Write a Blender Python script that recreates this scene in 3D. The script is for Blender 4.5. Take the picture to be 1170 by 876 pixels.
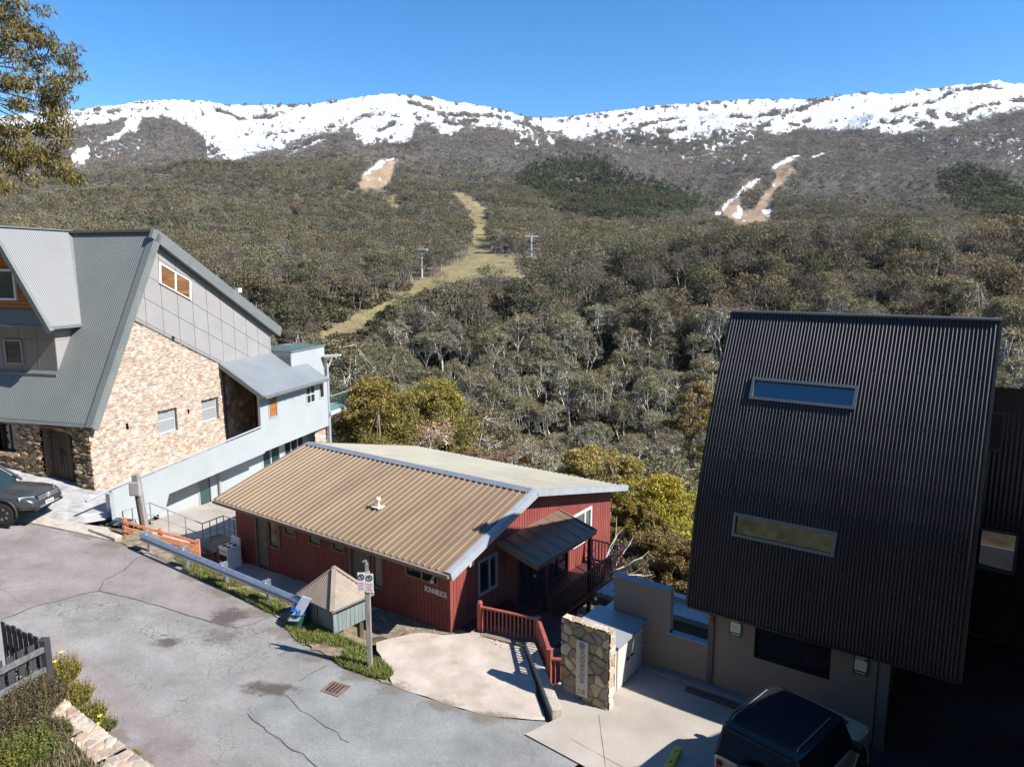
import bpy, bmesh, math, random
import numpy as np
from mathutils import Vector, Matrix

R = math.radians
for o in list(bpy.data.objects):
    bpy.data.objects.remove(o)
SC = bpy.context.scene
COL = SC.collection

# ------------------------------------------------------------------ camera, sky, sun, exposure
CZ = 10.5
PITCH = R(9.03)
F = 812.0
cam = bpy.data.cameras.new('camera')
cam.sensor_width = 36.0
cam.lens = F / 1170.0 * 36.0
cam.clip_start = 0.1
cam.clip_end = 9000.0
camo = bpy.data.objects.new('camera', cam)
COL.objects.link(camo)
camo.location = (0, 0, CZ)
camo.rotation_euler = (math.pi / 2 - PITCH, 0, 0)
SC.camera = camo

SUN_EL, SUN_AZ = R(43.0), R(-20.3)      # azimuth counted from +X towards +Y
sd = Vector((math.cos(SUN_AZ) * math.cos(SUN_EL), math.sin(SUN_AZ) * math.cos(SUN_EL), math.sin(SUN_EL)))
world = bpy.data.worlds.new('World')
SC.world = world
world.use_nodes = True
wn = world.node_tree.nodes
wl = world.node_tree.links
sky = wn.new('ShaderNodeTexSky')
sky.sky_type = 'NISHITA'
sky.sun_disc = False
sky.sun_elevation = SUN_EL
sky.sun_rotation = math.pi / 2 - SUN_AZ
sky.altitude = 1700.0
sky.air_density = 1.0
sky.dust_density = 0.25
sky.ozone_density = 3.0
bg = wn['Background']
bg.inputs['Strength'].default_value = 0.11
skt = wn.new('ShaderNodeHueSaturation')
skt.inputs['Saturation'].default_value = 1.31
wl.new(sky.outputs['Color'], skt.inputs['Color'])
wl.new(skt.outputs['Color'], bg.inputs['Color'])
sun = bpy.data.lights.new('sun', 'SUN')
sun.energy = 5.0
sun.angle = R(0.53)
sun.color = (1.0, 0.95, 0.87)
suno = bpy.data.objects.new('sun', sun)
COL.objects.link(suno)
suno.rotation_euler = (-sd).to_track_quat('-Z', 'Y').to_euler()
suno.location = (60, -20, 80)
vs = SC.view_settings
vs.view_transform = 'Standard'
vs.look = 'None'
vs.exposure = 0.95
vs.gamma = 1.0
vs.use_curve_mapping = False
SC.render.engine = 'CYCLES'
SC.cycles.use_denoising = True
SC.cycles.max_bounces = 6
SC.cycles.transparent_max_bounces = 12

# ------------------------------------------------------------------ measuring from the photograph
CP, SP = math.cos(PITCH), math.sin(PITCH)
def ray(px, py):
    x = (px - 585.0) / F
    y = (438.0 - py) / F
    return np.array([x, CP + SP * y, -SP + CP * y])
def at(px, py, z):
    r = ray(px, py)
    t = (z - CZ) / r[2]
    return np.array([0, 0, CZ]) + t * r
def proj(X, Y, Z):
    Z = Z - CZ
    f = Y * CP - Z * SP
    u = Y * SP + Z * CP
    return 585.0 + F * X / f, 438.0 - F * u / f

# ------------------------------------------------------------------ frames: two street grids and the world
class Frame:
    def __init__(s, o, ang):
        s.o = np.array(o, float); s.a = ang
        s.E = np.array([math.cos(ang), math.sin(ang)]); s.N = np.array([-math.sin(ang), math.cos(ang)])
    def w(s, x, y, z=None):
        q = s.o + s.E * x + s.N * y
        return (q[0], q[1]) if z is None else (q[0], q[1], z)
    def l(s, X, Y):
        d = np.array([X, Y]) - s.o
        return d @ s.E, d @ s.N
FW = Frame((0, 0), 0.0)
_c = at(515, 722, -.5)
FA = Frame(_c[:2], R(-35.3))
_c = at(109, 558, 1.5)
FB = Frame(_c[:2], R(-15.3))

# ------------------------------------------------------------------ objects
def tag(o, label=None, cat=None, group=None, kind=None):
    if label: o['label'] = label
    if cat: o['category'] = cat
    if group: o['group'] = group
    if kind: o['kind'] = kind
    return o
def thing(name, label, cat, frame=FW, base=(0, 0, 0), rot=0.0, group=None):
    o = bpy.data.objects.new(name, None)
    COL.objects.link(o)
    o.empty_display_size = .3
    o.location = frame.w(*base)
    o.rotation_euler = (0, 0, frame.a + rot)
    o['_b'] = [float(v) for v in base]
    o['_r'] = float(rot)
    return tag(o, label, cat, group)
def root_of(o):
    while o.parent: o = o.parent
    return o

class MB:
    def __init__(s):
        s.v = []; s.f = []; s.m = []; s.mi = 0; s.cols = None
    def add(s, vs_, fs_):
        n = len(s.v)
        s.v.extend([tuple(map(float, p)) for p in vs_])
        for f in fs_:
            s.f.append(tuple(n + i for i in f)); s.m.append(s.mi)
    def box(s, c, d, rz=0.0, M=None):
        x, y, z = d[0] / 2, d[1] / 2, d[2] / 2
        P = [(-x, -y, -z), (x, -y, -z), (x, y, -z), (-x, y, -z), (-x, -y, z), (x, -y, z), (x, y, z), (-x, y, z)]
        ca, sa = math.cos(rz), math.sin(rz)
        if M is not None:
            P = [tuple(M @ Vector(p)) for p in P]
        P = [(c[0] + p[0] * ca - p[1] * sa, c[1] + p[0] * sa + p[1] * ca, c[2] + p[2]) for p in P]
        s.add(P, [(0, 3, 2, 1), (4, 5, 6, 7), (0, 1, 5, 4), (1, 2, 6, 5), (2, 3, 7, 6), (3, 0, 4, 7)])
    def bb(s, a, b):
        s.box([(a[i] + b[i]) / 2 for i in range(3)], [abs(b[i] - a[i]) for i in range(3)])
    def hexa(s, P):      # bottom 4 ccw, top 4 ccw
        s.add(P, [(0, 3, 2, 1), (4, 5, 6, 7), (0, 1, 5, 4), (1, 2, 6, 5), (2, 3, 7, 6), (3, 0, 4, 7)])
    def prism(s, pts, ext):   # polygon (3d pts) extruded by vector
        n = len(pts); e = Vector(ext)
        V = [Vector(p) for p in pts] + [Vector(p) + e for p in pts]
        s.add(V, [tuple(range(n - 1, -1, -1)), tuple(range(n, 2 * n))] + [(i, (i + 1) % n, n + (i + 1) % n, n + i) for i in range(n)])
    def beam(s, a, b, w, h, up=(0, 0, 1)):
        a = Vector(a); b = Vector(b); d = (b - a).normalized(); u = Vector(up)
        sx = d.cross(u)
        if sx.length < 1e-4: sx = d.cross(Vector((1, 0, 0)))
        sx.normalize(); u = sx.cross(d).normalized()
        P = []
        for q in (a, b):
            P += [q - sx * w / 2 - u * h / 2, q + sx * w / 2 - u * h / 2, q + sx * w / 2 + u * h / 2, q - sx * w / 2 + u * h / 2]
        s.add(P, [(0, 1, 2, 3), (7, 6, 5, 4), (0, 4, 5, 1), (1, 5, 6, 2), (2, 6, 7, 3), (3, 7, 4, 0)])
    def tube(s, path, rad, n=8, cap=True):
        path = [Vector(p) for p in path]
        if not hasattr(rad, '__len__'): rad = [rad] * len(path)
        base = len(s.v); up = None
        for i, p in enumerate(path):
            d = (path[min(i + 1, len(path) - 1)] - path[max(i - 1, 0)])
            if d.length < 1e-9: d = Vector((0, 0, 1))
            d.normalize()
            if up is None:
                up = d.orthogonal().normalized()
            else:
                up = (up - d * up.dot(d))
                up = up.normalized() if up.length > 1e-6 else d.orthogonal().normalized()
            q = d.cross(up)
            for k in range(n):
                a = 2 * math.pi * k / n
                s.v.append(tuple(p + (up * math.cos(a) + q * math.sin(a)) * rad[i]))
        for i in range(len(path) - 1):
            for k in range(n):
                a = base + i * n + k; b = base + i * n + (k + 1) % n
                s.f.append((a, b, b + n, a + n)); s.m.append(s.mi)
        if cap:
            s.f.append(tuple(base + k for k in range(n - 1, -1, -1))); s.m.append(s.mi)
            e = base + (len(path) - 1) * n
            s.f.append(tuple(e + k for k in range(n))); s.m.append(s.mi)
    def lathe(s, c, prof, n=20, axis='z'):     # prof: (r, h)
        base = len(s.v)
        for r, h in prof:
            for k in range(n):
                a = 2 * math.pi * k / n
                p = (r * math.cos(a), r * math.sin(a), h)
                if axis == 'y': p = (p[0], h, p[1])
                if axis == 'x': p = (h, p[0], p[1])
                s.v.append((c[0] + p[0], c[1] + p[1], c[2] + p[2]))
        for i in range(len(prof) - 1):
            for k in range(n):
                a = base + i * n + k; b = base + i * n + (k + 1) % n
                s.f.append((a, b, b + n, a + n)); s.m.append(s.mi)
        s.f.append(tuple(base + k for k in range(n - 1, -1, -1))); s.m.append(s.mi)
        e = base + (len(prof) - 1) * n
        s.f.append(tuple(e + k for k in range(n))); s.m.append(s.mi)
    def grid(s, fn, us, vs_, keep=None):
        base = len(s.v); nv = len(vs_)
        for u in us:
            for v in vs_:
                s.v.append(tuple(map(float, fn(u, v))))
        for i in range(len(us) - 1):
            for j in range(nv - 1):
                if keep and not keep((us[i] + us[i + 1]) / 2, (vs_[j] + vs_[j + 1]) / 2): continue
                a = base + i * nv + j
                s.f.append((a, a + nv, a + nv + 1, a + 1)); s.m.append(s.mi)
    def build(s, name, mats, parent=None, frame=FW, smooth=False, bevel=0.0, fixn=False):
        if not isinstance(mats, (list, tuple)): mats = [mats]
        me = bpy.data.meshes.new(name)
        V = s.v
        o = bpy.data.objects.new(name, me)
        COL.objects.link(o)
        if parent is not None:
            o.parent = parent
            r = root_of(parent)
            b = r['_b']
            off = np.array(b)
            V = np.array(V, float) - off
            a = -r['_r']
            if abs(a) > 1e-9:
                ca, sa = math.cos(a), math.sin(a)
                V = np.stack([V[:, 0] * ca - V[:, 1] * sa, V[:, 0] * sa + V[:, 1] * ca, V[:, 2]], 1)
            V = V.tolist()
        elif frame is not FW:
            V = np.array(V, float)
            c = V.mean(0); c[2] = V[:, 2].min()
            o.location = frame.w(*c); o.rotation_euler = (0, 0, frame.a)
            V = (V - c).tolist()
        me.from_pydata(V, [], s.f)
        for m in mats: me.materials.append(m)
        if len(mats) > 1: me.polygons.foreach_set('material_index', s.m)
        if fixn:
            bm = bmesh.new(); bm.from_mesh(me); bmesh.ops.recalc_face_normals(bm, faces=bm.faces); bm.to_mesh(me); bm.free()
        if smooth: me.polygons.foreach_set('use_smooth', [True] * len(me.polygons))
        me.update()
        if bevel > 0:
            md = o.modifiers.new('edge', 'BEVEL'); md.width = bevel; md.segments = 2; md.limit_method = 'ANGLE'; md.angle_limit = R(40)
        return o

# a flat or bent sheet: f(u, v, h) -> point; ribs run along v
def linspace(a, b, n): return [a + (b - a) * i / (n - 1) for i in range(n)]
class Plane:
    def __init__(s, P, U, V):
        s.P = Vector(P); s.U = Vector(U).normalized(); s.V = Vector(V).normalized(); s.N = s.U.cross(s.V).normalized()
    def __call__(s, u, v, h=0.0): return s.P + s.U * u + s.V * v + s.N * h
def pbox(mb, pl, u0, u1, v0, v1, h0, h1):
    P = [pl(u0, v0, h0), pl(u1, v0, h0), pl(u1, v1, h0), pl(u0, v1, h0), pl(u0, v0, h1), pl(u1, v0, h1), pl(u1, v1, h1), pl(u0, v1, h1)]
    mb.hexa(P)
def profile(u0, u1, pitch, kind, amp, phase=0.0):
    out = []
    if kind == 'corr':
        n = max(2, int(round((u1 - u0) / pitch * 8)))
        for i in range(n + 1):
            u = u0 + (u1 - u0) * i / n
            out.append((u, amp * .5 * (1 + math.cos(2 * math.pi * (u - u0) / pitch))))
    elif kind == 'rib':      # narrow raised ribs
        k = 0; u = u0 + phase
        out.append((u0, 0.0))
        w = pitch * .11; t = pitch * .075
        while u + 2 * t + w < u1 - 1e-3:
            if u > u0 + 1e-3:
                out += [(u, 0.0), (u + t, amp), (u + t + w, amp), (u + 2 * t + w, 0.0)]
            u += pitch
        out.append((u1, 0.0))
    elif kind == 'groove':   # boards with dark joints
        u = u0; out.append((u0, 0.0))
        w = .016
        while u + pitch < u1 - w:
            u += pitch
            out += [(u - w, 0.0), (u - w * .6, -amp), (u + w * .6, -amp), (u + w, 0.0)]
        out.append((u1, 0.0))
    elif kind == 'flat':
        out = [(u0, 0.0), (u1, 0.0)]
    return out
def ribbed(mb, f, prof, v0, v1, holes=(), vsteps=None):
    # v0, v1: numbers or functions of u;  holes: (u0,u1,v0,v1)
    g0 = v0 if callable(v0) else (lambda u: v0)
    g1 = v1 if callable(v1) else (lambda u: v1)
    P = list(prof)
    for h in holes:
        for uu in (h[0], h[1]):
            for i in range(len(P) - 1):
                if P[i][0] + 1e-6 < uu < P[i + 1][0] - 1e-6:
                    t = (uu - P[i][0]) / (P[i + 1][0] - P[i][0])
                    P.insert(i + 1, (uu, P[i][1] + t * (P[i + 1][1] - P[i][1])))
                    break
    for i in range(len(P) - 1):
        (ua, ha), (ub, hb) = P[i], P[i + 1]
        if ub - ua < 1e-7 and abs(ha - hb) < 1e-7: continue
        um = (ua + ub) / 2
        cuts = []
        for h in holes:
            if h[0] - 1e-6 <= um <= h[1] + 1e-6: cuts.append((h[2], h[3]))
        cuts.sort()
        a0, a1, b0, b1 = g0(ua), g1(ua), g0(ub), g1(ub)
        segs = []
        lo = None
        for c in cuts:
            segs.append((lo, c[0])); lo = c[1]
        segs.append((lo, None))
        for s0, s1 in segs:
            pa0 = a0 if s0 is None else s0; pb0 = b0 if s0 is None else s0
            pa1 = a1 if s1 is None else s1; pb1 = b1 if s1 is None else s1
            if pa1 - pa0 < 1e-5 and pb1 - pb0 < 1e-5: continue
            n = vsteps or 1
            pts = []
            for k in range(n + 1):
                t = k / n
                pts.append((f(ua, pa0 + (pa1 - pa0) * t, ha), f(ub, pb0 + (pb1 - pb0) * t, hb)))
            base = len(mb.v)
            for A_, B_ in pts:
                mb.v.append(tuple(A_)); mb.v.append(tuple(B_))
            for k in range(n):
                q = base + 2 * k
                mb.f.append((q, q + 1, q + 3, q + 2)); mb.m.append(mb.mi)

def window(parent, pl, u0, u1, v0, v1, fm, gm, fw=.06, h=(-.06, .03), mull=(), trans=(), glass_h=-.02, name='window', blind=None):
    a = MB()
    pbox(a, pl, u0 - .0, u1 + .0, v0, v0 + fw, h[0], h[1])
    pbox(a, pl, u0, u1, v1 - fw, v1, h[0], h[1])
    pbox(a, pl, u0, u0 + fw, v0 + fw, v1 - fw, h[0], h[1])
    pbox(a, pl, u1 - fw, u1, v0 + fw, v1 - fw, h[0], h[1])
    for m in mull: pbox(a, pl, m - fw / 2, m + fw / 2, v0 + fw, v1 - fw, h[0], h[1] - .006)
    for t in trans: pbox(a, pl, u0 + fw, u1 - fw, t - fw / 2, t + fw / 2, h[0], h[1] - .008)
    o = a.build(name, fm, parent)
    g = MB()
    pbox(g, pl, u0 + fw * .6, u1 - fw * .6, v0 + fw * .6, v1 - fw * .6, glass_h - .012, glass_h)
    g.build('pane', gm, o)
    if blind:
        b = MB()
        v = v0 + fw
        while v < v1 - fw - .03:
            P0 = [pl(u0 + fw, v, glass_h - .05), pl(u1 - fw, v, glass_h - .05), pl(u1 - fw, v + .045, glass_h - .075), pl(u0 + fw, v + .045, glass_h - .075)]
            b.add(P0, [(0, 1, 2, 3)])
            v += .055
        b.build('blind', blind, o)
    return o

# drape a polygon over a height function
def drape(name, poly, zf, cell, m, kind='structure', rough=0.0, seed=0, label=None, thick=0.0):
    bm = bmesh.new()
    rnd = random.Random(seed)
    P = []
    for i in range(len(poly)):
        a = np.array(poly[i]); b = np.array(poly[(i + 1) % len(poly)])
        L = np.linalg.norm(b - a); n = max(1, int(L / max(cell * .5, .12))) if rough > 0 else 1
        for k in range(n):
            q = a + (b - a) * k / n
            if k > 0: q = q + np.array([rnd.gauss(0, rough), rnd.gauss(0, rough)])
            P.append(q)
    fv = [bm.verts.new((p[0], p[1], 0)) for p in P]
    bm.faces.new(fv)
    xs = [p[0] for p in P]; ys = [p[1] for p in P]
    x = min(xs) + cell * .37
    while x < max(xs):
        bmesh.ops.bisect_plane(bm, geom=bm.verts[:] + bm.edges[:] + bm.faces[:], plane_co=(x, 0, 0), plane_no=(1, 0, 0)); x += cell
    y = min(ys) + cell * .37
    while y < max(ys):
        bmesh.ops.bisect_plane(bm, geom=bm.verts[:] + bm.edges[:] + bm.faces[:], plane_co=(0, y, 0), plane_no=(0, 1, 0)); y += cell
    bmesh.ops.triangulate(bm, faces=bm.faces[:])
    for v in bm.verts: v.co.z = zf(v.co.x, v.co.y)
    bmesh.ops.recalc_face_normals(bm, faces=bm.faces[:])
    up = sum(f.normal.z * f.calc_area() for f in bm.faces)
    if up < 0: bmesh.ops.reverse_faces(bm, faces=bm.faces[:])
    me = bpy.data.meshes.new(name); bm.to_mesh(me); bm.free()
    me.polygons.foreach_set('use_smooth', [True] * len(me.polygons))
    me.materials.append(m)
    o = bpy.data.objects.new(name, me); COL.objects.link(o)
    return tag(o, label, kind=kind)

# ------------------------------------------------------------------ materials
def mat(name, col, rough=.6, metal=0.0, var=0.0, vscale=3.0, bump=0.0, bscale=40.0, col2=None, spec=.5, detail=4.0, dirt=None, stretch=None, rnd=0.0):
    m = bpy.data.materials.new(name); m.use_nodes = True
    N = m.node_tree.nodes; L = m.node_tree.links
    b = N['Principled BSDF']
    b.inputs['Roughness'].default_value = rough
    b.inputs['Metallic'].default_value = metal
    b.inputs['Specular IOR Level'].default_value = spec
    c = (*col, 1)
    b.inputs['Base Color'].default_value = c
    tc = N.new('ShaderNodeTexCoord')
    vec = tc.outputs['Object']
    if stretch:
        mp = N.new('ShaderNodeMapping'); mp.inputs['Scale'].default_value = stretch
        L.new(vec, mp.inputs['Vector']); vec = mp.outputs['Vector']
    out = None
    if var > 0 or col2:
        nz = N.new('ShaderNodeTexNoise'); nz.inputs['Scale'].default_value = vscale; nz.inputs['Detail'].default_value = detail; nz.inputs['Roughness'].default_value = .62
        L.new(vec, nz.inputs['Vector'])
        rp = N.new('ShaderNodeValToRGB')
        lo = tuple(max(0, x * (1 - var)) for x in col); hi = tuple(min(1, x * (1 + var)) for x in (col2 or col))
        rp.color_ramp.elements[0].position = .33; rp.color_ramp.elements[0].color = (*lo, 1)
        rp.color_ramp.elements[1].position = .68; rp.color_ramp.elements[1].color = (*hi, 1)
        L.new(nz.outputs['Fac'], rp.inputs['Fac']); out = rp.outputs['Color']
        mr = N.new('ShaderNodeMapRange'); mr.inputs['To Min'].default_value = max(.02, rough - .08); mr.inputs['To Max'].default_value = min(1, rough + .08)
        L.new(nz.outputs['Fac'], mr.inputs['Value']); L.new(mr.outputs['Result'], b.inputs['Roughness'])
    if dirt:
        dn = N.new('ShaderNodeTexNoise'); dn.inputs['Scale'].default_value = dirt[2]; dn.inputs['Detail'].default_value = 8; dn.inputs['Roughness'].default_value = .7
        L.new(vec, dn.inputs['Vector'])
        dr = N.new('ShaderNodeValToRGB'); dr.color_ramp.elements[0].position = dirt[3]; dr.color_ramp.elements[1].position = min(1, dirt[3] + .18)
        L.new(dn.outputs['Fac'], dr.inputs['Fac'])
        mu = N.new('ShaderNodeMath'); mu.operation = 'MULTIPLY'; mu.inputs[1].default_value = dirt[1]
        L.new(dr.outputs['Color'], mu.inputs[0])
        mx = N.new('ShaderNodeMixRGB'); L.new(mu.outputs[0], mx.inputs['Fac'])
        if out is None: mx.inputs['Color1'].default_value = c
        else: L.new(out, mx.inputs['Color1'])
        mx.inputs['Color2'].default_value = (*dirt[0], 1); out = mx.outputs['Color']
    if rnd > 0:
        oi = N.new('ShaderNodeObjectInfo')
        hs = N.new('ShaderNodeHueSaturation')
        m1 = N.new('ShaderNodeMapRange'); m1.inputs['To Min'].default_value = 1 - rnd; m1.inputs['To Max'].default_value = 1 + rnd
        L.new(oi.outputs['Random'], m1.inputs['Value']); L.new(m1.outputs['Result'], hs.inputs['Value'])
        m2 = N.new('ShaderNodeMapRange'); m2.inputs['To Min'].default_value = .5 - rnd * .05; m2.inputs['To Max'].default_value = .5 + rnd * .05
        ma = N.new('ShaderNodeMath'); ma.operation = 'MULTIPLY'; ma.inputs[1].default_value = 7.31
        mf = N.new('ShaderNodeMath'); mf.operation = 'FRACT'
        L.new(oi.outputs['Random'], ma.inputs[0]); L.new(ma.outputs[0], mf.inputs[0]); L.new(mf.outputs[0], m2.inputs['Value'])
        L.new(m2.outputs['Result'], hs.inputs['Hue'])
        if out is None: hs.inputs['Color'].default_value = c
        else: L.new(out, hs.inputs['Color'])
        out = hs.outputs['Color']
    if out is not None: L.new(out, b.inputs['Base Color'])
    if bump > 0:
        bn = N.new('ShaderNodeTexNoise'); bn.inputs['Scale'].default_value = bscale; bn.inputs['Detail'].default_value = 6
        L.new(vec, bn.inputs['Vector'])
        bp = N.new('ShaderNodeBump'); bp.inputs['Strength'].default_value = bump; bp.inputs['Distance'].default_value = .02
        L.new(bn.outputs['Fac'], bp.inputs['Height']); L.new(bp.outputs['Normal'], b.inputs['Normal'])
    return m
def glass(name, col=(.02, .03, .035), rough=.03):
    m = mat(name, col, rough, spec=.8)
    b = m.node_tree.nodes['Principled BSDF']; b.inputs['IOR'].default_value = 1.6
    return m
def attr_mat(name, attr, rough=.8, bump=0.0, bscale=20, var=.0, vscale=2.0, spec=.3, trans=0.0):
    m = bpy.data.materials.new(name); m.use_nodes = True
    N = m.node_tree.nodes; L = m.node_tree.links; b = N['Principled BSDF']
    b.inputs['Roughness'].default_value = rough; b.inputs['Specular IOR Level'].default_value = spec
    a = N.new('ShaderNodeAttribute'); a.attribute_name = attr
    out = a.outputs['Color']
    tc = N.new('ShaderNodeTexCoord')
    if var > 0:
        nz = N.new('ShaderNodeTexNoise'); nz.inputs['Scale'].default_value = vscale; nz.inputs['Detail'].default_value = 6
        L.new(tc.outputs['Object'], nz.inputs['Vector'])
        mr = N.new('ShaderNodeMapRange'); mr.inputs['From Min'].default_value = .3; mr.inputs['From Max'].default_value = .7; mr.inputs['To Min'].default_value = 1 - var; mr.inputs['To Max'].default_value = 1 + var
        L.new(nz.outputs['Fac'], mr.inputs['Value'])
        hs = N.new('ShaderNodeHueSaturation'); L.new(mr.outputs['Result'], hs.inputs['Value']); L.new(out, hs.inputs['Color']); out = hs.outputs['Color']
    L.new(out, b.inputs['Base Color'])
    if bump > 0:
        bn = N.new('ShaderNodeTexNoise'); bn.inputs['Scale'].default_value = bscale; bn.inputs['Detail'].default_value = 6
        L.new(tc.outputs['Object'], bn.inputs['Vector'])
        bp = N.new('ShaderNodeBump'); bp.inputs['Strength'].default_value = bump; bp.inputs['Distance'].default_value = .03
        L.new(bn.outputs['Fac'], bp.inputs['Height']); L.new(bp.outputs['Normal'], b.inputs['Normal'])
    return m
def set_color(me, attr, colors, domain='POINT'):
    ca = me.color_attributes.new(attr, 'FLOAT_COLOR', domain)
    c = np.ones((len(colors), 4), np.float32); c[:, :3] = colors
    ca.data.foreach_set('color', c.ravel())
def mesh_np(name, V, Fc, m, smooth=False, colors=None, attr='tint'):
    me = bpy.data.meshes.new(name)
    V = np.asarray(V, np.float32); Fc = np.asarray(Fc, np.int32)
    k = Fc.shape[1]
    me.vertices.add(len(V)); me.vertices.foreach_set('co', V.ravel())
    me.loops.add(Fc.size); me.loops.foreach_set('vertex_index', Fc.ravel())
    me.polygons.add(len(Fc)); me.polygons.foreach_set('loop_start', np.arange(0, Fc.size, k, dtype=np.int32))
    try: me.polygons.foreach_set('loop_total', np.full(len(Fc), k, np.int32))
    except Exception: pass
    if smooth: me.polygons.foreach_set('use_smooth', np.ones(len(Fc), bool))
    me.update(calc_edges=True)
    for mm in (m if isinstance(m, (list, tuple)) else [m]): me.materials.append(mm)
    if colors is not None: set_color(me, attr, colors)
    return me

# smooth value noise on arrays
def _h(ix, iy, s):
    n = (ix * 374761393 + iy * 668265263 + s * 974634777) & 0x7fffffff
    n = ((n ^ (n >> 13)) * 1274126177) & 0x7fffffff
    return ((n ^ (n >> 16)) & 0xffff) / 65535.0
def vnoise(x, y, s=0):
    x = np.asarray(x, float); y = np.asarray(y, float)
    ix = np.floor(x).astype(np.int64); iy = np.floor(y).astype(np.int64)
    fx = x - ix; fy = y - iy
    fx = fx * fx * (3 - 2 * fx); fy = fy * fy * (3 - 2 * fy)
    a = _h(ix, iy, s); b = _h(ix + 1, iy, s); c = _h(ix, iy + 1, s); d = _h(ix + 1, iy + 1, s)
    return (a * (1 - fx) + b * fx) * (1 - fy) + (c * (1 - fx) + d * fx) * fy
def fbm(x, y, o=4, s=0):
    t = 0; a = .5; n = 0
    for i in range(o):
        t = t + a * vnoise(np.asarray(x) * 2 ** i, np.asarray(y) * 2 ** i, s + i * 17); n += a; a *= .5
    return t / n
def smooth(a, b, x):
    t = np.clip((np.asarray(x, float) - a) / (b - a), 0, 1); return t * t * (3 - 2 * t)
def inpoly(x, y, poly):
    x = np.asarray(x); y = np.asarray(y); c = np.zeros(x.shape, bool); n = len(poly); j = n - 1
    for i in range(n):
        xi, yi = poly[i]; xj, yj = poly[j]
        k = ((yi > y) != (yj > y)) & (x < (xj - xi) * (y - yi) / ((yj - yi) + 1e-12) + xi)
        c ^= k; j = i
    return c
# ------------------------------------------------------------------ lie of the land
def z_road(X):
    return np.interp(X, [-40, -26, -18, -12, -8, -4, 3, 8, 40], [4.2, 2.6, 1.40, .50, .15, 0.0, -.3, -.35, -.4])
def zs_road(X):      # smoothed
    return sum(z_road(X + d) for d in (-1.6, -.8, 0, .8, 1.6)) / 5
LAYERS = [   # distance, [(px, py) of the ground seen there]
 (210, [(-300,345),(0,345),(400,345),(585,340),(720,325),(850,303),(1000,300),(1170,305),(1450,310)]),
 (262, [(-300,318),(0,318),(480,318),(650,312),(800,303),(1000,302),(1170,306),(1450,308)]),
 (350, [(-300,285),(0,285),(400,292),(600,293),(800,296),(1000,299),(1170,300),(1450,300)]),
 (500, [(-300,255),(0,255),(300,262),(585,270),(800,280),(1095,281),(1170,281),(1450,281)]),
 (700, [(-300,240),(0,238),(200,228),(400,240),(585,252),(800,264),(1000,268),(1170,268),(1450,268)]),
 (900, [(-300,228),(0,225),(100,213),(200,199),(300,191),(400,190),(480,215),(585,228),(800,252),(1000,255),(1170,255),(1450,255)]),
 (1150,[(-300,230),(0,229),(100,217),(200,204),(300,195),(400,186),(480,196),(585,205),(800,232),(1000,232),(1170,235),(1450,238)]),
 (1400,[(-300,219),(0,217),(100,208),(200,198),(300,184),(400,172),(480,172),(585,182),(800,200),(1000,200),(1170,205),(1450,205)]),
 (1700,[(-300,188),(0,180),(200,165),(300,155),(400,148),(480,142),(585,156),(680,172),(800,165),(1000,163),(1170,170),(1450,170)]),
 (2000,[(-300,160),(0,152),(200,137),(300,135),(400,126),(480,120),(585,138),(680,150),(800,140),(1000,130),(1170,133),(1450,130)]),
 (2350,[(-300,140),(0,137),(40,131),(80,127),(130,122),(165,117),(190,115),(235,115),(255,118),(300,121),(330,121),(370,117),(400,113),(425,110),(445,108),(470,109),(495,111),(510,117),(545,120),(570,125),(590,131),(610,136),(640,134),(680,128),(720,124),(760,121),(800,118),(860,115),(900,114),(930,113),(955,109),(985,105),(1010,108),(1050,104),(1090,99),(1120,96),(1142,93),(1170,96),(1300,100),(1450,104)]),
]
_lay = []
for r_, pts in LAYERS:
    th = []; zz = []
    for px, py in pts:
        q = ray(px, py); th.append(math.atan2(q[0], q[1])); zz.append(CZ + r_ * q[2] / math.hypot(q[0], q[1]))
    _lay.append((r_, np.array(th), np.array(zz)))
RAD = np.concatenate([np.arange(2, 60, .75), np.exp(np.arange(math.log(60), math.log(1200), .0085)), np.exp(np.arange(math.log(1200), math.log(2345), .0042)), [2350, 2380, 2450, 2700, 3200]])
TH = np.concatenate([np.radians(np.arange(-180, -46, 2.0)), np.radians(np.arange(-46, 46.01, .115)), np.radians(np.arange(48, 180.1, 2.0))])
def far_profile(th):       # heights along RAD for every azimuth -> (nth, nr)
    rr = [0, 60, 100, 118, 140] + [l[0] for l in _lay] + [2450, 2700, 3200]
    Z = []
    for r_ in rr[:5]: Z.append(np.full(len(th), {0: -30., 60: -29., 100: -27., 118: -27., 140: -20.}[r_]))
    for r_, a, z in _lay: Z.append(np.interp(th, a, z))
    Z.append(Z[-1] - 12); Z.append(Z[-1] - 50); Z.append(Z[-1] - 150)
    Z = np.stack(Z, 1)
    lr = np.log(np.maximum(rr, 1.0)); lR = np.log(RAD)
    out = np.stack([np.interp(lR, lr, Z[i]) for i in range(len(th))])
    sm = out.copy()
    for _ in range(3):
        for k in (1, 3):
            t = out.copy(); t[:, k:-k] = (out[:, :-2 * k] + out[:, k:-k] + out[:, 2 * k:]) / 3; out = t
    keep = RAD > 2250
    w = smooth(2150, 2300, RAD)[None]
    return out * (1 - w) + sm * w
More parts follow.
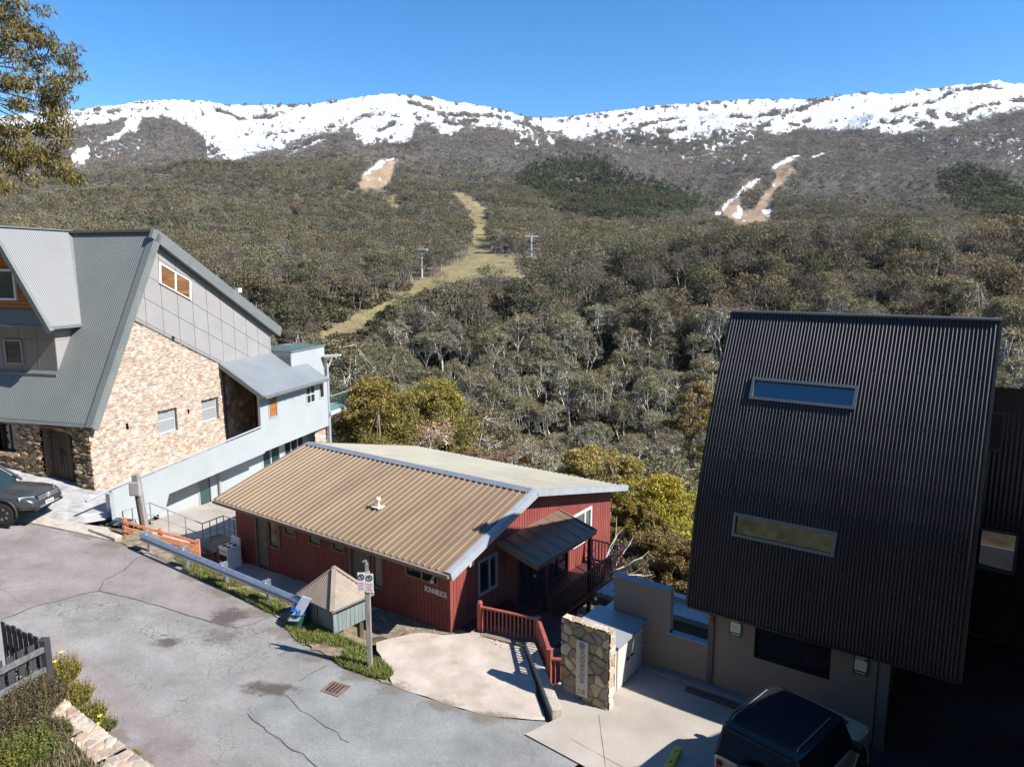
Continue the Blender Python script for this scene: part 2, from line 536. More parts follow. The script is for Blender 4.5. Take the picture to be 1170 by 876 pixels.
def near_height(X, Y):
    dx = X - FA.o[0]; dy = Y - FA.o[1]
    ay = dx * FA.N[0] + dy * FA.N[1]
    base = zs_road(X) - .18
    edge = 1.0 + np.maximum(0, -(X + 11)) * .55       # the bank starts further back on the left
    d = np.maximum(0, ay - edge)
    bank = -.42 * d + .25 * np.exp(-d) - .25
    ax = dx * FA.E[0] + dy * FA.E[1]
    low = -1.15 * smooth(-2.95, -2.1, ay) * smooth(-15.2, -14.0, ax) * (1 - smooth(-2.2, -1.2, ax)) * (1 - smooth(6, 12, ay))
    bx = (X - FB.o[0]) * FB.E[0] + (Y - FB.o[1]) * FB.E[1]; by = (X - FB.o[0]) * FB.N[0] + (Y - FB.o[1]) * FB.N[1]
    court = smooth(.6, 1.4, bx) * smooth(9.5, 8.0, bx) * smooth(-.9, .2, by + .0 * bx) * smooth(17, 15, by)
    back = np.maximum(0, -(Y + 4)) * .62 + np.maximum(0, -(X + 15.5)) * np.maximum(0, 15.5 - Y) * .02
    low = low - .34 * smooth(-1.9, -1.1, ay) * smooth(-2.6, -1.6, ax) * (1 - smooth(.5, 1.2, ax)) * (1 - smooth(4, 8, ay))
    z = base + low + bank + back
    return z * (1 - court) + np.minimum(z, -2.1) * court
print('terrain')
FP = far_profile(TH)
TT, RR = np.meshgrid(TH, RAD, indexing='ij')
GX = RR * np.sin(TT); GY = RR * np.cos(TT)
nh = near_height(GX, GY)
w = smooth(95, 128, RR)
nl = np.maximum(nh, -27 + 2.0 * (fbm(GX / 30, GY / 30, 3, 5) - .5))
GZ = nl * (1 - w) + FP * w
behind = smooth(R(50), R(75), np.abs(TT))
GZ = GZ * (1 - behind) + behind * np.clip(nh, -6, 90)
rough_ = (fbm(GX / 90, GY / 90, 5, 11) - .5) * smooth(110, 500, RR) * np.minimum(RR * .035, 34) \
       + (fbm(GX / 17, GY / 17, 4, 31) - .5) * smooth(40, 200, RR) * np.minimum(2.0 + RR * .004, 8)
rough_ += (fbm(GX / 330 + 3, GY / 330, 4, 15) - .5) * 85 * smooth(800, 1300, RR) * (1 - smooth(1950, 2250, RR))
rough_ *= np.where(RR > 2000, 1 - .55 * smooth(2000, 2300, RR), 1)
GZ = GZ + rough_
# rocky knobs along the skyline
GZ = GZ + smooth(2150, 2330, RR) * (np.maximum(0, vnoise(TT * 170, RR / 60, 71) - .66) * 13 + np.maximum(0, vnoise(TT * 420, RR / 50, 72) - .64) * 8)
def ground_z(X, Y):
    X = np.asarray(X, float); Y = np.asarray(Y, float)
    r = np.hypot(X, Y); th = np.arctan2(X, Y)
    ti = np.clip(np.interp(th, TH, np.arange(len(TH))), 0, len(TH) - 1.001); ri = np.clip(np.interp(r, RAD, np.arange(len(RAD))), 0, len(RAD) - 1.001)
    a = ti.astype(int); b = ri.astype(int); fa = ti - a; fb = ri - b
    return (GZ[a, b] * (1 - fb) + GZ[a, b + 1] * fb) * (1 - fa) + (GZ[a + 1, b] * (1 - fb) + GZ[a + 1, b + 1] * fb) * fa
PX, PY = proj(GX, np.maximum(GY, .1), GZ)

SNOWLINE = [(-300,150),(0,150),(72,143),(86,144),(115,141),(140,134),(150,133),(161,134),(193,133),(204,138),(222,148),(231,155),(243,163),(257,174),(262,186),(281,186),(284,178),(308,170),(332,165),(349,158),(366,152),(387,150),(404,147),(406,158),(414,160),(421,172),(430,166),(445,166),(461,164),(471,157),(475,143),(485,138),(495,142),(505,151),(516,154),(526,149),(536,145),(567,145),(591,150),(608,156),(612,147),(627,150),(641,153),(655,161),(668,159),(684,153),(703,149),(730,146),(744,153),(759,153),(771,161),(780,158),(802,150),(830,147),(855,145),(866,148),(889,154),(900,153),(913,145),(934,147),(961,148),(990,145),(1014,152),(1032,152),(1077,146),(1104,139),(1122,135),(1154,127),(1170,123),(1450,112)]
SNOW_ADD = [[(148,135),(161,135),(158,151),(148,152),(135,160),(117,166),(111,163),(128,155),(140,150),(143,140)], [(88,168),(105,169),(100,180),(97,190),(82,192),(80,180)],
            [(290,191),(320,179),(349,167),(366,160),(374,159),(360,167),(336,176),(325,186),(298,191)], [(382,178),(398,168),(402,164),(404,170),(392,178),(384,182)], [(487,174),(498,170),(502,172),(492,176)], [(625,156),(635,160),(634,168),(626,166)]]
SNOW_BELT = [([(240,126),(262,131),(275,136),(300,135),(325,131)],2.6), ([(390,149),(402,141),(412,135),(430,131.5),(450,132),(457,134)],1.5), ([(504,131),(545,133),(567,133),(600,142),(617,149)],2.8), ([(470,117),(482,121),(494,126),(503,124)],4.0), ([(484,112),(497,117)],2.2),
             ([(506,138),(520,142),(545,139)],3.0), ([(730,145),(757,139),(777,134)],1.6), ([(752,149),(770,150),(784,147)],2.4), ([(835,134),(855,134),(870,132),(898,128)],2.6), ([(946,113),(925,121),(902,131),(880,140),(868,147)],2.6), ([(901,141),(915,141),(925,137)],1.8),
             ([(1070,116),(1084,108),(1096,103),(1122,101)],1.8), ([(1046,121),(1075,116)],1.6), ([(1017,128),(1043,121)],2.4), ([(1105,126),(1125,121),(1140,118),(1175,113)],2.6), ([(1020,140),(1035,138),(1048,141),(1060,144)],4.0), ([(1060,128),(1070,134)],3.2), ([(1082,131),(1096,134),(1108,130)],4.0), ([(1000,134),(1012,141)],2.4), ([(86,132),(112,130),(140,126)],1.2), ([(668,133),(690,134),(722,131)],1.4), ([(640,139),(650,140),(640,139)],1.0), ([(798,126),(818,126)],1.2), ([(1122,100),(1145,101)],1.2), ([(312,160),(322,152),(335,150)],2.2), ([(372,146),(384,144)],1.8), ([(433,150),(440,146),(452,142)],2.6), ([(432,160),(440,163)],3.4)]
SNOW_DOTS = [(130,170,45,16,.60),(205,185,40,14,.66),(255,168,16,18,.40),(320,155,30,12,.55),(715,168,42,18,.58),(690,178,26,10,.62),(820,168,40,20,.52),(790,165,22,16,.55),(610,158,22,12,.5),(1085,168,40,12,.60),(1140,160,30,14,.54),(1160,172,26,12,.58),(1130,178,30,10,.64)]
RUN_BROWN = [[(814,246),(827,234),(843,220),(857,209),(871,203),(864,213),(861,221),(846,222),(847,241),(863,241),(870,226),(881,213),(887,205),(886,197),(878,193),(891,185),(904,176),(917,169),(915,179),(904,187),(911,194),(904,204),(891,215),(882,231),(881,254),(861,256),(842,262),(835,254),(826,247)],
             [(410,216),(413,203),(416,196),(438,184),(453,181),(449,204),(440,214)]]
RUN_SNOW = [[(814,247),(827,234),(843,220),(856,208),(872,202),(863,212),(848,221),(832,237),(819,248)],[(878,194),(890,185),(904,175),(917,170),(914,181),(900,185),(892,190),(882,195)],[(926,183),(934,176),(941,168),(939,162),(950,160),(958,161),(948,171),(938,179),(930,185)],[(840,248),(844,236),(849,237),(847,250)],[(871,243),(884,241),(883,248),(876,247)],[(883,212),(889,209),(885,216)],[(413,200),(420,192),(438,183),(453,179),(440,188),(424,197)]]
RUN_GRASS = [[(511,217),(534,222),(557,238),(558,264),(557,281),(566,292),(536,302),(533,284),(541,268),(536,248),(527,229)],
             [(524,300),(540,285),(560,292),(586,292),(612,292),(644,302),(612,309),(596,318),(560,316),(520,322),(478,342),(453,352),(430,368),(395,386),(352,398),(346,388),(375,376),(405,362),(436,346),(472,326),(505,308)],
             [(436,226),(452,224),(462,240),(450,252)], [(300,345),(318,335),(340,338),(320,354)]]
DARKWOOD = [[(588,205),(612,190),(650,182),(690,186),(720,205),(760,215),(800,232),(790,250),(740,252),(690,256),(650,250),(620,226),(590,214)],
            [(1068,205),(1100,192),(1130,200),(1170,215),(1170,258),(1120,252),(1085,232)]]
def _belt(px, py, pts):
    d = np.full(px.shape, 1e9)
    for (x0, y0), (x1, y1) in zip(pts, pts[1:]):
        vx, vy = x1 - x0, y1 - y0; L = vx * vx + vy * vy + 1e-9
        t = np.clip(((px - x0) * vx + (py - y0) * vy) / L, 0, 1); d = np.minimum(d, np.hypot(px - x0 - t * vx, (py - y0 - t * vy) * 1.25))
    return d
def snow_at(px, py, X, Y, r):
    line = np.interp(px, [p[0] for p in SNOWLINE], [p[1] for p in SNOWLINE])
    n2 = fbm(px / 7 + 100, py / 3.0, 4, 8) - .5
    jx = px + 5 * (fbm(px / 4, py / 4, 2, 12) - .5); jy = py + 4 * (fbm(px / 4 + 50, py / 4, 2, 13) - .5)
    s = np.clip((line + 1 - py) / 3.4, -6, 4.0) + n2 * 2.4
    hf = fbm(px / 3.2 + 11, py / 2.0, 3, 45)
    for cx, cy, rx, ry, thr in SNOW_DOTS:
        g = np.exp(-(((px - cx) / rx) ** 2 + ((py - cy) / ry) ** 2)); s = np.where((hf > thr + .12 * (1 - g)) & (g > .2), np.maximum(s, 1.5), s)
    for p in SNOW_ADD: s = np.where(inpoly(jx, jy, p), np.maximum(s, 2.5), s)
    bn = fbm(px / 5 + 3, py / 3, 3, 19)
    for p, w in SNOW_BELT: s = s - 9 * np.exp(-(_belt(jx, jy, p) / w) ** 2) * smooth(.30, .55, bn)
    crest = np.interp(px, [p[0] for p in LAYERS[-1][1]], [p[1] for p in LAYERS[-1][1]])
    rock = np.maximum(0, fbm(px / 6.0, py / 2.0, 3, 63) - .59) * 60 * smooth(6, 1, py - crest)
    dots = np.maximum(0, fbm(px / 3.5 + 31, py / 1.8 + 5, 3, 29) - .69) * 60
    s = s - rock - dots
    return s * smooth(1250, 1450, r) - 4 * (1 - smooth(1250, 1450, r))
def run_at(px, py, r, polys, r0, r1, w=5.0):
    o = np.zeros(px.shape)
    j = 2.0 * (fbm(px / 8, py / 8, 3, 55) - .5)
    k = (r > r0) & (r < r1)
    for p in polys:
        o = np.maximum(o, inpoly(px + j * w * .6, py + j * w * .4, p))
    return o * k
snow = snow_at(PX, PY, GX, GY, RR) * (np.abs(TT) < R(47))
runb = run_at(PX, PY, RR, RUN_BROWN, 620, 1500)
rung = np.maximum(run_at(PX, PY, RR, RUN_GRASS[:2], 125, 1000), run_at(PX, PY, RR, RUN_GRASS[2:], 200, 1000))
n = fbm(GX / 14, GY / 14, 4, 40)[..., None]; n2 = fbm(GX / 3.1, GY / 3.1, 3, 44)[..., None]
floor_ = np.where((RR > 850)[..., None], np.array([.098, .090, .080]), np.array([.118, .10, .07])) * (.55 + .9 * n)
near_c = np.where((GY < 2)[..., None], np.array([.06, .06, .03]), np.array([.13, .105, .07])) * (.5 + 1.0 * n2)
colr = np.where((RR < 60)[..., None], near_c, floor_)
grassy = np.array([.205, .165, .088]) * (.40 + .75 * n + .5 * n2)
grassy = np.where((n > .56), grassy * np.array([.82, .92, .80]), grassy)
brown = np.array([.275, .20, .135]) * (.6 + .8 * n)
colr = colr * (1 - rung[..., None]) + grassy * rung[..., None]
colr = colr * (1 - runb[..., None]) + brown * runb[..., None]
scrub = smooth(.56, .66, fbm(GX / 24, GY / 24, 4, 91))[..., None] * (RR < 400)[..., None] * (RR > 60)[..., None]
colr = colr * (1 - scrub * (1 - rung[..., None])) + np.array([.17, .135, .06]) * scrub * (1 - rung[..., None])
# snow lying on the brown ski run
rs = np.maximum(run_at(PX, PY, RR, RUN_SNOW, 620, 1500) * 6 - 3, 0) + (fbm(PX / 5 + 3, PY / 4, 3, 66) - .52) * 6 - 1.6
snow = np.where((runb > 0) | (run_at(PX, PY, RR, RUN_SNOW, 620, 1500) > 0), rs, snow)
snow = np.where(np.abs(TT) < R(47), snow, -5.0)
nt, nr = GX.shape
ii = np.arange(nt * nr).reshape(nt, nr)
quads = np.stack([ii[:-1, :-1], ii[:-1, 1:], ii[1:, 1:], ii[1:, :-1]], -1).reshape(-1, 4)
V = np.stack([GX, GY, GZ], -1).reshape(-1, 3)
cc = ii[:, 0]
mt = bpy.data.materials.new('hillside'); mt.use_nodes = True
N_ = mt.node_tree.nodes; L_ = mt.node_tree.links; b_ = N_['Principled BSDF']; b_.inputs['Roughness'].default_value = .9; b_.inputs['Specular IOR Level'].default_value = .15
a1 = N_.new('ShaderNodeAttribute'); a1.attribute_name = 'tint'
a2 = N_.new('ShaderNodeAttribute'); a2.attribute_name = 'snow'
tc = N_.new('ShaderNodeTexCoord')
nz = N_.new('ShaderNodeTexNoise'); nz.inputs['Scale'].default_value = .09; nz.inputs['Detail'].default_value = 7; nz.inputs['Roughness'].default_value = .7
L_.new(tc.outputs['Object'], nz.inputs['Vector'])
ma = N_.new('ShaderNodeMath'); ma.operation = 'MULTIPLY_ADD'; ma.inputs[1].default_value = 2.6; L_.new(nz.outputs['Fac'], ma.inputs[0])
mb_ = N_.new('ShaderNodeMath'); mb_.operation = 'SUBTRACT'; mb_.inputs[1].default_value = 1.3
L_.new(a2.outputs['Fac'], mb_.inputs[0]); L_.new(mb_.outputs[0], ma.inputs[2])
rp = N_.new('ShaderNodeMapRange'); rp.inputs['From Min'].default_value = -.25; rp.inputs['From Max'].default_value = .25; L_.new(ma.outputs[0], rp.inputs['Value'])
nf = N_.new('ShaderNodeTexNoise'); nf.inputs['Scale'].default_value = 1.6; nf.inputs['Detail'].default_value = 8; L_.new(tc.outputs['Object'], nf.inputs['Vector'])
mr = N_.new('ShaderNodeMapRange'); mr.inputs['From Min'].default_value = .3; mr.inputs['From Max'].default_value = .7; mr.inputs['To Min'].default_value = .65; mr.inputs['To Max'].default_value = 1.35; L_.new(nf.outputs['Fac'], mr.inputs['Value'])
hs = N_.new('ShaderNodeHueSaturation'); L_.new(a1.outputs['Color'], hs.inputs['Color']); L_.new(mr.outputs['Result'], hs.inputs['Value'])
mx = N_.new('ShaderNodeMixRGB'); L_.new(rp.outputs['Result'], mx.inputs['Fac']); L_.new(hs.outputs['Color'], mx.inputs['Color1']); mx.inputs['Color2'].default_value = (.62, .635, .66, 1)
L_.new(mx.outputs['Color'], b_.inputs['Base Color'])
me = mesh_np('hills', V, quads[:, ::-1], mt, smooth=True, colors=colr.reshape(-1, 3))
# close the hole under the camera
at_ = me.attributes.new('snow', 'FLOAT', 'POINT'); at_.data.foreach_set('value', snow.ravel().astype(np.float32))
hills = bpy.data.objects.new('hills', me); COL.objects.link(hills); tag(hills, kind='structure')
# ------------------------------------------------------------------ trees: templates of wood and leaves
def limb_np(a, b, r0, r1, n=3):
    a = np.array(a, float); b = np.array(b, float); d = b - a; d /= np.linalg.norm(d) + 1e-9
    u = np.cross(d, [0, 0, 1.0]); 
    if np.linalg.norm(u) < .05: u = np.array([1.0, 0, 0])
    u /= np.linalg.norm(u); v = np.cross(d, u)
    ang = np.arange(n) * 2 * math.pi / n
    ring = np.cos(ang)[:, None] * u + np.sin(ang)[:, None] * v
    V = np.concatenate([a + ring * r0, b + ring * r1]); Fc = []
    for k in range(n):
        q = (k + 1) % n; Fc += [(k, q, n + q), (k, n + q, n + k)]
    return V, np.array(Fc)
def skeleton(rng, H, W, bare=.35, stems=1, levels=2, lean=.15, dome=.55):
    """limbs as (a, b, ra, rb); tips = leaf clump centres"""
    limbs = []; tips = []
    for s in range(stems):
        a0 = rng.uniform(0, 2 * math.pi)
        p0 = np.array([math.cos(a0), math.sin(a0), 0]) * (.18 * (stems > 1))
        hb = H * bare * rng.uniform(.85, 1.15)
        off = np.array([math.cos(a0), math.sin(a0), 0]) * (hb * (lean if stems == 1 else .35))
        r0 = H * .022 / math.sqrt(stems) + .03
        mid = p0 + off * .45 + np.array([rng.normal(0, .02 * H), rng.normal(0, .02 * H), hb * .55])
        top = p0 + off + np.array([0, 0, hb])
        limbs += [(p0 - [0, 0, .4], mid, r0 * 1.15, r0 * .9), (mid, top, r0 * .9, r0 * .75)]
        nb = int(rng.integers(4, 7)) if stems == 1 else int(rng.integers(3, 5))
        aa = rng.uniform(0, 6.28)
        for k in range(nb):
            ang = aa + k * 6.283 / nb + rng.normal(0, .25)
            rad = W * .5 * rng.uniform(.35, .8); 
            if k == nb - 1: rad *= .25
            zt = hb + (H - hb) * (rng.uniform(.45, .8) if k < nb - 1 else .85) 
            e = np.array([math.cos(ang) * rad, math.sin(ang) * rad, zt]) + p0 + off * .8
            m = top * .5 + e * .5 + np.array([rng.normal(0, .03 * H), rng.normal(0, .03 * H), -.03 * H])
            limbs += [(top, m, r0 * .55, r0 * .4), (m, e, r0 * .4, r0 * .22)]
            for q in range(levels * 2):
                an = ang + rng.normal(0, .8); 
                d = np.array([math.cos(an), math.sin(an), rng.uniform(.1, 1.1)]); d /= np.linalg.norm(d)
                st = (m if q % 2 == 0 else e)
                t = st + d * W * .5 * rng.uniform(.28, .55)
                rr_ = math.hypot(t[0] - off[0] * .5, t[1] - off[1] * .5) / (W * .5)
                zmax = hb + (H - hb) * math.sqrt(max(0.05, 1 - min(1, rr_) ** 2)) * 1.0
                t[2] = min(max(t[2], hb + (H - hb) * .25), zmax)
                limbs.append((st, t, r0 * .22, r0 * .07)); tips.append(t)
            tips.append(e)
    return limbs, np.array(tips)
def leaf_cloud(rng, tips, n, spread, size, aspect=.35, up=.35, droop=0.0, quad=True):
    c = tips[rng.integers(0, len(tips), n)]
    d = rng.normal(0, 1, (n, 3)); d /= np.linalg.norm(d, axis=1)[:, None] + 1e-9
    rad = spread * rng.uniform(.25, 1.0, n) ** .6
    p = c + d * rad[:, None] * np.array([1, 1, .62])
    p[:, 2] += up * spread * .3
    ax = rng.normal(0, 1, (n, 3)) + d * .8; ax[:, 2] -= droop; ax /= np.linalg.norm(ax, axis=1)[:, None] + 1e-9
    nn = rng.normal(0, 1, (n, 3)) + d * .9 + np.array([0, 0, .5]); w_ = np.cross(ax, nn); w_ /= np.linalg.norm(w_, axis=1)[:, None] + 1e-9
    L = size * rng.uniform(.6, 1.35, n)[:, None]; Wd = L * aspect
    if quad:
        V = np.stack([p - ax * L * .5, p + w_ * Wd * .5, p + ax * L * .5, p - w_ * Wd * .5], 1).reshape(-1, 3)
    else:
        V = np.stack([p - ax * L * .5 - w_ * Wd * .5, p - ax * L * .5 + w_ * Wd * .5, p + ax * L * .6], 1).reshape(-1, 3)
    t = rng.uniform(.62, 1.38, n)
    return V, t, rad / spread
def wood_mesh(limbs, n=6):
    V = []; Fc = []; o = 0
    for a, b, r0, r1 in limbs:
        v, f = limb_np(a, b, r0, r1, n); V.append(v); Fc.append(f + o); o += len(v)
    return np.concatenate(V), np.concatenate(Fc)
def leaf_mat(name, trans=.25):
    m = bpy.data.materials.new(name); m.use_nodes = True
    N = m.node_tree.nodes; L = m.node_tree.links; b = N['Principled BSDF']
    b.inputs['Roughness'].default_value = .52; b.inputs['Specular IOR Level'].default_value = .35
    a = N.new('ShaderNodeAttribute'); a.attribute_name = 'tint'
    oi = N.new('ShaderNodeObjectInfo'); hs = N.new('ShaderNodeHueSaturation')
    m1 = N.new('ShaderNodeMapRange'); m1.inputs['To Min'].default_value = .72; m1.inputs['To Max'].default_value = 1.28; L.new(oi.outputs['Random'], m1.inputs['Value']); L.new(m1.outputs['Result'], hs.inputs['Value'])
    ma = N.new('ShaderNodeMath'); ma.operation = 'MULTIPLY'; ma.inputs[1].default_value = 13.7; mf = N.new('ShaderNodeMath'); mf.operation = 'FRACT'
    L.new(oi.outputs['Random'], ma.inputs[0]); L.new(ma.outputs[0], mf.inputs[0])
    m2 = N.new('ShaderNodeMapRange'); m2.inputs['To Min'].default_value = .488; m2.inputs['To Max'].default_value = .512; L.new(mf.outputs[0], m2.inputs['Value']); L.new(m2.outputs['Result'], hs.inputs['Hue'])
    L.new(a.outputs['Color'], hs.inputs['Color']); L.new(hs.outputs['Color'], b.inputs['Base Color'])
    if trans:
        tr = N.new('ShaderNodeBsdfTranslucent'); L.new(hs.outputs['Color'], tr.inputs['Color'])
        mx = N.new('ShaderNodeMixShader'); mx.inputs['Fac'].default_value = trans
        L.new(b.outputs['BSDF'], mx.inputs[1]); L.new(tr.outputs['BSDF'], mx.inputs[2]); L.new(mx.outputs['Shader'], N['Material Output'].inputs['Surface'])
    return m
M_LEAF = leaf_mat('gum leaves')
M_BARK = mat('gum bark', (.44, .41, .36), .8, var=.45, vscale=2.5, stretch=(1, 1, .3), bump=.3, bscale=12, rnd=.25)
M_FOREST = attr_mat('forest', 'tint', .7, spec=.25)
_N = M_FOREST.node_tree.nodes; _L = M_FOREST.node_tree.links; _t = _N.new('ShaderNodeBsdfTranslucent'); _x = _N.new('ShaderNodeMixShader'); _x.inputs['Fac'].default_value = .3
_L.new(_N['Attribute'].outputs['Color'], _t.inputs['Color']); _L.new(_N['Principled BSDF'].outputs['BSDF'], _x.inputs[1]); _L.new(_t.outputs['BSDF'], _x.inputs[2]); _L.new(_x.outputs['Shader'], _N['Material Output'].inputs['Surface'])

# ---- the far wood: one mass of trees too many to count
def far_template(seed, nleaf, H, W, kind, lsize, nw):
    rng = np.random.default_rng(seed)
    limbs, tips = skeleton(rng, H, W, bare=.38 if kind != 'dark' else .2, stems=int(rng.integers(1, 4)) if kind != 'dark' else 1, levels=1 if nleaf < 300 else 2)
    limbs = sorted(limbs, key=lambda l: -l[2])[:nw]
    if kind == 'dark': tips = np.concatenate([tips, tips * [.7, .7, .75], tips * [.9, .9, .9]])
    lv, t, rr_ = leaf_cloud(rng, tips, nleaf, W * .21, lsize, .55 if kind != 'bare' else .12, quad=False)
    top = (lv[:, 2] / H)
    if len(limbs): wv, wf = wood_mesh([(a, b, max(r0, .05), max(r1, .03)) for a, b, r0, r1 in limbs], 3)
    else: wv = np.zeros((0, 3)); wf = np.zeros((0, 3), int)
    lf = np.arange(len(lv)).reshape(-1, 3) + len(wv)
    Vv = np.concatenate([wv, lv]); Ff = np.concatenate([wf, lf])
    tone = np.concatenate([np.ones(len(wv)), np.repeat(t, 3)])
    wood = np.concatenate([np.ones(len(wv)), np.zeros(len(lv))])
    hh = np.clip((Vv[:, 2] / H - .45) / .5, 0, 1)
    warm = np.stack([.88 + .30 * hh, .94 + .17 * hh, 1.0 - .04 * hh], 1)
    return Vv, Ff, tone, wood, warm
PALETTE = np.array([(.147, .138, .084), (.158, .142, .090), (.168, .142, .096), (.132, .131, .084), (.172, .146, .090), (.148, .135, .102), (.180, .145, .100), (.120, .124, .072)])
GREYWOOD = np.array([(.200, .172, .148), (.182, .156, .136), (.22, .192, .168), (.17, .146, .122)])
DARKGREEN = np.array([(.062, .075, .036), (.075, .083, .038), (.088, .088, .045)])
def scatter(rng, r0, r1, area, th=R(41)):
    n = int(.5 * 2 * th * (r1 * r1 - r0 * r0) / area)
    r = np.sqrt(rng.uniform(r0 * r0, r1 * r1, n)); t = rng.uniform(-th, th, n)
    X = r * np.sin(t); Y = r * np.cos(t); Z = ground_z(X, Y)
    px, py = proj(X, Y, Z)
    return X, Y, Z, r, px, py
def build_far(zones, name):
    VV = []; FF = []; CC = []; off = 0
    for zi, (r0, r1, area, nleaf, lsize, nw, seeds, Hs) in enumerate(zones):
        rng = np.random.default_rng(100 + zi)
        X, Y, Z, r, px, py = scatter(rng, r0, r1, area)
        sn = snow_at(px, py, X, Y, r)
        rb = np.maximum(run_at(px, py, r, RUN_BROWN, 600, 1500, 3), run_at(px, py, r, RUN_SNOW, 600, 1500, 3)); rg = run_at(px, py, r, RUN_GRASS, 120, 1000, 4)
        islands = np.zeros(len(px), bool)
        keep = (rng.uniform(0, 1, len(X)) < np.where(sn > .3, np.where(sn > 2.2, .012, .07), np.where(sn > -1.2, .4, 1.0)))
        keep &= ~((rb > 0) & ~islands) & ~((rg > 0) & (rng.uniform(0, 1, len(X)) > .10))
        if r1 < 1200:      # nothing tall in front of the open grass
            for hh in (.25, .5, .75, 1.0):
                pxt, pyt = proj(X, Y, Z + Hs * .95 * hh); inr = np.zeros(len(X), bool)
                for pl_ in RUN_GRASS[:2] + RUN_BROWN: inr |= inpoly(pxt, pyt, pl_)
                for tx_, ty0_, ty1_, tr_ in ((482, 280, 321, 262), (607, 265, 297, 350), (1096, 262, 283, 500)): inr |= (np.abs(pxt - tx_) < 9) & (pyt > ty0_) & (pyt < ty1_) & (r < tr_ + 6)
                keep &= ~(inr & (r > 130) & (rng.uniform(0, 1, len(X)) < np.where(px < 480, .9, .7)))
        gap = fbm(X / 26, Y / 26, 3, 77)
        keep &= ~((gap > .64) & (rng.uniform(0, 1, len(X)) < .6) & (r < 700))
        X, Y, Z, r, px, py, sn = [q[keep] for q in (X, Y, Z, r, px, py, sn)]
        dark = np.zeros(len(X), bool)
        for p in DARKWOOD: dark |= inpoly(px + rng.normal(0, 5, len(X)), py + rng.normal(0, 4, len(X)), p)
        dark &= (r > 500) & (r < 1500)
        # greyer, barer wood higher up and on the left flank
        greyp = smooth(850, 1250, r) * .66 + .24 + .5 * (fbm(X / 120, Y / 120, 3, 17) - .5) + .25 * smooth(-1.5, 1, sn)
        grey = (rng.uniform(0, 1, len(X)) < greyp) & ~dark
        kinds = np.where(dark, 2, np.where(grey, 1, 0))
        for kd, kn in ((0, 'gum'), (1, 'bare'), (2, 'dark')):
            idx = np.where(kinds == kd)[0]
            if not len(idx): continue
            tpl = [far_template(seeds + 31 * kd + k, int(nleaf * (1.0 if kd != 1 else .8)), 1.0 * Hs, 1.0 * Hs * (.70 if kd != 2 else .62), kn, lsize * (1.0 if kd != 1 else 1.6), nw) for k in range(5)]
            which = rng.integers(0, 5, len(idx))
            for k in range(5):
                q = idx[which == k]
                if not len(q): continue
                V0, F0, tone, wood, warm = tpl[k]
                s = rng.uniform(.62, 1.25, len(q)) * (1.35 if kd == 2 else 1.0) * np.where(sn[q] > .3, .55, 1.0)
                a = rng.uniform(0, 6.283, len(q)); ca = np.cos(a) * s; sa = np.sin(a) * s
                P = np.empty((len(q), len(V0), 3), np.float32)
                P[:, :, 0] = V0[None, :, 0] * ca[:, None] - V0[None, :, 1] * sa[:, None] + X[q][:, None]
                P[:, :, 1] = V0[None, :, 0] * sa[:, None] + V0[None, :, 1] * ca[:, None] + Y[q][:, None]
                P[:, :, 2] = V0[None, :, 2] * s[:, None] + Z[q][:, None] - .2
                pal = (PALETTE, GREYWOOD, DARKGREEN)[kd]
                lf_ = fbm(X[q] / 55, Y[q] / 55, 3, 81); lw_ = fbm(X[q] / 80 + 9, Y[q] / 80, 3, 83)
                base = pal[rng.integers(0, len(pal), len(q))] * rng.uniform(.78, 1.25, len(q))[:, None] * (.62 + .76 * lf_)[:, None]
                base = base * np.stack([.92 + .16 * lw_, np.ones(len(q)), 1.1 - .2 * lw_], 1)
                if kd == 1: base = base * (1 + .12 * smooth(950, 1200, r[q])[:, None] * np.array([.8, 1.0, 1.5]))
                wc = np.array([.37, .345, .315]) * rng.uniform(.5, 1.2, len(q))[:, None]
                if kd == 2: wc = wc * .35
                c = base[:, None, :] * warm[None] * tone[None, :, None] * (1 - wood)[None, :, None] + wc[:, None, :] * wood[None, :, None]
                VV.append(P.reshape(-1, 3)); CC.append(c.reshape(-1, 3).astype(np.float32))
                FF.append((F0[None] + (np.arange(len(q)) * len(V0))[:, None, None] + off).reshape(-1, 3).astype(np.int32))
                off += len(q) * len(V0)
    V = np.concatenate(VV); Fc = np.concatenate(FF); C = np.concatenate(CC)
    print(name, len(V), 'verts', len(Fc), 'tris')
    me = mesh_np(name, V, Fc, M_FOREST, colors=C)
    o = bpy.data.objects.new(name, me); COL.objects.link(o)
    return tag(o, 'dense grey brown gum forest covering the far valley side up to the snow', 'forest', kind='stuff')
FAR0 = 160
#        r0   r1   m2/tree leaves leafsize limbs seed height
FAR = [(FAR0, 330, 28, 1050, .46, 30, 1000, 11.0), (330, 600, 23, 330, .72, 18, 2000, 9.6), (600, 1000, 22, 115, 1.0, 9, 3000, 7.8), (1000, 2320, 17, 24, 1.9, 3, 4000, 6.4)]
build_far(FAR, 'forest')
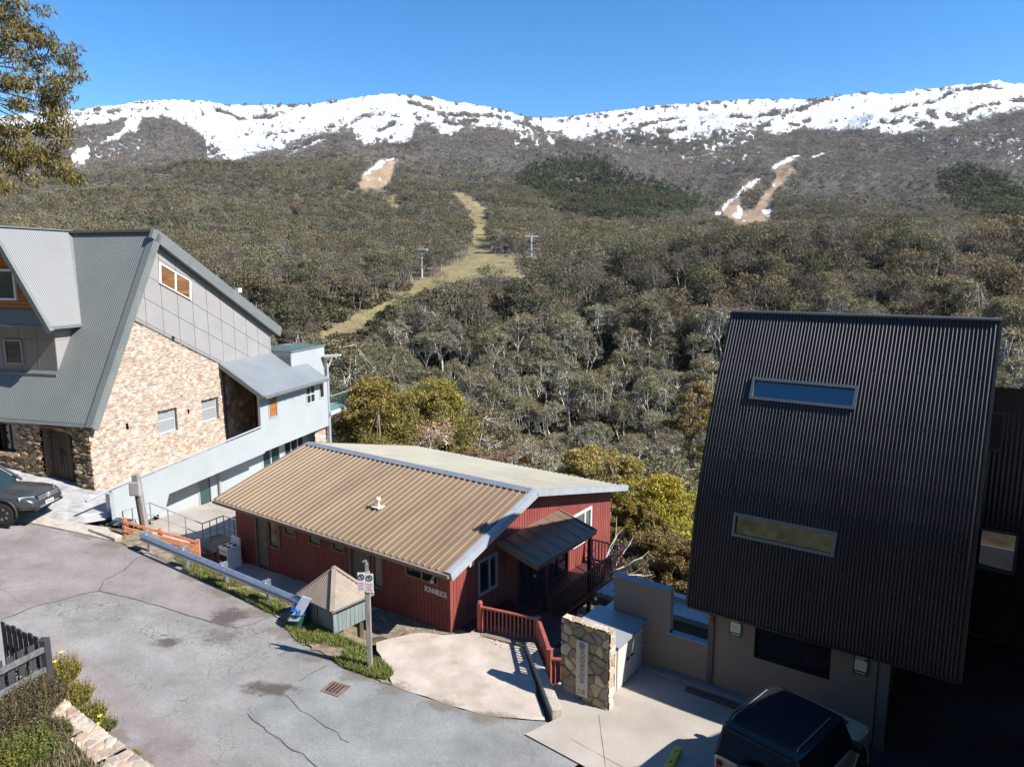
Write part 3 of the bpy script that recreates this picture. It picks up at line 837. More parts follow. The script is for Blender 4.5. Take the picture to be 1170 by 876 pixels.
# ------------------------------------------------------------------ road, pavements, pads
def atr(px, py, dz=0.0):
    z = 0.0
    for _ in range(12):
        q = at(px, py, z + dz); z = float(zs_road(q[0]))
    return (q[0], q[1])
def asphalt(name, c1, c2, crack=.5, cs=1.3):
    m = mat(name, c1, .88, var=.14, vscale=.8, bump=.5, bscale=55, col2=c2, spec=.25, detail=9)
    N = m.node_tree.nodes; L = m.node_tree.links; b = N['Principled BSDF']
    src = b.inputs['Base Color'].links[0].from_socket
    tc = [x for x in N if x.type == 'TEX_COORD'][0]
    fine = N.new('ShaderNodeTexNoise'); fine.inputs['Scale'].default_value = 26; fine.inputs['Detail'].default_value = 5; fine.inputs['Roughness'].default_value = .8
    L.new(tc.outputs['Object'], fine.inputs['Vector'])
    fr = N.new('ShaderNodeMapRange'); fr.inputs['From Min'].default_value = .3; fr.inputs['From Max'].default_value = .7; fr.inputs['To Min'].default_value = .68; fr.inputs['To Max'].default_value = 1.32; L.new(fine.outputs['Fac'], fr.inputs['Value'])
    hs = N.new('ShaderNodeHueSaturation'); L.new(src, hs.inputs['Color']); L.new(fr.outputs['Result'], hs.inputs['Value'])
    wob = N.new('ShaderNodeTexNoise'); wob.inputs['Scale'].default_value = 1.7; wob.inputs['Detail'].default_value = 5; L.new(tc.outputs['Object'], wob.inputs['Vector'])
    mxv = N.new('ShaderNodeMixRGB'); mxv.blend_type = 'ADD'; mxv.inputs['Fac'].default_value = .55; L.new(tc.outputs['Object'], mxv.inputs['Color1']); L.new(wob.outputs['Color'], mxv.inputs['Color2'])
    vo = N.new('ShaderNodeTexVoronoi'); vo.feature = 'DISTANCE_TO_EDGE'; vo.inputs['Scale'].default_value = cs; L.new(mxv.outputs['Color'], vo.inputs['Vector'])
    lt = N.new('ShaderNodeMapRange'); lt.inputs['From Min'].default_value = 0.0; lt.inputs['From Max'].default_value = .034; lt.inputs['To Min'].default_value = 1; lt.inputs['To Max'].default_value = 0; L.new(vo.outputs['Distance'], lt.inputs['Value'])
    mk = N.new('ShaderNodeTexNoise'); mk.inputs['Scale'].default_value = .33; mk.inputs['Detail'].default_value = 3; L.new(tc.outputs['Object'], mk.inputs['Vector'])
    mr = N.new('ShaderNodeMapRange'); mr.inputs['From Min'].default_value = .47; mr.inputs['From Max'].default_value = .60; mr.inputs['To Max'].default_value = crack; L.new(mk.outputs['Fac'], mr.inputs['Value'])
    mm = N.new('ShaderNodeMath'); mm.operation = 'MULTIPLY'; L.new(lt.outputs['Result'], mm.inputs[0]); L.new(mr.outputs['Result'], mm.inputs[1])
    mx = N.new('ShaderNodeMixRGB'); L.new(mm.outputs[0], mx.inputs['Fac']); L.new(hs.outputs['Color'], mx.inputs['Color1']); mx.inputs['Color2'].default_value = (.075, .070, .067, 1)
    L.new(mx.outputs['Color'], b.inputs['Base Color'])
    return m
M_ASPH = asphalt('worn asphalt', (.198, .190, .185), (.226, .218, .213), .95, 3.1)
M_ASPH_OLD = asphalt('pinkish asphalt', (.195, .170, .166), (.222, .197, .193), .3, .6)
M_ASPH_NEW = asphalt('blue grey asphalt', (.185, .192, .188), (.21, .216, .213), .25, .5)
M_PAD = mat('pale concrete', (.345, .293, .248), .85, var=.12, vscale=.9, col2=(.42, .365, .315), bump=.25, bscale=30, dirt=((.25, .18, .115), .6, .8, .52), detail=9)
M_FORE = mat('forecourt concrete', (.30, .268, .235), .8, var=.10, vscale=.6, col2=(.345, .31, .275), bump=.15, bscale=35, dirt=((.20, .17, .14), .45, .5, .58), detail=9)
M_KERB = mat('kerb concrete', (.36, .32, .275), .85, var=.2, vscale=4, bump=.3, bscale=25, dirt=((.2, .16, .12), .6, 3, .55))
M_DIRT = mat('verge soil', (.15, .115, .08), .95, var=.45, vscale=3.5, bump=.8, bscale=14, col2=(.21, .165, .12), detail=9, dirt=((.10, .12, .03), .8, 1.3, .50))
M_STEEL = mat('galvanised steel', (.52, .56, .60), .42, .85, var=.12, vscale=6)
M_DARK = mat('dark void', (.012, .012, .014), .9)

EDGE = [(-60,586),(0,593),(30,597),(101,612),(135,620),(169,632),(209,648),(253,670),(297,693),(314,703),(335,722),(350,737),(377,752),(390,761),(426,775),(449,784),(488,797),(527,810),(572,820),(624,824),(640,832)]
edge_w = [atr(*p) for p in EDGE]
road_poly = [(-34, 26), (-26, 26.0)] + edge_w + [FA.w(8, -6), FA.w(13, -12), (11, -6), (-34, -6)]
drape('road', road_poly, lambda x, y: float(zs_road(x)), 1.0, M_ASPH)
old_poly = [atr(*p) for p in [(-60,735),(0,708),(20,701),(45,691),(75,684),(100,678),(113,675),(150,683),(185,693),(215,703),(245,711),(272,717),(290,712),(306,705)]] + [(q[0] - .03, q[1] - .12) for q in reversed(edge_w[:9])] + [(-24.5, 25.2)]
drape('road', old_poly, lambda x, y: float(zs_road(x)) + .005, 1.0, M_ASPH_OLD, rough=.02, seed=3)
new_poly = [atr(*p) for p in [(384,763),(360,768),(342,778),(322,794),(300,800),(283,808),(296,826),(312,841),(340,860),(372,882)]] + [FA.w(6.0, -7.0), atr(662, 872), atr(640, 862), atr(600, 839)] + [(q[0], q[1] - .10) for q in reversed(edge_w[13:-2])]
drape('road', new_poly, lambda x, y: float(zs_road(x)) + .007, 1.0, M_ASPH_NEW, rough=.02, seed=8)
band = [atr(*p) for p in [(40,716),(80,738),(114,762),(150,790),(185,818),(220,846),(253,874),(268,890),(165,890),(128,850),(100,815),(60,770)]]
drape('road', band, lambda x, y: float(zs_road(x)) + .0045, 1.0, M_ASPH_OLD, rough=.05, seed=31)
def seam(path, w, dz, m, name='road_seam', seed=1, jit=.03):
    rnd = random.Random(seed); P = [np.array(p) for p in path]; Q = [P[0]]
    for a, b in zip(P, P[1:]):
        n = max(1, int(np.linalg.norm(b - a) / .22))
        for k in range(1, n + 1): Q.append(a + (b - a) * k / n + np.array([rnd.gauss(0, jit), rnd.gauss(0, jit)]))
    mb = MB(); V = []
    for i, q in enumerate(Q):
        d = Q[min(i + 1, len(Q) - 1)] - Q[max(i - 1, 0)]; d /= np.linalg.norm(d) + 1e-9; s = np.array([-d[1], d[0]]) * w * rnd.uniform(.3, 1)
        for k in (-.5, .5): V.append((*(q + s * k), float(zs_road(q[0])) + dz))
    mb.add(V, [(2 * i, 2 * i + 2, 2 * i + 3, 2 * i + 1) for i in range(len(Q) - 1)])
    tag(mb.build(name, m), kind='structure')
M_CRACK = mat('tar seam', (.085, .078, .074), .8, var=.3, vscale=5)
seam([atr(*p) for p in [(0,708),(20,701),(45,691),(75,684),(100,678),(113,675)]], .045, .014, M_CRACK, seed=1)
seam([atr(*p) for p in [(113,675),(150,683),(185,693),(215,703),(245,711),(272,717)]], .045, .0142, M_CRACK, seed=2, jit=.012)
seam([atr(*p) for p in [(272,717),(290,712),(306,705),(312,702)]], .03, .0144, M_CRACK, seed=5, jit=.012)
seam([atr(*p) for p in [(113,675),(120,662),(140,652),(155,640),(165,634)]], .045, .0146, M_CRACK, seed=3)
seam([atr(*p) for p in [(342,778),(352,772),(374,759)]], .035, .0148, M_CRACK, seed=4)
seam([atr(*p) for p in [(283,815),(300,831),(320,846),(345,862),(372,882)]], .03, .015, M_CRACK, seed=6)
seam([atr(*p) for p in [(327,794),(345,812),(365,826),(385,837),(400,848)]], .03, .0152, M_CRACK, seed=7)
# stains with soft ragged edges
def stain_mat(name, col, k):
    m = bpy.data.materials.new(name); m.use_nodes = True
    N = m.node_tree.nodes; L = m.node_tree.links; b = N['Principled BSDF']; b.inputs['Base Color'].default_value = (*col, 1); b.inputs['Roughness'].default_value = .9
    tc = N.new('ShaderNodeTexCoord'); ln = N.new('ShaderNodeVectorMath'); ln.operation = 'LENGTH'
    mp = N.new('ShaderNodeMapping'); mp.inputs['Location'].default_value = (-1, -1, 0); mp.inputs['Scale'].default_value = (2, 2, 0)
    L.new(tc.outputs['Generated'], mp.inputs['Vector']); L.new(mp.outputs['Vector'], ln.inputs[0])
    nz = N.new('ShaderNodeTexNoise'); nz.inputs['Scale'].default_value = 3.2; nz.inputs['Detail'].default_value = 8; nz.inputs['Roughness'].default_value = .7; L.new(tc.outputs['Object'], nz.inputs['Vector'])
    ad = N.new('ShaderNodeMath'); ad.operation = 'MULTIPLY_ADD'; ad.inputs[1].default_value = 1.9; L.new(nz.outputs['Fac'], ad.inputs[0]); L.new(ln.outputs['Value'], ad.inputs[2])
    mr = N.new('ShaderNodeMapRange'); mr.inputs['From Min'].default_value = 1.75; mr.inputs['From Max'].default_value = 1.15; mr.inputs['To Max'].default_value = k; L.new(ad.outputs[0], mr.inputs['Value'])
    tr = N.new('ShaderNodeBsdfTransparent'); mx = N.new('ShaderNodeMixShader')
    L.new(mr.outputs['Result'], mx.inputs['Fac']); L.new(tr.outputs['BSDF'], mx.inputs[1]); L.new(b.outputs['BSDF'], mx.inputs[2]); L.new(mx.outputs['Shader'], N['Material Output'].inputs['Surface'])
    return m
M_ST1 = stain_mat('oil stain', (.09, .074, .066), .8); M_ST2 = stain_mat('dust stain', (.27, .245, .215), .5); M_ST3 = stain_mat('damp stain', (.14, .13, .122), .4)
def stain(px, py, rx, ry, m, k):
    c = atr(px, py); o = []
    for i in range(20):
        a = i * 2 * math.pi / 20; o.append((c[0] + rx * math.cos(a), c[1] + ry * math.sin(a)))
    drape('road_stain', o, lambda x, y: float(zs_road(x)) + .010 + k * .0004, .8, m)
stain(261, 704, .75, .75, M_ST1, 0);  stain(192, 734, .6, .35, M_ST1, 2); stain(252, 729, .8, .7, M_ST3, 3)
stain(308, 786, 1.0, .45, M_ST1, 4)
  

M_ST4 = stain_mat('edge dirt', (.20, .165, .125), .55)
for k_, (px_, py_, a_, b_) in enumerate([(185,640,.9,.5),(225,658,1.0,.6),(262,677,.9,.5),(300,698,.9,.6),(330,722,.8,.7),(362,748,.8,.5),(410,772,.8,.4),(448,786,.7,.4),(130,622,.9,.35),(95,612,.8,.3),(150,868,.7,.6),(128,846,.6,.5),(505,806,.8,.35),(560,820,.8,.35)]): stain(px_, py_, a_, b_, M_ST4, 12 + k_)
# verge: grass and soil between the road and the long red house
def z_verge(x, y):
    ax, ay = FA.l(x, y)
    t = float(smooth(-2.6, -1.75, ay)); base = float(np.interp(ax, [-13, -11, 0, 3], [-.55, -.85, -.52, -.35]))
    return (float(zs_road(x)) + .03) * (1 - t) + base * t + .03 * (float(vnoise(x * 2.3, y * 2.3, 6)) - .5)
ve = [(q[0], q[1]) for q in edge_w[4:16]]
verge_poly = ve + [FA.w(-.9, -3.1), FA.w(.2, -.85), FA.w(.6, .25), FA.w(-11.2, .25), FA.w(-13.9, -1.6)]
drape('verge', verge_poly, z_verge, .3, M_DIRT, rough=.05, seed=2)
hp = [FA.w(-11.1, -1.05), FA.w(-3.4, -1.1), FA.w(-3.0, -.02), FA.w(-11.1, -.02)]
drape('path', hp, lambda x, y: z_verge(x, y) + .03, .8, M_FORE, rough=.03)
pad_poly = [atr(*p) for p in [(449,783),(488,796),(527,809),(572,819),(622,823)]] + [FA.w(4.95, -2.35), FA.w(2.75, .02), FA.w(2.0, .12), FA.w(1.05, -.12), FA.w(.45, -.85), FA.w(-.3, -1.35), FA.w(-.75, -2.4), atr(440, 765)]
def z_pad(x, y): return float(zs_road(x)) + .014
drape('driveway', pad_poly, z_pad, .7, M_PAD, rough=.03, seed=5)
fc = [atr(600, 840), atr(634, 823), FA.w(5.15, -1.9), FA.w(4.4, -1.2), FA.w(4.4, 1.5), FA.w(11.6, 1.5), FA.w(11.6, 9), FA.w(22, 9), FA.w(22, -9), FA.w(7.2, -9.2), atr(672, 879)]
drape('forecourt', fc, lambda x, y: float(zs_road(x)) + .04, 1.2, M_FORE)
seam([FA.w(5.9, -1.4), FA.w(8.9, -6)], .015, .046, M_CRACK, jit=.002, name='forecourt_joint')
seam([FA.w(5.8, -2.6), FA.w(9.5, -2.9)], .012, .0465, M_CRACK, jit=.002, name='forecourt_joint')
drape('driveway', [FA.w(11.45, -9), FA.w(22, -9), FA.w(22, 8.9), FA.w(11.45, 8.9)], lambda x, y: float(zs_road(x)) + .047, 1.5, asphalt('dark driveway', (.030, .034, .040), (.04, .044, .05), .2, .6))  # deep shade around the garage is put into this near-black asphalt colour
# grey cobbled apron in front of the stone lodge, with its pale kerb
M_COB = mat('grey pavers', (.29, .285, .28), .8, var=.2, vscale=2.2, col2=(.37, .365, .36), bump=.2, bscale=30, dirt=((.30, .29, .28), .5, 1.1, .5))
N_ = M_COB.node_tree.nodes; L_ = M_COB.node_tree.links
def z_pave(x, y): return float(zs_road(x)) + .12
apron = [FB.w(-12, .3), FB.w(2.2, .3), FB.w(2.2, -1.0), FB.w(2.6, -2.2), FB.w(2.3, -2.9), FB.w(.2, -3.35), FB.w(-12, -4.0)]
drape('pavement', apron, z_pave, .8, M_COB)
mbk = MB()
pts = [FB.w(-12, -4.0), FB.w(-1.0, -3.6), FB.w(.2, -3.35), FB.w(2.3, -2.9), FB.w(3.2, -2.65)]
out = [edge_w[0], edge_w[2], atr(60, 603), edge_w[3], edge_w[4]]
Vk = []
for a, b in zip(pts, out):
    za, zb = float(zs_road(a[0])), float(zs_road(b[0]))
    Vk += [(*a, za + .124), (*b, zb + .05), (*b, zb - .3)]
for i in range(len(pts) - 1):
    q = 3 * i
    mbk.add([Vk[q], Vk[q + 1], Vk[q + 2], Vk[q + 3], Vk[q + 4], Vk[q + 5]], [(0, 1, 4, 3), (1, 2, 5, 4)])
tag(mbk.build('kerb', M_KERB), kind='structure')

# grass on the verge: blades
M_GRASS = attr_mat('verge grass', 'tint', .7)
def grass(name, n, samp, h0, h1, pal, seed, label, wd=.012, lean=.35, kind='stuff'):
    rng = np.random.default_rng(seed); V = []; C = []; k = 0
    while k < n:
        p = samp(rng)
        if p is None: continue
        x, y, z = p; h = rng.uniform(h0, h1); a = rng.uniform(0, 6.28); w_ = wd * rng.uniform(.7, 1.5)
        dx, dy = math.cos(a) * w_, math.sin(a) * w_; lx, ly = rng.normal(0, lean, 2) * h
        V += [(x - dx, y - dy, z - .02), (x + dx, y + dy, z - .02), (x + lx, y + ly, z + h)]
        c = pal[rng.integers(0, len(pal))] * rng.uniform(.65, 1.3); C += [c * .7, c * .7, c * 1.15]; k += 1
    me = mesh_np(name, V, np.arange(len(V)).reshape(-1, 3), M_GRASS, colors=np.array(C))
    o = bpy.data.objects.new(name, me); COL.objects.link(o)
    return tag(o, label, kind=kind)
GP = np.array([(.13, .19, .03), (.17, .22, .045), (.20, .20, .07), (.10, .15, .025), (.24, .20, .09)])
strip_poly = np.array([atr(*p) for p in [(205,650),(253,672),(297,695),(318,707),(345,738),(377,753),(395,764),(426,775),(442,778),(450,770),(430,748),(405,735),(390,728),(345,712),(325,694),(290,678),(250,655),(215,642)]])
lo, hi = strip_poly.min(0), strip_poly.max(0)
def samp(rng):
    p = rng.uniform(lo, hi)
    if not inpoly(np.array([p[0]]), np.array([p[1]]), strip_poly)[0]: return None
    if fbm(p[0] * 1.1, p[1] * 1.1, 3, 9) < rng.uniform(.36, .56): return None
    return p[0], p[1], z_verge(p[0], p[1])
sp2 = np.array([atr(*p) for p in [(200,640),(240,660),(300,685),(330,695)]] + [FA.w(-4.6, -1.35), FA.w(-7, -1.3), FA.w(-9.5, -1.35), FA.w(-12.2, -1.6)])
lo2, hi2 = sp2.min(0), sp2.max(0)
def samp2(rng):
    p = rng.uniform(lo2, hi2)
    if not inpoly(np.array([p[0]]), np.array([p[1]]), sp2)[0]: return None
    if fbm(p[0] * 1.3, p[1] * 1.3, 3, 19) < rng.uniform(.42, .62): return None
    return p[0], p[1], z_verge(p[0], p[1])
grass('grass', 7000, samp2, .05, .2, np.array([(.17, .16, .06), (.22, .18, .09), (.12, .14, .04), (.26, .21, .12)]), 14, 'dry yellow green grass on the bank behind the guardrail')
grass('grass', 16000, samp, .05, .17, GP, 4, 'green grass growing on the narrow verge under the guardrail')
# ------------------------------------------------------------------ long red timber lodge (frame A)
M_RED = mat('red boards', (.225, .054, .046), .62, var=.16, vscale=2.0, bump=.1, bscale=30, dirt=((.13, .045, .034), .5, 1.2, .55), stretch=(1, 1, .35))
M_REDT = mat('red rail paint', (.30, .075, .052), .5, var=.2, vscale=5)
M_REDD = mat('dark red timber', (.075, .018, .018), .6, var=.2, vscale=4)
M_TANR = mat('tan roof steel', (.200, .140, .086), .45, .1, var=.10, vscale=.7, stretch=(1, .25, 1), dirt=((.15, .105, .065), .45, 1.0, .55), col2=(.222, .158, .10))
M_CREAMR = mat('cream roof steel', (.285, .268, .212), .45, .1, var=.08, vscale=.6)
M_CAP = mat('grey blue flashing', (.27, .295, .33), .42, .4, var=.12, vscale=3)
M_BARGE = mat('pale barge paint', (.30, .33, .36), .5, var=.1, vscale=3, dirt=((.34, .35, .36), .5, 4, .6))
M_TAUPE = mat('taupe joinery', (.20, .155, .12), .6, var=.15, vscale=5)
M_WHITEF = mat('white joinery', (.68, .69, .70), .5, var=.06, vscale=6)
M_GREYF = mat('grey joinery', (.30, .33, .36), .5, var=.08, vscale=6)
M_CANOPY = mat('brown canopy steel', (.17, .118, .082), .45, .15, var=.1, vscale=1.2)
M_GLASS = glass('window glass', (.015, .022, .028))
M_GLASSL = glass('milky glass', (.10, .11, .105), .12)
M_LETT0 = None
M_DOORG = mat('grey door', (.16, .15, .14), .6, var=.15, vscale=3)
M_LAMP = mat('cream lamp shell', (.6, .55, .45), .5)
red = thing('timber_lodge', 'long low red board lodge with tan ribbed roof beside the guardrail', 'lodge', FA, (-5, 4, -.6))
zl = lambda y: 1.72 + .295 * (y + .5)          # roof deck, road side
zr = lambda y: 3.05 - .2286 * (y - 4.01)       # roof deck, valley side
zroof = lambda y: zl(y) if y < 4.01 else zr(y)
# long wall
pl = Plane((-11.0, 0, 0), (1, 0, 0), (0, 0, 1))
op = [(-9.75, -9.0, -.72, 1.36), (-8.95, -8.24, .2, 1.36), (-7.98, -7.30, .90, 1.38), (-6.60, -5.93, .86, 1.37), (-5.34, -4.68, .90, 1.36), (-4.47, -3.45, -.66, 1.36), (-3.36, -2.88, .1, 1.40), (-1.86, -.45, .88, 1.35)]
hl = [(a + 11, b + 11, c, d) for a, b, c, d in op]
mb = MB(); ribbed(mb, pl, profile(0, 11.0, .155, 'groove', .014), -1.1, zl(0) - .08, hl)
mb.build('wall', M_RED, red)
for i, (a, b, c, d) in enumerate(hl):
    if i in (0, 5):
        mb = MB(); pbox(mb, pl, a, a + .07, c, d, -.1, .03); pbox(mb, pl, b - .07, b, c, d, -.1, .03); pbox(mb, pl, a + .07, b - .07, d - .08, d, -.1, .028)
        dr = mb.build('door', M_TAUPE, red)
        mb = MB(); pbox(mb, pl, a + .07, b - .07, c, d - .08, -.09, -.05); mb.build('door_leaf', M_DOORG, dr)
        mb = MB(); mb.tube([pl(b - .14, .25, -.05), pl(b - .14, .25, .0), pl(b - .22, .25, .0)], .012, 6); mb.build('handle', M_STEEL, dr)
    else:
        window(red, pl, a, b, c, d, M_TAUPE, M_GLASSL if i in (2, 3, 4, 6) else M_GLASS, .065, mull=[(a + b) / 2] if i == 7 else ())
# gable wall towards the forecourt
pg = Plane((0, 0, 0), (0, 1, 0), (0, 0, 1))
gbot = lambda u: -1.0 if u < 2.9 else (-4.6 if u < 7.3 else -1.5)
og = [(1.38, 2.40, .10, 1.32), (3.65, 7.0, -1.02, 1.08), (7.38, 8.84, -.26, 1.10)]
mb = MB(); ribbed(mb, pg, [p for p in profile(0, 10.5, .155, 'groove', .014)], gbot, lambda u: zroof(u) - .08, og)
mb.build('wall', M_RED, red)
mb = MB()      # sides and back of the body, and the storey below
mb.add([(-11, 0, -1.1), (-11, 10.5, -1.6), (-11, 10.5, zr(10.5) - .08), (-11, 4, 2.95), (-11, 0, zl(0) - .08)], [(0, 4, 3, 2, 1)])
mb.add([(-11, 10.5, -1.55), (0, 10.5, -1.55), (0, 10.5, zr(10.5) - .08), (-11, 10.5, zr(10.5) - .08)], [(0, 3, 2, 1)])
mb.bb((-11, 7.3, -1.56), (-.002, 10.5, -1.50))
mb.build('wall', M_RED, red)
mb = MB(); mb.bb((-10.8, .4, -5.2), (-.9, 9.4, -1.56)); mb.build('lower_storey', M_REDD, red)
window(red, pg, *og[0], M_GREYF, M_GLASS, .075, mull=[1.98])
window(red, pg, *og[1], M_REDD, M_GLASS, .08, mull=[4.55, 5.5, 6.25], name='glazed_doors')
window(red, pg, *og[2], M_WHITEF, M_GLASSL, .10, mull=[8.3])
mb = MB(); mb.lathe((.03, 4.62, -.35), [(.06, -.03), (.07, 0), (.05, .05)], 10, 'x'); mb.build('light', M_LAMP, red)
# roof
X0, X1 = -11.45, .5
P1 = Plane((X0, -.5, 1.72), (1, 0, 0), (0, 1, .295)); L1 = 4.51 * math.hypot(1, .295)
rf = MB(); ribbed(rf, P1, profile(0, X1 - X0, .27, 'rib', .048, .05), -.06, L1)
roof = rf.build('roof', M_TANR, red)
P2 = Plane((X0, 4.01, 3.05), (1, 0, 0), (0, 1, -.2286)); L2 = 7.0 * math.hypot(1, .2286)
rf = MB(); ribbed(rf, P2, profile(0, X1 - X0, .27, 'rib', .03, .05), 0, L2); rf.build('roof', M_CREAMR, red)
mb = MB()
for P, L_x in ((P1, L1), (P2, L2)): pbox(mb, P, .03, X1 - X0 - .03, .03, L_x - .03, -.13, -.012)
mb.build('roof_deck', M_TAUPE, red)
mb = MB()
Rg = [(X0 - .02, 4.01 - .20, 3.05 - .05), (X0 - .02, 4.01, 3.105), (X0 - .02, 4.01 + .2, 3.05 - .035)]
V = []
for x in (X0 - .02, X1 + .02):
    V += [(x, 4.01 - .21, 3.042), (x, 4.01, 3.115), (x, 4.01 + .21, 3.05), (x, 4.01 - .22, 3.025)]
mb.add(V, [(0, 1, 5, 4), (1, 2, 6, 5), (3, 0, 4, 7)])
mb.build('ridge_cap', M_CAP, red)
mb = MB()   # dark closure strips seen as dashes under the ridge cap
pbox(mb, P1, 0, X1 - X0, L1 - .235, L1 - .2, .002, .034); mb.build('ridge_closure', M_DARK, red)
mb = MB()
pbox(mb, P1, X1 - X0 - .02, X1 - X0 + .05, -.08, L1 + .02, -.20, .055); pbox(mb, P1, X1 - X0 - .16, X1 - X0 + .05, -.07, L1, .056, .066)
mb.build('barge_board', M_BARGE, red)
mb = MB(); pbox(mb, P2, X1 - X0 - .02, X1 - X0 + .05, -.02, L2 + .05, -.17, .05); pbox(mb, P2, X1 - X0 - .14, X1 - X0 + .05, .02, L2, .051, .06); mb.build('barge_board', M_BARGE, red)
mb = MB(); pbox(mb, P1, -.05, .02, -.08, L1, -.18, .055); pbox(mb, P2, -.05, .02, 0, L2, -.16, .05); mb.build('barge_board', M_TAUPE, red)
mb = MB(); mb.bb((X0, -.68, 1.60), (X1 - .02, -.565, 1.70)); mb.bb((X0, -.56, 1.52), (X1 - .02, -.53, 1.69)); mb.build('gutter', M_TAUPE, red)
q = P1(7.05, 1.9, 0)
mb = MB(); mb.box((q.x, q.y, q.z + .03), (.36, .36, .05)); mb.tube([(q.x, q.y, q.z), (q.x, q.y, q.z + .28)], .055, 10); mb.lathe((q.x, q.y, q.z + .27), [(.05, 0), (.11, .02), (.09, .09), (.03, .12)], 12)
mb.build('roof_vent', M_LAMP, roof)
# canopy over the balcony doors
pc = Plane((0.02, 2.4, 1.66), (0, 1, 0), (-1.62, 0, .46)); pc.N = -pc.N if pc.N.z < 0 else pc.N
def fcan(u, v, h=0.0): return Vector((.02, 2.4, 1.66)) + Vector((0, 1, 0)) * u + Vector((1.62, 0, -.47)) * v + Vector((.28, 0, .96)) * h
mb = MB(); ribbed(mb, fcan, profile(0, 3.9, .62, 'rib', .03, .31), 0, 1.0); can = mb.build('canopy', M_CANOPY, red)
mb = MB()
for a, b, c, d in ((0, 3.9, .96, 1.0), (0, .05, 0, .955), (3.85, 3.9, 0, .955)):
    mb.hexa([fcan(a, c, -.16), fcan(b, c, -.16), fcan(b, d, -.16), fcan(a, d, -.16), fcan(a, c, .045), fcan(b, c, .045), fcan(b, d, .045), fcan(a, d, .045)])
mb.build('canopy_edge', M_TAUPE, can)
mb = MB(); mb.hexa([fcan(.06, .02, -.14), fcan(3.84, .02, -.14), fcan(3.84, .95, -.14), fcan(.06, .95, -.14), fcan(.06, .02, -.09), fcan(3.84, .02, -.09), fcan(3.84, .95, -.09), fcan(.06, .95, -.09)])
mb.build('canopy_lining', M_REDD, can)
for y in (3.1, 6.05):
    mb = MB(); mb.bb((1.42, y - .06, -4.4), (1.54, y + .06, 1.12)); mb.build('post', M_REDD, red)
# balcony deck with its railing
mb = MB(); mb.bb((.02, 2.9, -1.22), (1.75, 8.45, -1.06)); mb.build('deck', M_REDD, red)
def railing(root, pts, h, mtop, nb=.13, post=.09, lower=.12, name='railing', bm=None):
    mb = MB()
    for a, b in zip(pts, pts[1:]):
        a = Vector(a); b = Vector(b)
        mb.beam(a + Vector((0, 0, h)), b + Vector((0, 0, h)), .10, .045); mb.beam(a + Vector((0, 0, lower)), b + Vector((0, 0, lower)), .06, .07)
        n = max(1, int((b - a).length / nb))
        for k in range(1, n):
            p = a + (b - a) * k / n; mb.beam(p + Vector((0, 0, lower + .035)), p + Vector((0, 0, h - .022)), .035, .035, (1, 0, 0))
    return mb.build(name, mtop, root)
railing(red, [(1.70, 3.15, -1.06), (1.70, 8.40, -1.06), (.05, 8.40, -1.06)], .95, M_REDD)
mb = MB(); mb.bb((.02, .02, -.75), (3.0, 2.85, -.55))
for k in range(19): mb.bb((.04 + k * .156, .04, -.548), (.04 + k * .156 + .14, 2.84, -.53))
mb.build('entry_deck', M_REDD, red)
mb = MB(); mb.tube([(-.55, -.06, 1.22), (-.55, -.16, 1.2), (-.55, -.2, 1.12)], .03, 8); mb.lathe((-.55, -.2, 1.04), [(.05, 0), (.075, .04), (.06, .1)], 10); mb.build('light', M_LAMP, red)
mb = MB(); mb.box((.06, .95, 1.42), (.1, .24, .16)); mb.build('light', M_LAMP, red)
# sign lettering on the long wall
M_LETTER = mat('white letters', (.78, .76, .74), .5)
def text(name, s, size, M, m, parent=None, ext=.012, align='CENTER', bold=0.0, sx=1.0):
    c = bpy.data.curves.new(name, 'FONT'); c.body = s; c.size = size; c.extrude = ext; c.align_x = align; c.align_y = 'CENTER'; c.offset = bold; c.space_character = 1.0
    tmp = bpy.data.objects.new(name, c); COL.objects.link(tmp); bpy.context.view_layer.update(); me = bpy.data.meshes.new_from_object(tmp); bpy.data.objects.remove(tmp)
    o = bpy.data.objects.new(name, me); COL.objects.link(o); me.materials.clear(); me.materials.append(m)
    o.matrix_world = M
    if parent:
        o.parent = parent; o.matrix_parent_inverse = Matrix.Identity(4)
    if sx != 1.0: o.scale.x = sx
    return o
def mface(frame, x, y, z, rz, root=None):   # upright text facing -Y of the frame, turned by rz
    return Matrix.Translation(frame.w(x, y, z)) @ Matrix.Rotation(frame.a + rz, 4, 'Z') @ Matrix.Rotation(math.pi / 2, 4, 'X')
sg = thing('house_sign', 'white raised letters spelling the lodge name on the red long wall', 'sign', FA, (-.57, -.02, .58))
o = text('lettering', 'SONNBLICK', .245, Matrix.Translation((0, 0, .09)) @ Matrix.Rotation(math.pi / 2, 4, 'X'), M_LETTER, sg, .012, bold=.0045, sx=.68)

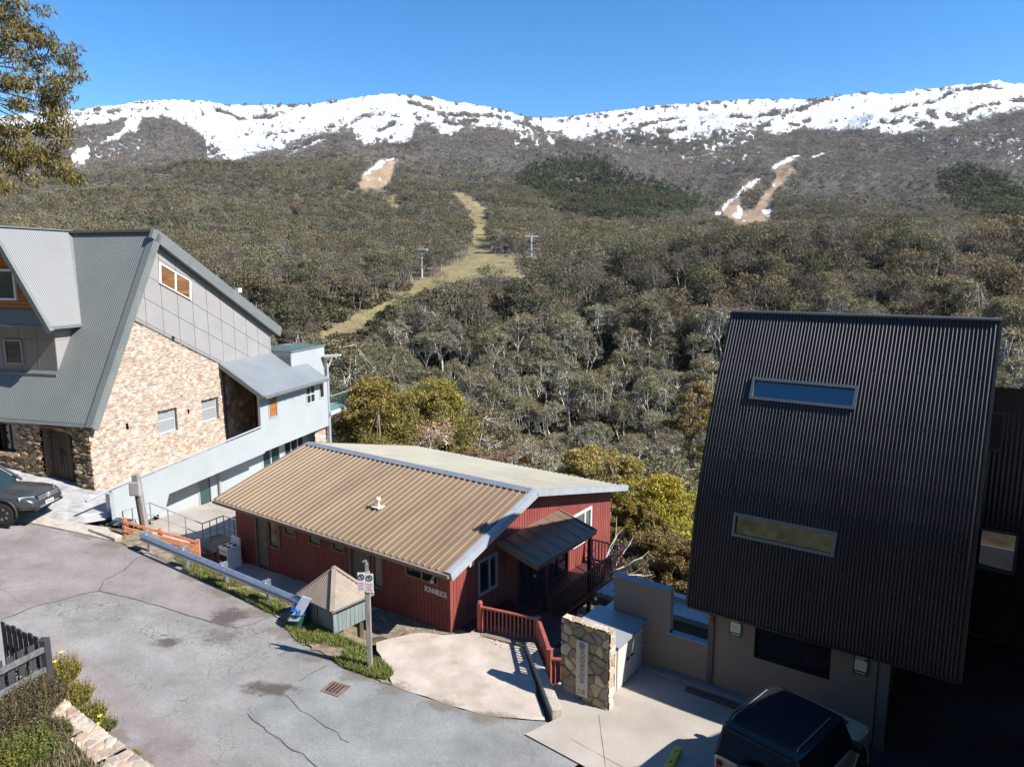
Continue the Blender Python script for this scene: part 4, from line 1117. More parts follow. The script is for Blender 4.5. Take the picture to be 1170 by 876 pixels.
# ------------------------------------------------------------------ red entry railing, low kerb wall, drain
zp = lambda x, y: float(zs_road(FA.w(x, y)[0])) + .03
rl = thing('entry_railing', 'red painted timber railing bending round the pale driveway', 'railing', FA, (2.9, 0, -.35))
A1, A2, A3, A4 = (1.12, .03), (2.96, .40), (4.15, -.88), (4.66, -.62)
railing(rl, [(*A1, -.33), (*A2, -.33)], .98, M_REDT, .125, name='rail_panel')
railing(rl, [(*A2, -.33), (*A3, -.33)], .98, M_REDT, .125, name='rail_panel')
railing(rl, [(*A3, -.42), (*A4, -.42)], .86, M_REDT, .125, name='rail_panel')
for p, h in ((A1, 1.08), (A2, 1.02), (A3, 1.02)):
    mb = MB(); z0 = -.55; mb.bb((p[0] - .06, p[1] - .06, z0), (p[0] + .06, p[1] + .06, -.33 + h))
    if p is A1: mb.lathe((p[0], p[1], -.33 + h), [(.075, 0), (.085, .03), (.06, .08), (.02, .1)], 12)
    else: mb.bb((p[0] - .075, p[1] - .075, -.33 + h), (p[0] + .075, p[1] + .075, -.30 + h))
    mb.build('post', M_REDT, rl)
kw = thing('kerb_wall', 'low concrete kerb wall along the right edge of the pale driveway', 'low wall', FA, (4, -1, -.5))
mb = MB(); mb.beam((2.85, .12, -.27), (5.15, -2.12, -.27), .26, .62); mb.build('wall', M_KERB, kw, bevel=.02)
st_ = thing('timber_step', 'weathered timber sleeper lying under the red railing', 'sleeper', FA, (2.1, 0, -.4))
mb = MB(); mb.beam((1.35, -.10, -.20), (2.85, .18, -.20), .20, .22); mb.build('sleeper', mat('grey sleeper', (.20, .155, .115), .85, var=.3, vscale=4, stretch=(.3, 3, 3), bump=.4), st_, bevel=.015)
dg = thing('drain_grate', 'pale steel drain grate at the foot of the stone sign wall', 'grate', FA, (5.0, -1.5, -.3))
mb = MB()
for k in range(9): mb.beam((4.42 + k * .085, -1.55 + .0 * k, -.24), (4.95 + k * .085, -1.95, -.24), .05, .03)
mb.build('bars', M_STEEL, dg)
mb = MB(); mb.beam((4.45, -1.50, -.262), (5.15, -1.50, -.262), .04, .04); mb.beam((4.95, -1.98, -.262), (5.66, -1.98, -.262), .04, .04); mb.build('frame', M_STEEL, dg)
# ------------------------------------------------------------------ rubble stone walls as real relief
M_STONE = attr_mat('rubble stone', 'tint', .88, bump=.35, bscale=14, var=.16, vscale=5)
ST_PALE = [(.38, .27, .20), (.43, .34, .27), (.33, .20, .115), (.46, .41, .36), (.29, .24, .20), (.40, .295, .215), (.36, .225, .145), (.45, .38, .32), (.41, .32, .26)]
ST_PALE = [tuple(.62 * c + .38 * m for c, m in zip(q, (.43, .365, .305))) for q in ST_PALE]
ST_OCHRE = [(.30, .21, .12), (.38, .28, .17), (.25, .17, .10), (.42, .33, .22), (.20, .15, .10), (.34, .25, .13), (.27, .23, .18)]
ST_SIGN = [(.33, .27, .17), (.40, .34, .24), (.28, .22, .13), (.36, .32, .26), (.44, .36, .22), (.25, .21, .15), (.38, .28, .13)]
def voro(u, v, su, sv, seed):
    iu = np.floor(u / su).astype(int); iv = np.floor(v / sv).astype(int)
    f1 = np.full(u.shape, 9e9); f2 = f1.copy(); idd = np.zeros(u.shape)
    for a in range(-2, 3):
        for b in range(-2, 3):
            cx, cy = iu + a, iv + b
            jx = _h(cx, cy, seed); jy = _h(cx, cy, seed + 1)
            px, py = (cx + .12 + .76 * jx) * su, (cy + .12 + .76 * jy) * sv
            d = np.abs((u - px) / su) ** 1.7 + np.abs((v - py) / sv) ** 1.7
            d = d ** (1 / 1.7)
            nearer = d < f1
            f2 = np.where(nearer, f1, np.minimum(f2, d)); idd = np.where(nearer, _h(cx, cy, seed + 2), idd); f1 = np.where(nearer, d, f1)
    return f1, f2, idd
def stone_sheet(name, parent, pl, u0, u1, v0, v1, pal, su, sv, depth, res, keep=None, mortar=(.42, .36, .30), seed=1, back=.0, mw=.10):
    nu = max(2, int((u1 - u0) / res)); nv = max(2, int((v1 - v0) / res))
    u, v = np.meshgrid(np.linspace(u0, u1, nu + 1), np.linspace(v0, v1, nv + 1), indexing='ij')
    wu = u + .05 * (fbm(u * 4, v * 4, 3, seed) - .5); wv = v + .05 * (fbm(u * 4 + 9, v * 4, 3, seed + 5) - .5)
    f1, f2, idd = voro(wu, wv, su, sv, seed)
    e = smooth(.0, mw * 1.5, f2 - f1)
    hgt = depth * e * (.45 + .8 * np.modf(idd * 37.7)[0]) + depth * .25 * (fbm(u * 9, v * 9, 3, seed + 2) - .5) - back
    pal = np.array(pal)
    col = pal[np.minimum((idd * len(pal)).astype(int), len(pal) - 1)] * (.78 + .44 * np.modf(idd * 91.3)[0])[..., None] * (.8 + .4 * fbm(u * 6, v * 6, 3, seed + 4))[..., None]
    mo = smooth(.0, mw, f2 - f1)[..., None]
    col = np.array(mortar) * (1 - mo) + col * mo
    P = np.array(pl.P)[None, None] + u[..., None] * np.array(pl.U) + v[..., None] * np.array(pl.V) + hgt[..., None] * np.array(pl.N)
    ii = np.arange((nu + 1) * (nv + 1)).reshape(nu + 1, nv + 1)
    q = np.stack([ii[:-1, :-1], ii[1:, :-1], ii[1:, 1:], ii[:-1, 1:]], -1)
    if keep is not None:
        cu = (u[:-1, :-1] + u[1:, 1:]) / 2; cv = (v[:-1, :-1] + v[1:, 1:]) / 2
        q = q[keep(cu, cv)]
    q = q.reshape(-1, 4)
    V = P.reshape(-1, 3)
    if parent is not None: V = V - np.array(root_of(parent)['_b'])
    me = mesh_np(name, V, q, M_STONE, colors=col.reshape(-1, 3))
    o = bpy.data.objects.new(name, me); COL.objects.link(o)
    if parent is not None: o.parent = parent
    return o
M_ROOF = mat('grey green roof steel', (.18, .197, .192), .5, .15, var=.08, vscale=.5, stretch=(1, .3, 1))
M_ROOFL = mat('pale roof steel', (.165, .172, .178), .5, .1, var=.06, vscale=.5)
M_FASC = mat('grey fascia', (.17, .185, .18), .5, .15, var=.08, vscale=1.5)
M_CLAD = mat('pale fibre cement', (.275, .265, .26), .7, var=.05, vscale=1.2, dirt=((.27, .26, .25), .3, 1.5, .58))
M_JOINT = mat('panel joint', (.16, .155, .15), .8)
M_CLADD = mat('taupe fibre cement', (.22, .205, .19), .7, var=.06, vscale=1.2)
M_TIMB = mat('orange stained timber', (.33, .135, .032), .5, var=.3, vscale=1.5, stretch=(.4, .4, 6))
M_TIMBD = mat('old door timber', (.055, .038, .028), .7, var=.4, vscale=3, stretch=(6, 6, .5))
M_ANNEX = mat('pale blue render', (.34, .37, .375), .7, var=.04, vscale=.8, dirt=((.275, .318, .322), .4, 1.0, .6))
M_ANNEXW = mat('white render', (.42, .435, .44), .7, var=.04, vscale=.8)
M_SLAT = mat('orange timber blind', (.17, .082, .028), .4, var=.75, vscale=2.2, stretch=(1, .15, 9))
M_TEAL = glass('teal glass', (.015, .05, .055), .05)
M_BALG = bpy.data.materials.new('balustrade glass'); M_BALG.use_nodes = True
_n = M_BALG.node_tree.nodes; _l = M_BALG.node_tree.links; _b = _n['Principled BSDF']; _b.inputs['Base Color'].default_value = (.05, .12, .12, 1); _b.inputs['Roughness'].default_value = .05
_t = _n.new('ShaderNodeBsdfTransparent'); _t.inputs['Color'].default_value = (.84, .92, .91, 1); _m = _n.new('ShaderNodeMixShader'); _m.inputs['Fac'].default_value = .14
_l.new(_t.outputs['BSDF'], _m.inputs[1]); _l.new(_b.outputs['BSDF'], _m.inputs[2]); _l.new(_m.outputs['Shader'], _n['Material Output'].inputs['Surface'])
def clip_poly(poly, region):      # convex clip
    out = poly
    n = len(region)
    for i in range(n):
        a = np.array(region[i]); b = np.array(region[(i + 1) % n]); src = out; out = []
        if not src: break
        side = lambda p: (b[0] - a[0]) * (p[1] - a[1]) - (b[1] - a[1]) * (p[0] - a[0])
        for j in range(len(src)):
            p, q = src[j], src[(j + 1) % len(src)]; sp_, sq = side(p), side(q)
            if sp_ >= 0: out.append(p)
            if sp_ * sq < 0:
                t = sp_ / (sp_ - sq); out.append((p[0] + (q[0] - p[0]) * t, p[1] + (q[1] - p[1]) * t))
    return out
lod = thing('stone_lodge', 'tall stone lodge with steep grey metal roof and orange timber dormer', 'lodge', FB, (-4, 5, 1.2))
YR, ZR = 4.28, 12.25                   # ridge
zf_ = lambda y: 4.5 + 1.811 * y        # front slope
zb_ = lambda y: ZR - .551 * (y - YR)   # rear slope
# gable end: stone below, panels above
pgb = Plane((0, 0, 0), (0, 1, 0), (0, 0, 1))
zc = lambda y: np.where(y < 2.69, 99, np.where(y < 8.28, 8.45 + (5.78 - 8.45) * (y - 2.69) / 5.59, 5.76))
gw = [(3.72, 5.0, 2.92, 4.02), (6.72, 8.0, 2.88, 4.02)]
vents = [(1.86, 2.0, 3.62, 3.9), (5.72, 5.84, 3.55, 3.8)]
def keep_g(u, v):
    k = (v < zf_(u) - .1) & (v < zc(u))
    for a, b, c, d in gw + vents: k &= ~((u > a) & (u < b) & (v > c) & (v < d))
    return k
stone_sheet('stone_wall', lod, pgb, -.10, 8.45, .4, 8.5, ST_PALE, .21, .135, .045, .036, keep_g, (.36, .29, .235), seed=3, mw=.16)
for a, b, c, d in gw:
    mb = MB(); pbox(mb, pgb, a - .05, b + .05, c - .05, d + .05, -.24, -.22); pbox(mb, pgb, a - .06, a, c, d, -.22, .0); pbox(mb, pgb, b, b + .06, c, d, -.22, .0); pbox(mb, pgb, a, b, d, d + .06, -.22, 0); pbox(mb, pgb, a, b, c - .06, c, -.22, .02)
    mb.build('window_recess', M_CLAD, lod)
    window(lod, pgb, a + .02, b - .02, c, d - .02, M_ANNEXW, mat('pale blind', (.27, .285, .295), .3), .06, trans=[c + (d - c) * .55], h=(-.2, -.12), glass_h=-.14)
for a, b, c, d in vents:
    mb = MB(); pbox(mb, pgb, a - .03, b + .03, c - .03, d + .03, -.12, -.08); mb.build('vent', M_DARK, lod)
# cladding panels
reg = [(2.69, 8.45), (8.28, 5.78), (12.86, 5.73), (12.86, zb_(12.86) - .12), (YR, ZR - .22), (3.0, zf_(3.0) - .2)]
win_u = [(4.36, 9.92), (6.12, 9.13), (6.45, 10.02), (4.50, 10.90)]
mb = MB()
sl = -.478
for i in range(-1, 12):
    for j in range(-3, 7):
        y0, y1 = 2.5 + i * 1.02 + .012, 2.5 + (i + 1) * 1.02 - .012
        b0 = 8.55 + j * 1.12; zA = lambda y, k: b0 + sl * (y - 2.69) + k
        c = clip_poly([(y0, zA(y0, .012)), (y1, zA(y1, .012)), (y1, zA(y1, 1.108)), (y0, zA(y0, 1.108))], reg)
        if len(c) >= 3: mb.prism([(.02, p[0], p[1]) for p in c], (.02, 0, 0))
mb.build('cladding', M_CLAD, lod)
mb = MB(); mb.prism([(-.02, p[0], p[1]) for p in reg], (.035, 0, 0)); mb.prism([(.045, 2.66, 8.44), (.045, 8.3, 5.76), (.045, 8.3, 5.70), (.045, 2.66, 8.37)], (.03, 0, 0)); mb.build('cladding_backing', M_JOINT, lod)
# slanted window with orange blinds, standing proud of the panels
ps = Plane((.045, 4.42, 9.93), (0, 1, 0), (0, 0, 1)); ps.U = Vector((0, 2.02, -.87)); ps.V = Vector((0, .08, .93)); ps.N = Vector((1, 0, 0))
window(lod, ps, 0, 1, 0, 1, M_WHITEF, M_SLAT, .055, h=(0, .06), mull=[.5], glass_h=.03)
mb = MB(); mb.lathe((.04, 5.05, 7.35), [(.09, 0), (.09, .06), (.05, .08)], 10, 'x'); mb.build('vent', M_DARK, lod)
# front wall of darker stacked stone with recessed doorway
pf = Plane((-9, 0, 0), (1, 0, 0), (0, 0, 1))
niche = (6.52, 8.2, 0, 4.35); fwin = (4.1, 5.1, 2.8, 4.02)
kf = lambda u, v: ~((u > niche[0]) & (u < niche[1]) & (v < niche[3])) & ~((u > fwin[0]) & (u < fwin[1]) & (v > fwin[2]) & (v < fwin[3]))
stone_sheet('stone_wall', lod, pf, 0, 9.07, .6, 4.22, ST_OCHRE, .34, .16, .15, .045, kf, (.12, .09, .07), seed=11, mw=.12)
pn = Plane((-9, .34, 0), (1, 0, 0), (0, 0, 1))
stone_sheet('stone_wall', lod, pn, niche[0] - .1, niche[1] + .1, .6, 4.45, ST_OCHRE, .34, .16, .10, .06, None, (.12, .09, .07), seed=12)
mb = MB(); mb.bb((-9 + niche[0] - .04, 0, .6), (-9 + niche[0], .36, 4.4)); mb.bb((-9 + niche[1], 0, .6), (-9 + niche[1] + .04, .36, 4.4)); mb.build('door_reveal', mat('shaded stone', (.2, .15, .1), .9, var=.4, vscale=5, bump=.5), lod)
mb = MB(); pbox(mb, pn, 6.72, 7.62, 1.2, 3.62, .06, .12); pbox(mb, pn, 6.62, 6.72, 1.2, 3.72, .06, .15); pbox(mb, pn, 7.62, 7.72, 1.2, 3.72, .06, .15); pbox(mb, pn, 6.72, 7.62, 3.62, 3.72, .06, .148)
d_ = mb.build('door', M_TIMBD, lod)
mb = MB()
for k in range(5): pbox(mb, pn, 6.75 + k * .175, 6.75 + k * .175 + .15, 1.25, 3.58, .121, .135)
mb.tube([pn(6.95, 2.75, .15), pn(7.17, 3.1, .16), pn(7.39, 2.75, .15)], .025, 6); mb.tube([pn(7.17, 2.3, .15), pn(7.17, 3.1, .16)], .02, 6)
mb.build('door_boards', M_TIMBD, d_)
mb = MB(); mb.hexa([pn(6.55, 4.05, .1), pn(7.75, 4.05, .1), pn(7.75, 4.0, .5), pn(6.55, 4.0, .5), pn(6.55, 4.12, .1), pn(7.75, 4.12, .1), pn(7.75, 4.06, .5), pn(6.55, 4.06, .5)]); mb.build('door_hood', mat('terracotta hood', (.24, .11, .07), .7, var=.2), lod)
mb = MB(); pbox(mb, pf, fwin[0], fwin[1], fwin[2], fwin[3], -.32, -.28); mb.build('window_recess', M_DARK, lod)
window(lod, pf, *fwin, M_TIMBD, M_GLASS, .07, mull=[4.6], h=(-.2, -.1), glass_h=-.14)
mb = MB(); pbox(mb, pf, fwin[0] - .15, fwin[1] + .15, fwin[2] - .16, fwin[2] - .02, -.1, .16); mb.build('sill', mat('sill stone', (.5, .38, .26), .8, var=.2), lod)
mb = MB(); mb.bb((-9, .5, .4), (-.3, 8.2, 4.4)); mb.bb((-12, .12, .4), (-8.98, 8, 4.4)); mb.build('core', M_DARK, lod)
# roofs
PF = Plane((-12, -.12, zf_(-.12)), (1, 0, 0), (0, 1, 1.811)); LF = (YR + .12) * math.hypot(1, 1.811)
mb = MB(); ribbed(mb, PF, profile(0, 12.12, .10, 'corr', .013), 0, LF); mb.build('roof', M_ROOF, lod)
PB = Plane((-12, YR, ZR), (1, 0, 0), (0, 1, -.551)); LB = (13.55 - YR) * math.hypot(1, .551)
mb = MB(); ribbed(mb, PB, profile(0, 12.12, .10, 'corr', .013), 0, LB); mb.build('roof', M_ROOF, lod)
mb = MB()
pbox(mb, PF, 12.02, 12.36, -.15, LF + .0, -.12, .06); pbox(mb, PB, 12.0, 12.36, -.02, LB + .02, -.12, .062); pbox(mb, PB, 12.20, 12.38, -.25, LB + .03, -.48, -.03); pbox(mb, PF, 12.22, 12.38, -.18, LF - .1, -.30, -.02)
mb.build('barge_board', M_FASC, lod)
mb = MB(); pbox(mb, PB, .2, 12.0, LB - .06, LB + .06, -.25, .03); mb.build('gutter', M_FASC, lod)
mb = MB(); pbox(mb, PF, .2, 12.05, -.16, -.02, -.16, .02); mb.build('gutter', M_FASC, lod)
mb = MB(); mb.bb((-12, YR - .16, ZR - .03), (.2, YR + .16, ZR + .075)); mb.build('ridge_cap', M_FASC, lod)
mb = MB(); pbox(mb, PB, .3, 12.0, .1, LB - .1, -.45, -.06); mb.build('roof_deck', M_CLADD, lod)
q = PB(12.1, 6.6, .1); mb = MB(); mb.tube([q, (q.x, q.y, q.z + .22)], .025, 6); mb.box((q.x, q.y - .02, q.z + .3), (.24, .30, .22)); mb.build('security_camera', M_WHITEF, lod)
# dormer
dm = MB(); dm.bb((-6.8, .95, 6.0), (-2.42, 4.2, 8.22)); dm.build('dormer_wall', M_CLADD, lod)
mb = MB(); mb.bb((-2.42, .96, 6.0), (-2.40, 3.2, 8.2)); mb.build('dormer_wall', M_CLAD, lod)
mb = MB()
for x in (-3.4, -4.38, -5.4): mb.bb((x, .942, 6.2), (x + .02, .951, 8.2))
mb.bb((-6.8, .943, 7.55), (-2.42, .951, 7.57)); mb.bb((-2.401, 1.0, 7.55), (-2.393, 2.0, 7.57)); mb.build('panel_joints', M_JOINT, lod)
mb = MB(); mb.bb((-6.9, .80, 6.02), (-2.36, .96, 6.12)); mb.build('dormer_flashing', M_FASC, lod)
pd = Plane((-6.8, .95, 0), (1, 0, 0), (0, 0, 1))
window(lod, pd, 1.62, 2.62, 6.45, 7.55, M_CLAD, M_GLASS, .08, h=(0, .07), glass_h=.03)
pd2 = Plane((-6.8, .72, 0), (1, 0, 0), (0, 0, 1))
mb = MB(); mb.prism([(-6.56, .72, 8.85), (-2.64, .72, 8.85), (-4.6, .72, 12.05)], (0, .5, 0)); mb.build('dormer_gable', M_TIMB, lod)
mb = MB()
for k in range(20):
    z = 8.9 + k * .16; hw = 1.96 * (12.05 - z) / 3.2
    if hw > .1 and z < 12: mb.bb((-4.6 - hw, .705, z), (-4.6 + hw, .721, z + .012))
mb.build('board_joints', mat('timber joint', (.1, .04, .012), .7), lod)
window(lod, pd2, 1.5, 2.92, 9.24, 10.56, M_WHITEF, M_TEAL, .10, h=(0, .09), glass_h=.04)
mb = MB(); mb.hexa([(-7.0, .45, 8.18), (-2.2, .45, 8.18), (-2.2, .95, 8.2), (-7.0, .95, 8.2), (-6.6, .68, 8.86), (-2.62, .68, 8.86), (-2.62, .95, 8.86), (-6.6, .95, 8.86)])
mb.build('dormer_skirt', M_ROOF, lod)
mb = MB(); mb.bb((-7.1, .40, 8.13), (-2.15, .52, 8.21)); mb.build('gutter', M_FASC, lod)
ap = np.array((-4.6, 0, 12.32)); ev = np.array((-2.02, 0, 8.12))
def fdr(s):
    def f(u, v, h=0.0):    # u along the dormer ridge, v down the slope
        x = -4.6 + s * 2.58 * v; z = 12.32 - 4.2 * v
        return Vector((x + s * h * .85, .42 + u, z + h * .52))
    return f
for s in (1, -1):
    mb = MB()
    f = fdr(s); nU = 20
    pr = profile(0, 3.9, .10, 'corr', .012)
    P = []
    for (ua, ha), (ub, hb) in zip(pr, pr[1:]):
        # stop each strip where it meets the main roof:  z = 4.5 + 1.811 y
        def vmax(u): 
            return max(0.0, min(1.0, (12.32 - (zf_(.42 + u))) / 4.2))
        va, vb = vmax(ua), vmax(ub)
        va = 1.0 if .42 + ua < 1.9 else va; vb = 1.0 if .42 + ub < 1.9 else vb
        if va <= 0 and vb <= 0: continue
        mb.add([f(ua, 0, ha), f(ub, 0, hb), f(ub, vb, hb), f(ua, va, ha)], [(0, 1, 2, 3)] if s < 0 else [(0, 3, 2, 1)])
    mb.build('dormer_roof', M_ROOFL, lod)
    mb = MB(); a = f(0, -.01, 0); b = f(0, 1.02, 0); d = Vector((0, .10, 0))
    mb.beam(a + Vector((0, -.02, -.06)), b + Vector((0, -.02, -.06)), .22, .20, (0, 1, 0)); mb.build('barge_board', M_FASC, lod)
    if s > 0:
        mb = MB(); mb.beam(f(-.06, 1.0, .02), f(1.75, 1.0, .02), .12, .12); mb.build('gutter', M_FASC, lod)
mb = MB(); mb.beam((-4.6, .36, 12.34), (-4.6, 4.35, 12.34), .22, .06); mb.build('ridge_cap', M_FASC, lod)
mb = MB(); mb.beam((-4.5, 4.2, 12.2), (-2.05, 2.03, 8.15), .16, .05); mb.build('valley', M_FASC, lod)

# ------------------------------------------------------------------ pale blue annex behind the stone gable
ann = thing('annex_building', 'pale blue rendered annex with grey lean-to roof and glass balcony', 'building', FB, (1.2, 12, -2))
WX = 2.2
pw = Plane((WX, 0, 0), (0, 1, 0), (0, 0, 1))
w1 = (9.15, 9.95, 2.72, 4.0); w2 = (12.85, 13.8, 2.82, 4.0); w3 = (14.3, 14.85, 2.9, 4.0)
mb = MB(); ribbed(mb, pw, profile(8.45, 15.25, 1, 'flat', 0), 1.08, lambda u: 4.16, [w1, w2, w3])
mb.add([(WX, 8.45, 1.08), (WX - 1.9, 8.45, 1.08), (WX - 1.9, 15.25, 1.08), (WX, 15.25, 1.08)], [(0, 1, 2, 3)])
mb.bb((.3, 15.2, 1.08), (WX - .001, 15.249, 4.2))
mb.build('wall', M_ANNEX, ann)
for wq in (w1, w2, w3): window(ann, pw, *wq, M_ANNEXW if wq is not w1 else M_GREYF, M_GLASS if wq is not w1 else M_TIMB, .07, mull=[(wq[0] + wq[1]) / 2] if wq is w2 else (), trans=[3.35] if wq is w2 else ())
mb = MB(); mb.bb((-.02, 8.46, 1.1), (.03, 15, 5.72)); mb.build('alcove_wall', M_JOINT, ann)
stone_sheet('stone_wall', ann, Plane((.16, 8.42, 0), (0, 1, 0), (0, 0, 1)), 0, 2.4, 1.1, 5.2, ST_OCHRE, .36, .27, .05, .06, None, (.2, .15, .1), seed=21)
mb = MB(); mb.bb((.2, 10.9, 1.1), (2.18, 11.0, 4.2)); mb.build('alcove_wall', M_TIMB, ann)
mb = MB(); mb.bb((WX - .12, 8.40, 1.1), (WX + .02, 8.56, 4.25)); mb.build('post', M_ANNEX, ann)
fl = lambda u, v, h=0.0: Vector((2.62, 8.25, 4.12)) + Vector((0, 1, 0)) * u + Vector((-2.62, 0, 1.68)) * v + Vector((.54, 0, .84)) * h
mb = MB(); ribbed(mb, fl, profile(0, 6.35, .42, 'rib', .025, .1), 0, 1.0); mb.build('roof', mat('blue grey roof steel', (.235, .255, .27), .42, .3, var=.06, vscale=.7), ann)
mb = MB(); mb.hexa([fl(-.05, -.01, -.22), fl(6.4, -.01, -.22), fl(6.4, 1, -.22), fl(-.05, 1, -.22), fl(-.05, -.01, -.012), fl(6.4, -.01, -.012), fl(6.4, 1, -.012), fl(-.05, 1, -.012)])
mb.build('roof_deck', M_FASC, ann)
mb = MB(); mb.beam((2.70, 8.2, 4.06), (2.70, 14.65, 4.06), .12, .12); 
for k in range(9): mb.beam((2.78, 8.5 + k * .72, 4.0), (2.78, 8.55 + k * .72, 4.0), .02, .12)
mb.build('gutter', M_FASC, ann)
# upper white box with glass terrace edge, corner post, bracket and balcony
mb = MB(); mb.bb((-1.5, 13.0, 3.4), (1.25, 16.7, 5.8)); mb.build('upper_box', M_ANNEX, ann); mb = MB(); mb.bb((-1.5, 12.95, 5.802), (1.3, 16.75, 5.9)); mb.build('box_roof', M_FASC, ann)
mb = MB(); mb.bb((1.18, 13.05, 5.9), (1.2, 16.6, 6.25)); mb.bb((-1.5, 13.0, 5.9), (1.2, 13.02, 6.25)); mb.build('glass_balustrade', M_BALG, ann)
mb = MB(); mb.bb((-1.4, 12.9, 4.9), (1.26, 12.98, 5.6)); mb.build('stone_pier', M_JOINT, ann)
mb = MB(); mb.bb((WX - .15, 15.26, -3.5), (WX + .03, 15.46, 4.9)); mb.build('post', M_GREYF, ann)
mb = MB(); mb.beam((1.3, 16.5, 5.2), (2.3, 16.9, 5.25), .5, .1); mb.beam((1.3, 16.6, 4.3), (2.2, 16.9, 5.15), .06, .06); mb.build('bracket', M_ANNEXW, ann)
mb = MB(); mb.bb((.9, 15.3, 1.72), (2.35, 18.6, 1.95)); bal = mb.build('balcony_slab', M_ANNEXW, ann)
mb = MB(); mb.bb((2.28, 15.4, 1.96), (2.30, 18.5, 2.85)); mb.bb((.9, 18.48, 1.96), (2.3, 18.5, 2.85)); mb.build('glass_balustrade', M_BALG, bal)
mb = MB(); mb.beam((2.29, 15.4, 2.88), (2.29, 18.5, 2.88), .04, .04); mb.beam((2.29, 18.49, 2.88), (.9, 18.49, 2.88), .04, .04); mb.build('top_rail', M_GREYF, bal)
mb = MB(); mb.bb((-1, 15.3, -4), (.9, 16.2, 4.2)); mb.build('wall', M_CLADD, ann)
# lower storey set back under the walkway
LX = 1.25
plw = Plane((LX, 0, 0), (0, 1, 0), (0, 0, 1))
mb = MB(); ribbed(mb, plw, profile(2.0, 15.2, 1, 'flat', 0), -4, 1.1, [(4.6, 5.5, -1.4, .75), (9.7, 11.4, -.9, .8), (11.8, 13.9, -.9, .8)]); mb.build('lower_wall', M_ANNEX, ann)
window(ann, plw, 4.6, 5.5, -1.4, .75, M_GREYF, M_TEAL, .07); window(ann, plw, 9.7, 11.4, -.9, .8, M_ANNEXW, M_TEAL, .08, mull=[10.5]); window(ann, plw, 11.8, 13.9, -.9, .8, M_GREYF, M_GLASS, .08, mull=[12.5, 13.2])
mb = MB(); mb.tube([(LX + .12, 6.0, -3), (LX + .12, 6.0, 1.0)], .06, 8); mb.tube([(LX + .1, 6.4, -.55), (LX + .1, 9.2, -.62)], .05, 6); mb.build('downpipe', M_GREYF, ann)
stone_sheet('stone_wall', ann, Plane((WX - .25, 14.0, 0), (0, 1, 0), (0, 0, 1)), 0, 1.2, -3, 1.05, ST_PALE, .36, .27, .05, .07, None, (.4, .33, .26), seed=23)
# ------------------------------------------------------------------ entry ramp with white parapet
rmp = thing('access_ramp', 'white parapet ramp with grey handrail along the stone gable wall', 'ramp', FB, (1.2, 3, .3))
mb = MB()
mb.prism([(WX - .02, -1.45, .2), (WX - .02, 1.2, .35), (WX - .02, 1.5, 1.0), (WX - .02, 8.44, 1.07), (WX - .02, 8.44, 2.38), (WX - .02, -1.45, 2.02)], (.16, 0, 0))
mb.build('parapet', M_ANNEX, rmp)
mb = MB(); mb.prism([(.12, -1.3, 1.0), (.12, -1.3, 1.15), (.12, 8.4, 1.42), (.12, 8.4, 1.10)], (2.06, 0, 0)); mb.build('ramp_deck', M_FORE, rmp)
mb = MB(); mb.bb((WX + .0, -1.66, .3), (WX + .2, -1.46, 1.98)); mb.build('post', M_GREYF, rmp)
mb = MB(); mb.tube([(WX + .06, -2.6, 1.98), (WX + .06, -1.3, 2.12), (WX + .06, 8.4, 2.50)], .045, 8)
for k in range(6): mb.tube([(WX + .06, -.9 + k * 1.75, 2.0 + k * .06), (WX + .06, -.9 + k * 1.75, 2.15 + k * .066)], .025, 6)
mb.build('handrail', M_GREYF, rmp)
# ------------------------------------------------------------------ dark corrugated building on the right (frame A)
M_BLACKR = mat('black corrugated steel', (.092, .088, .091), .50, .85, var=.12, vscale=1.0, stretch=(1, 1, .3))
M_BLACKR.node_tree.nodes['Principled BSDF'].inputs['Specular IOR Level'].default_value = .35
M_BLACKF = mat('black flashing', (.035, .037, .04), .4, .4, var=.1)
M_RENDER = mat('taupe render', (.205, .175, .150), .75, var=.06, vscale=.8, dirt=((.16, .138, .12), .4, 1.2, .58))
M_COLUMN = mat('grey metal column', (.24, .25, .26), .4, .6, var=.1, vscale=2)
M_BLUEF = mat('blue grey frame', (.15, .175, .20), .4, .3, var=.06)
M_GREEN = mat('notice green', (.012, .075, .055), .5)
M_PAPER = mat('notice white', (.72, .73, .72), .6)
M_INK = mat('ink', (.03, .03, .035), .6); M_REDINK = mat('red ink', (.45, .05, .05), .6)
M_MIRR = glass('reflecting glass', (.006, .010, .016), .015); M_MIRR.node_tree.nodes['Principled BSDF'].inputs['IOR'].default_value = 2.2
dk = thing('dark_building', 'tall dark building with leaning black corrugated front and two slot windows', 'building', FA, (10, 2.5, -.3))
FX0, FX1 = 7.14, 13.05
PROF = [(0, 1.0, 2.0), (.8, 1.09, 2.8), (1.6, 1.21, 3.6), (2.4, 1.37, 4.4), (3.2, 1.58, 5.2), (4.0, 1.83, 5.95), (4.8, 2.12, 6.7), (5.6, 2.45, 7.45), (6.4, 2.81, 8.15), (7.2, 3.19, 8.85), (7.75, 3.47, 9.38)]
pv = np.array([p[0] for p in PROF]); py_ = np.array([p[1] for p in PROF]); pz_ = np.array([p[2] for p in PROF])
def ffac(u, v, h=0.0):
    y = np.interp(v, pv, py_); z = np.interp(v, pv, pz_)
    dy = np.interp(v + .15, pv, py_) - np.interp(v - .15, pv, py_); dz = np.interp(v + .15, pv, pz_) - np.interp(v - .15, pv, pz_)
    n = math.hypot(dy, dz); return Vector((FX0 + u, y - h * dz / n, z + h * dy / n))
def v_of(z): return float(np.interp(z, pz_, pv))
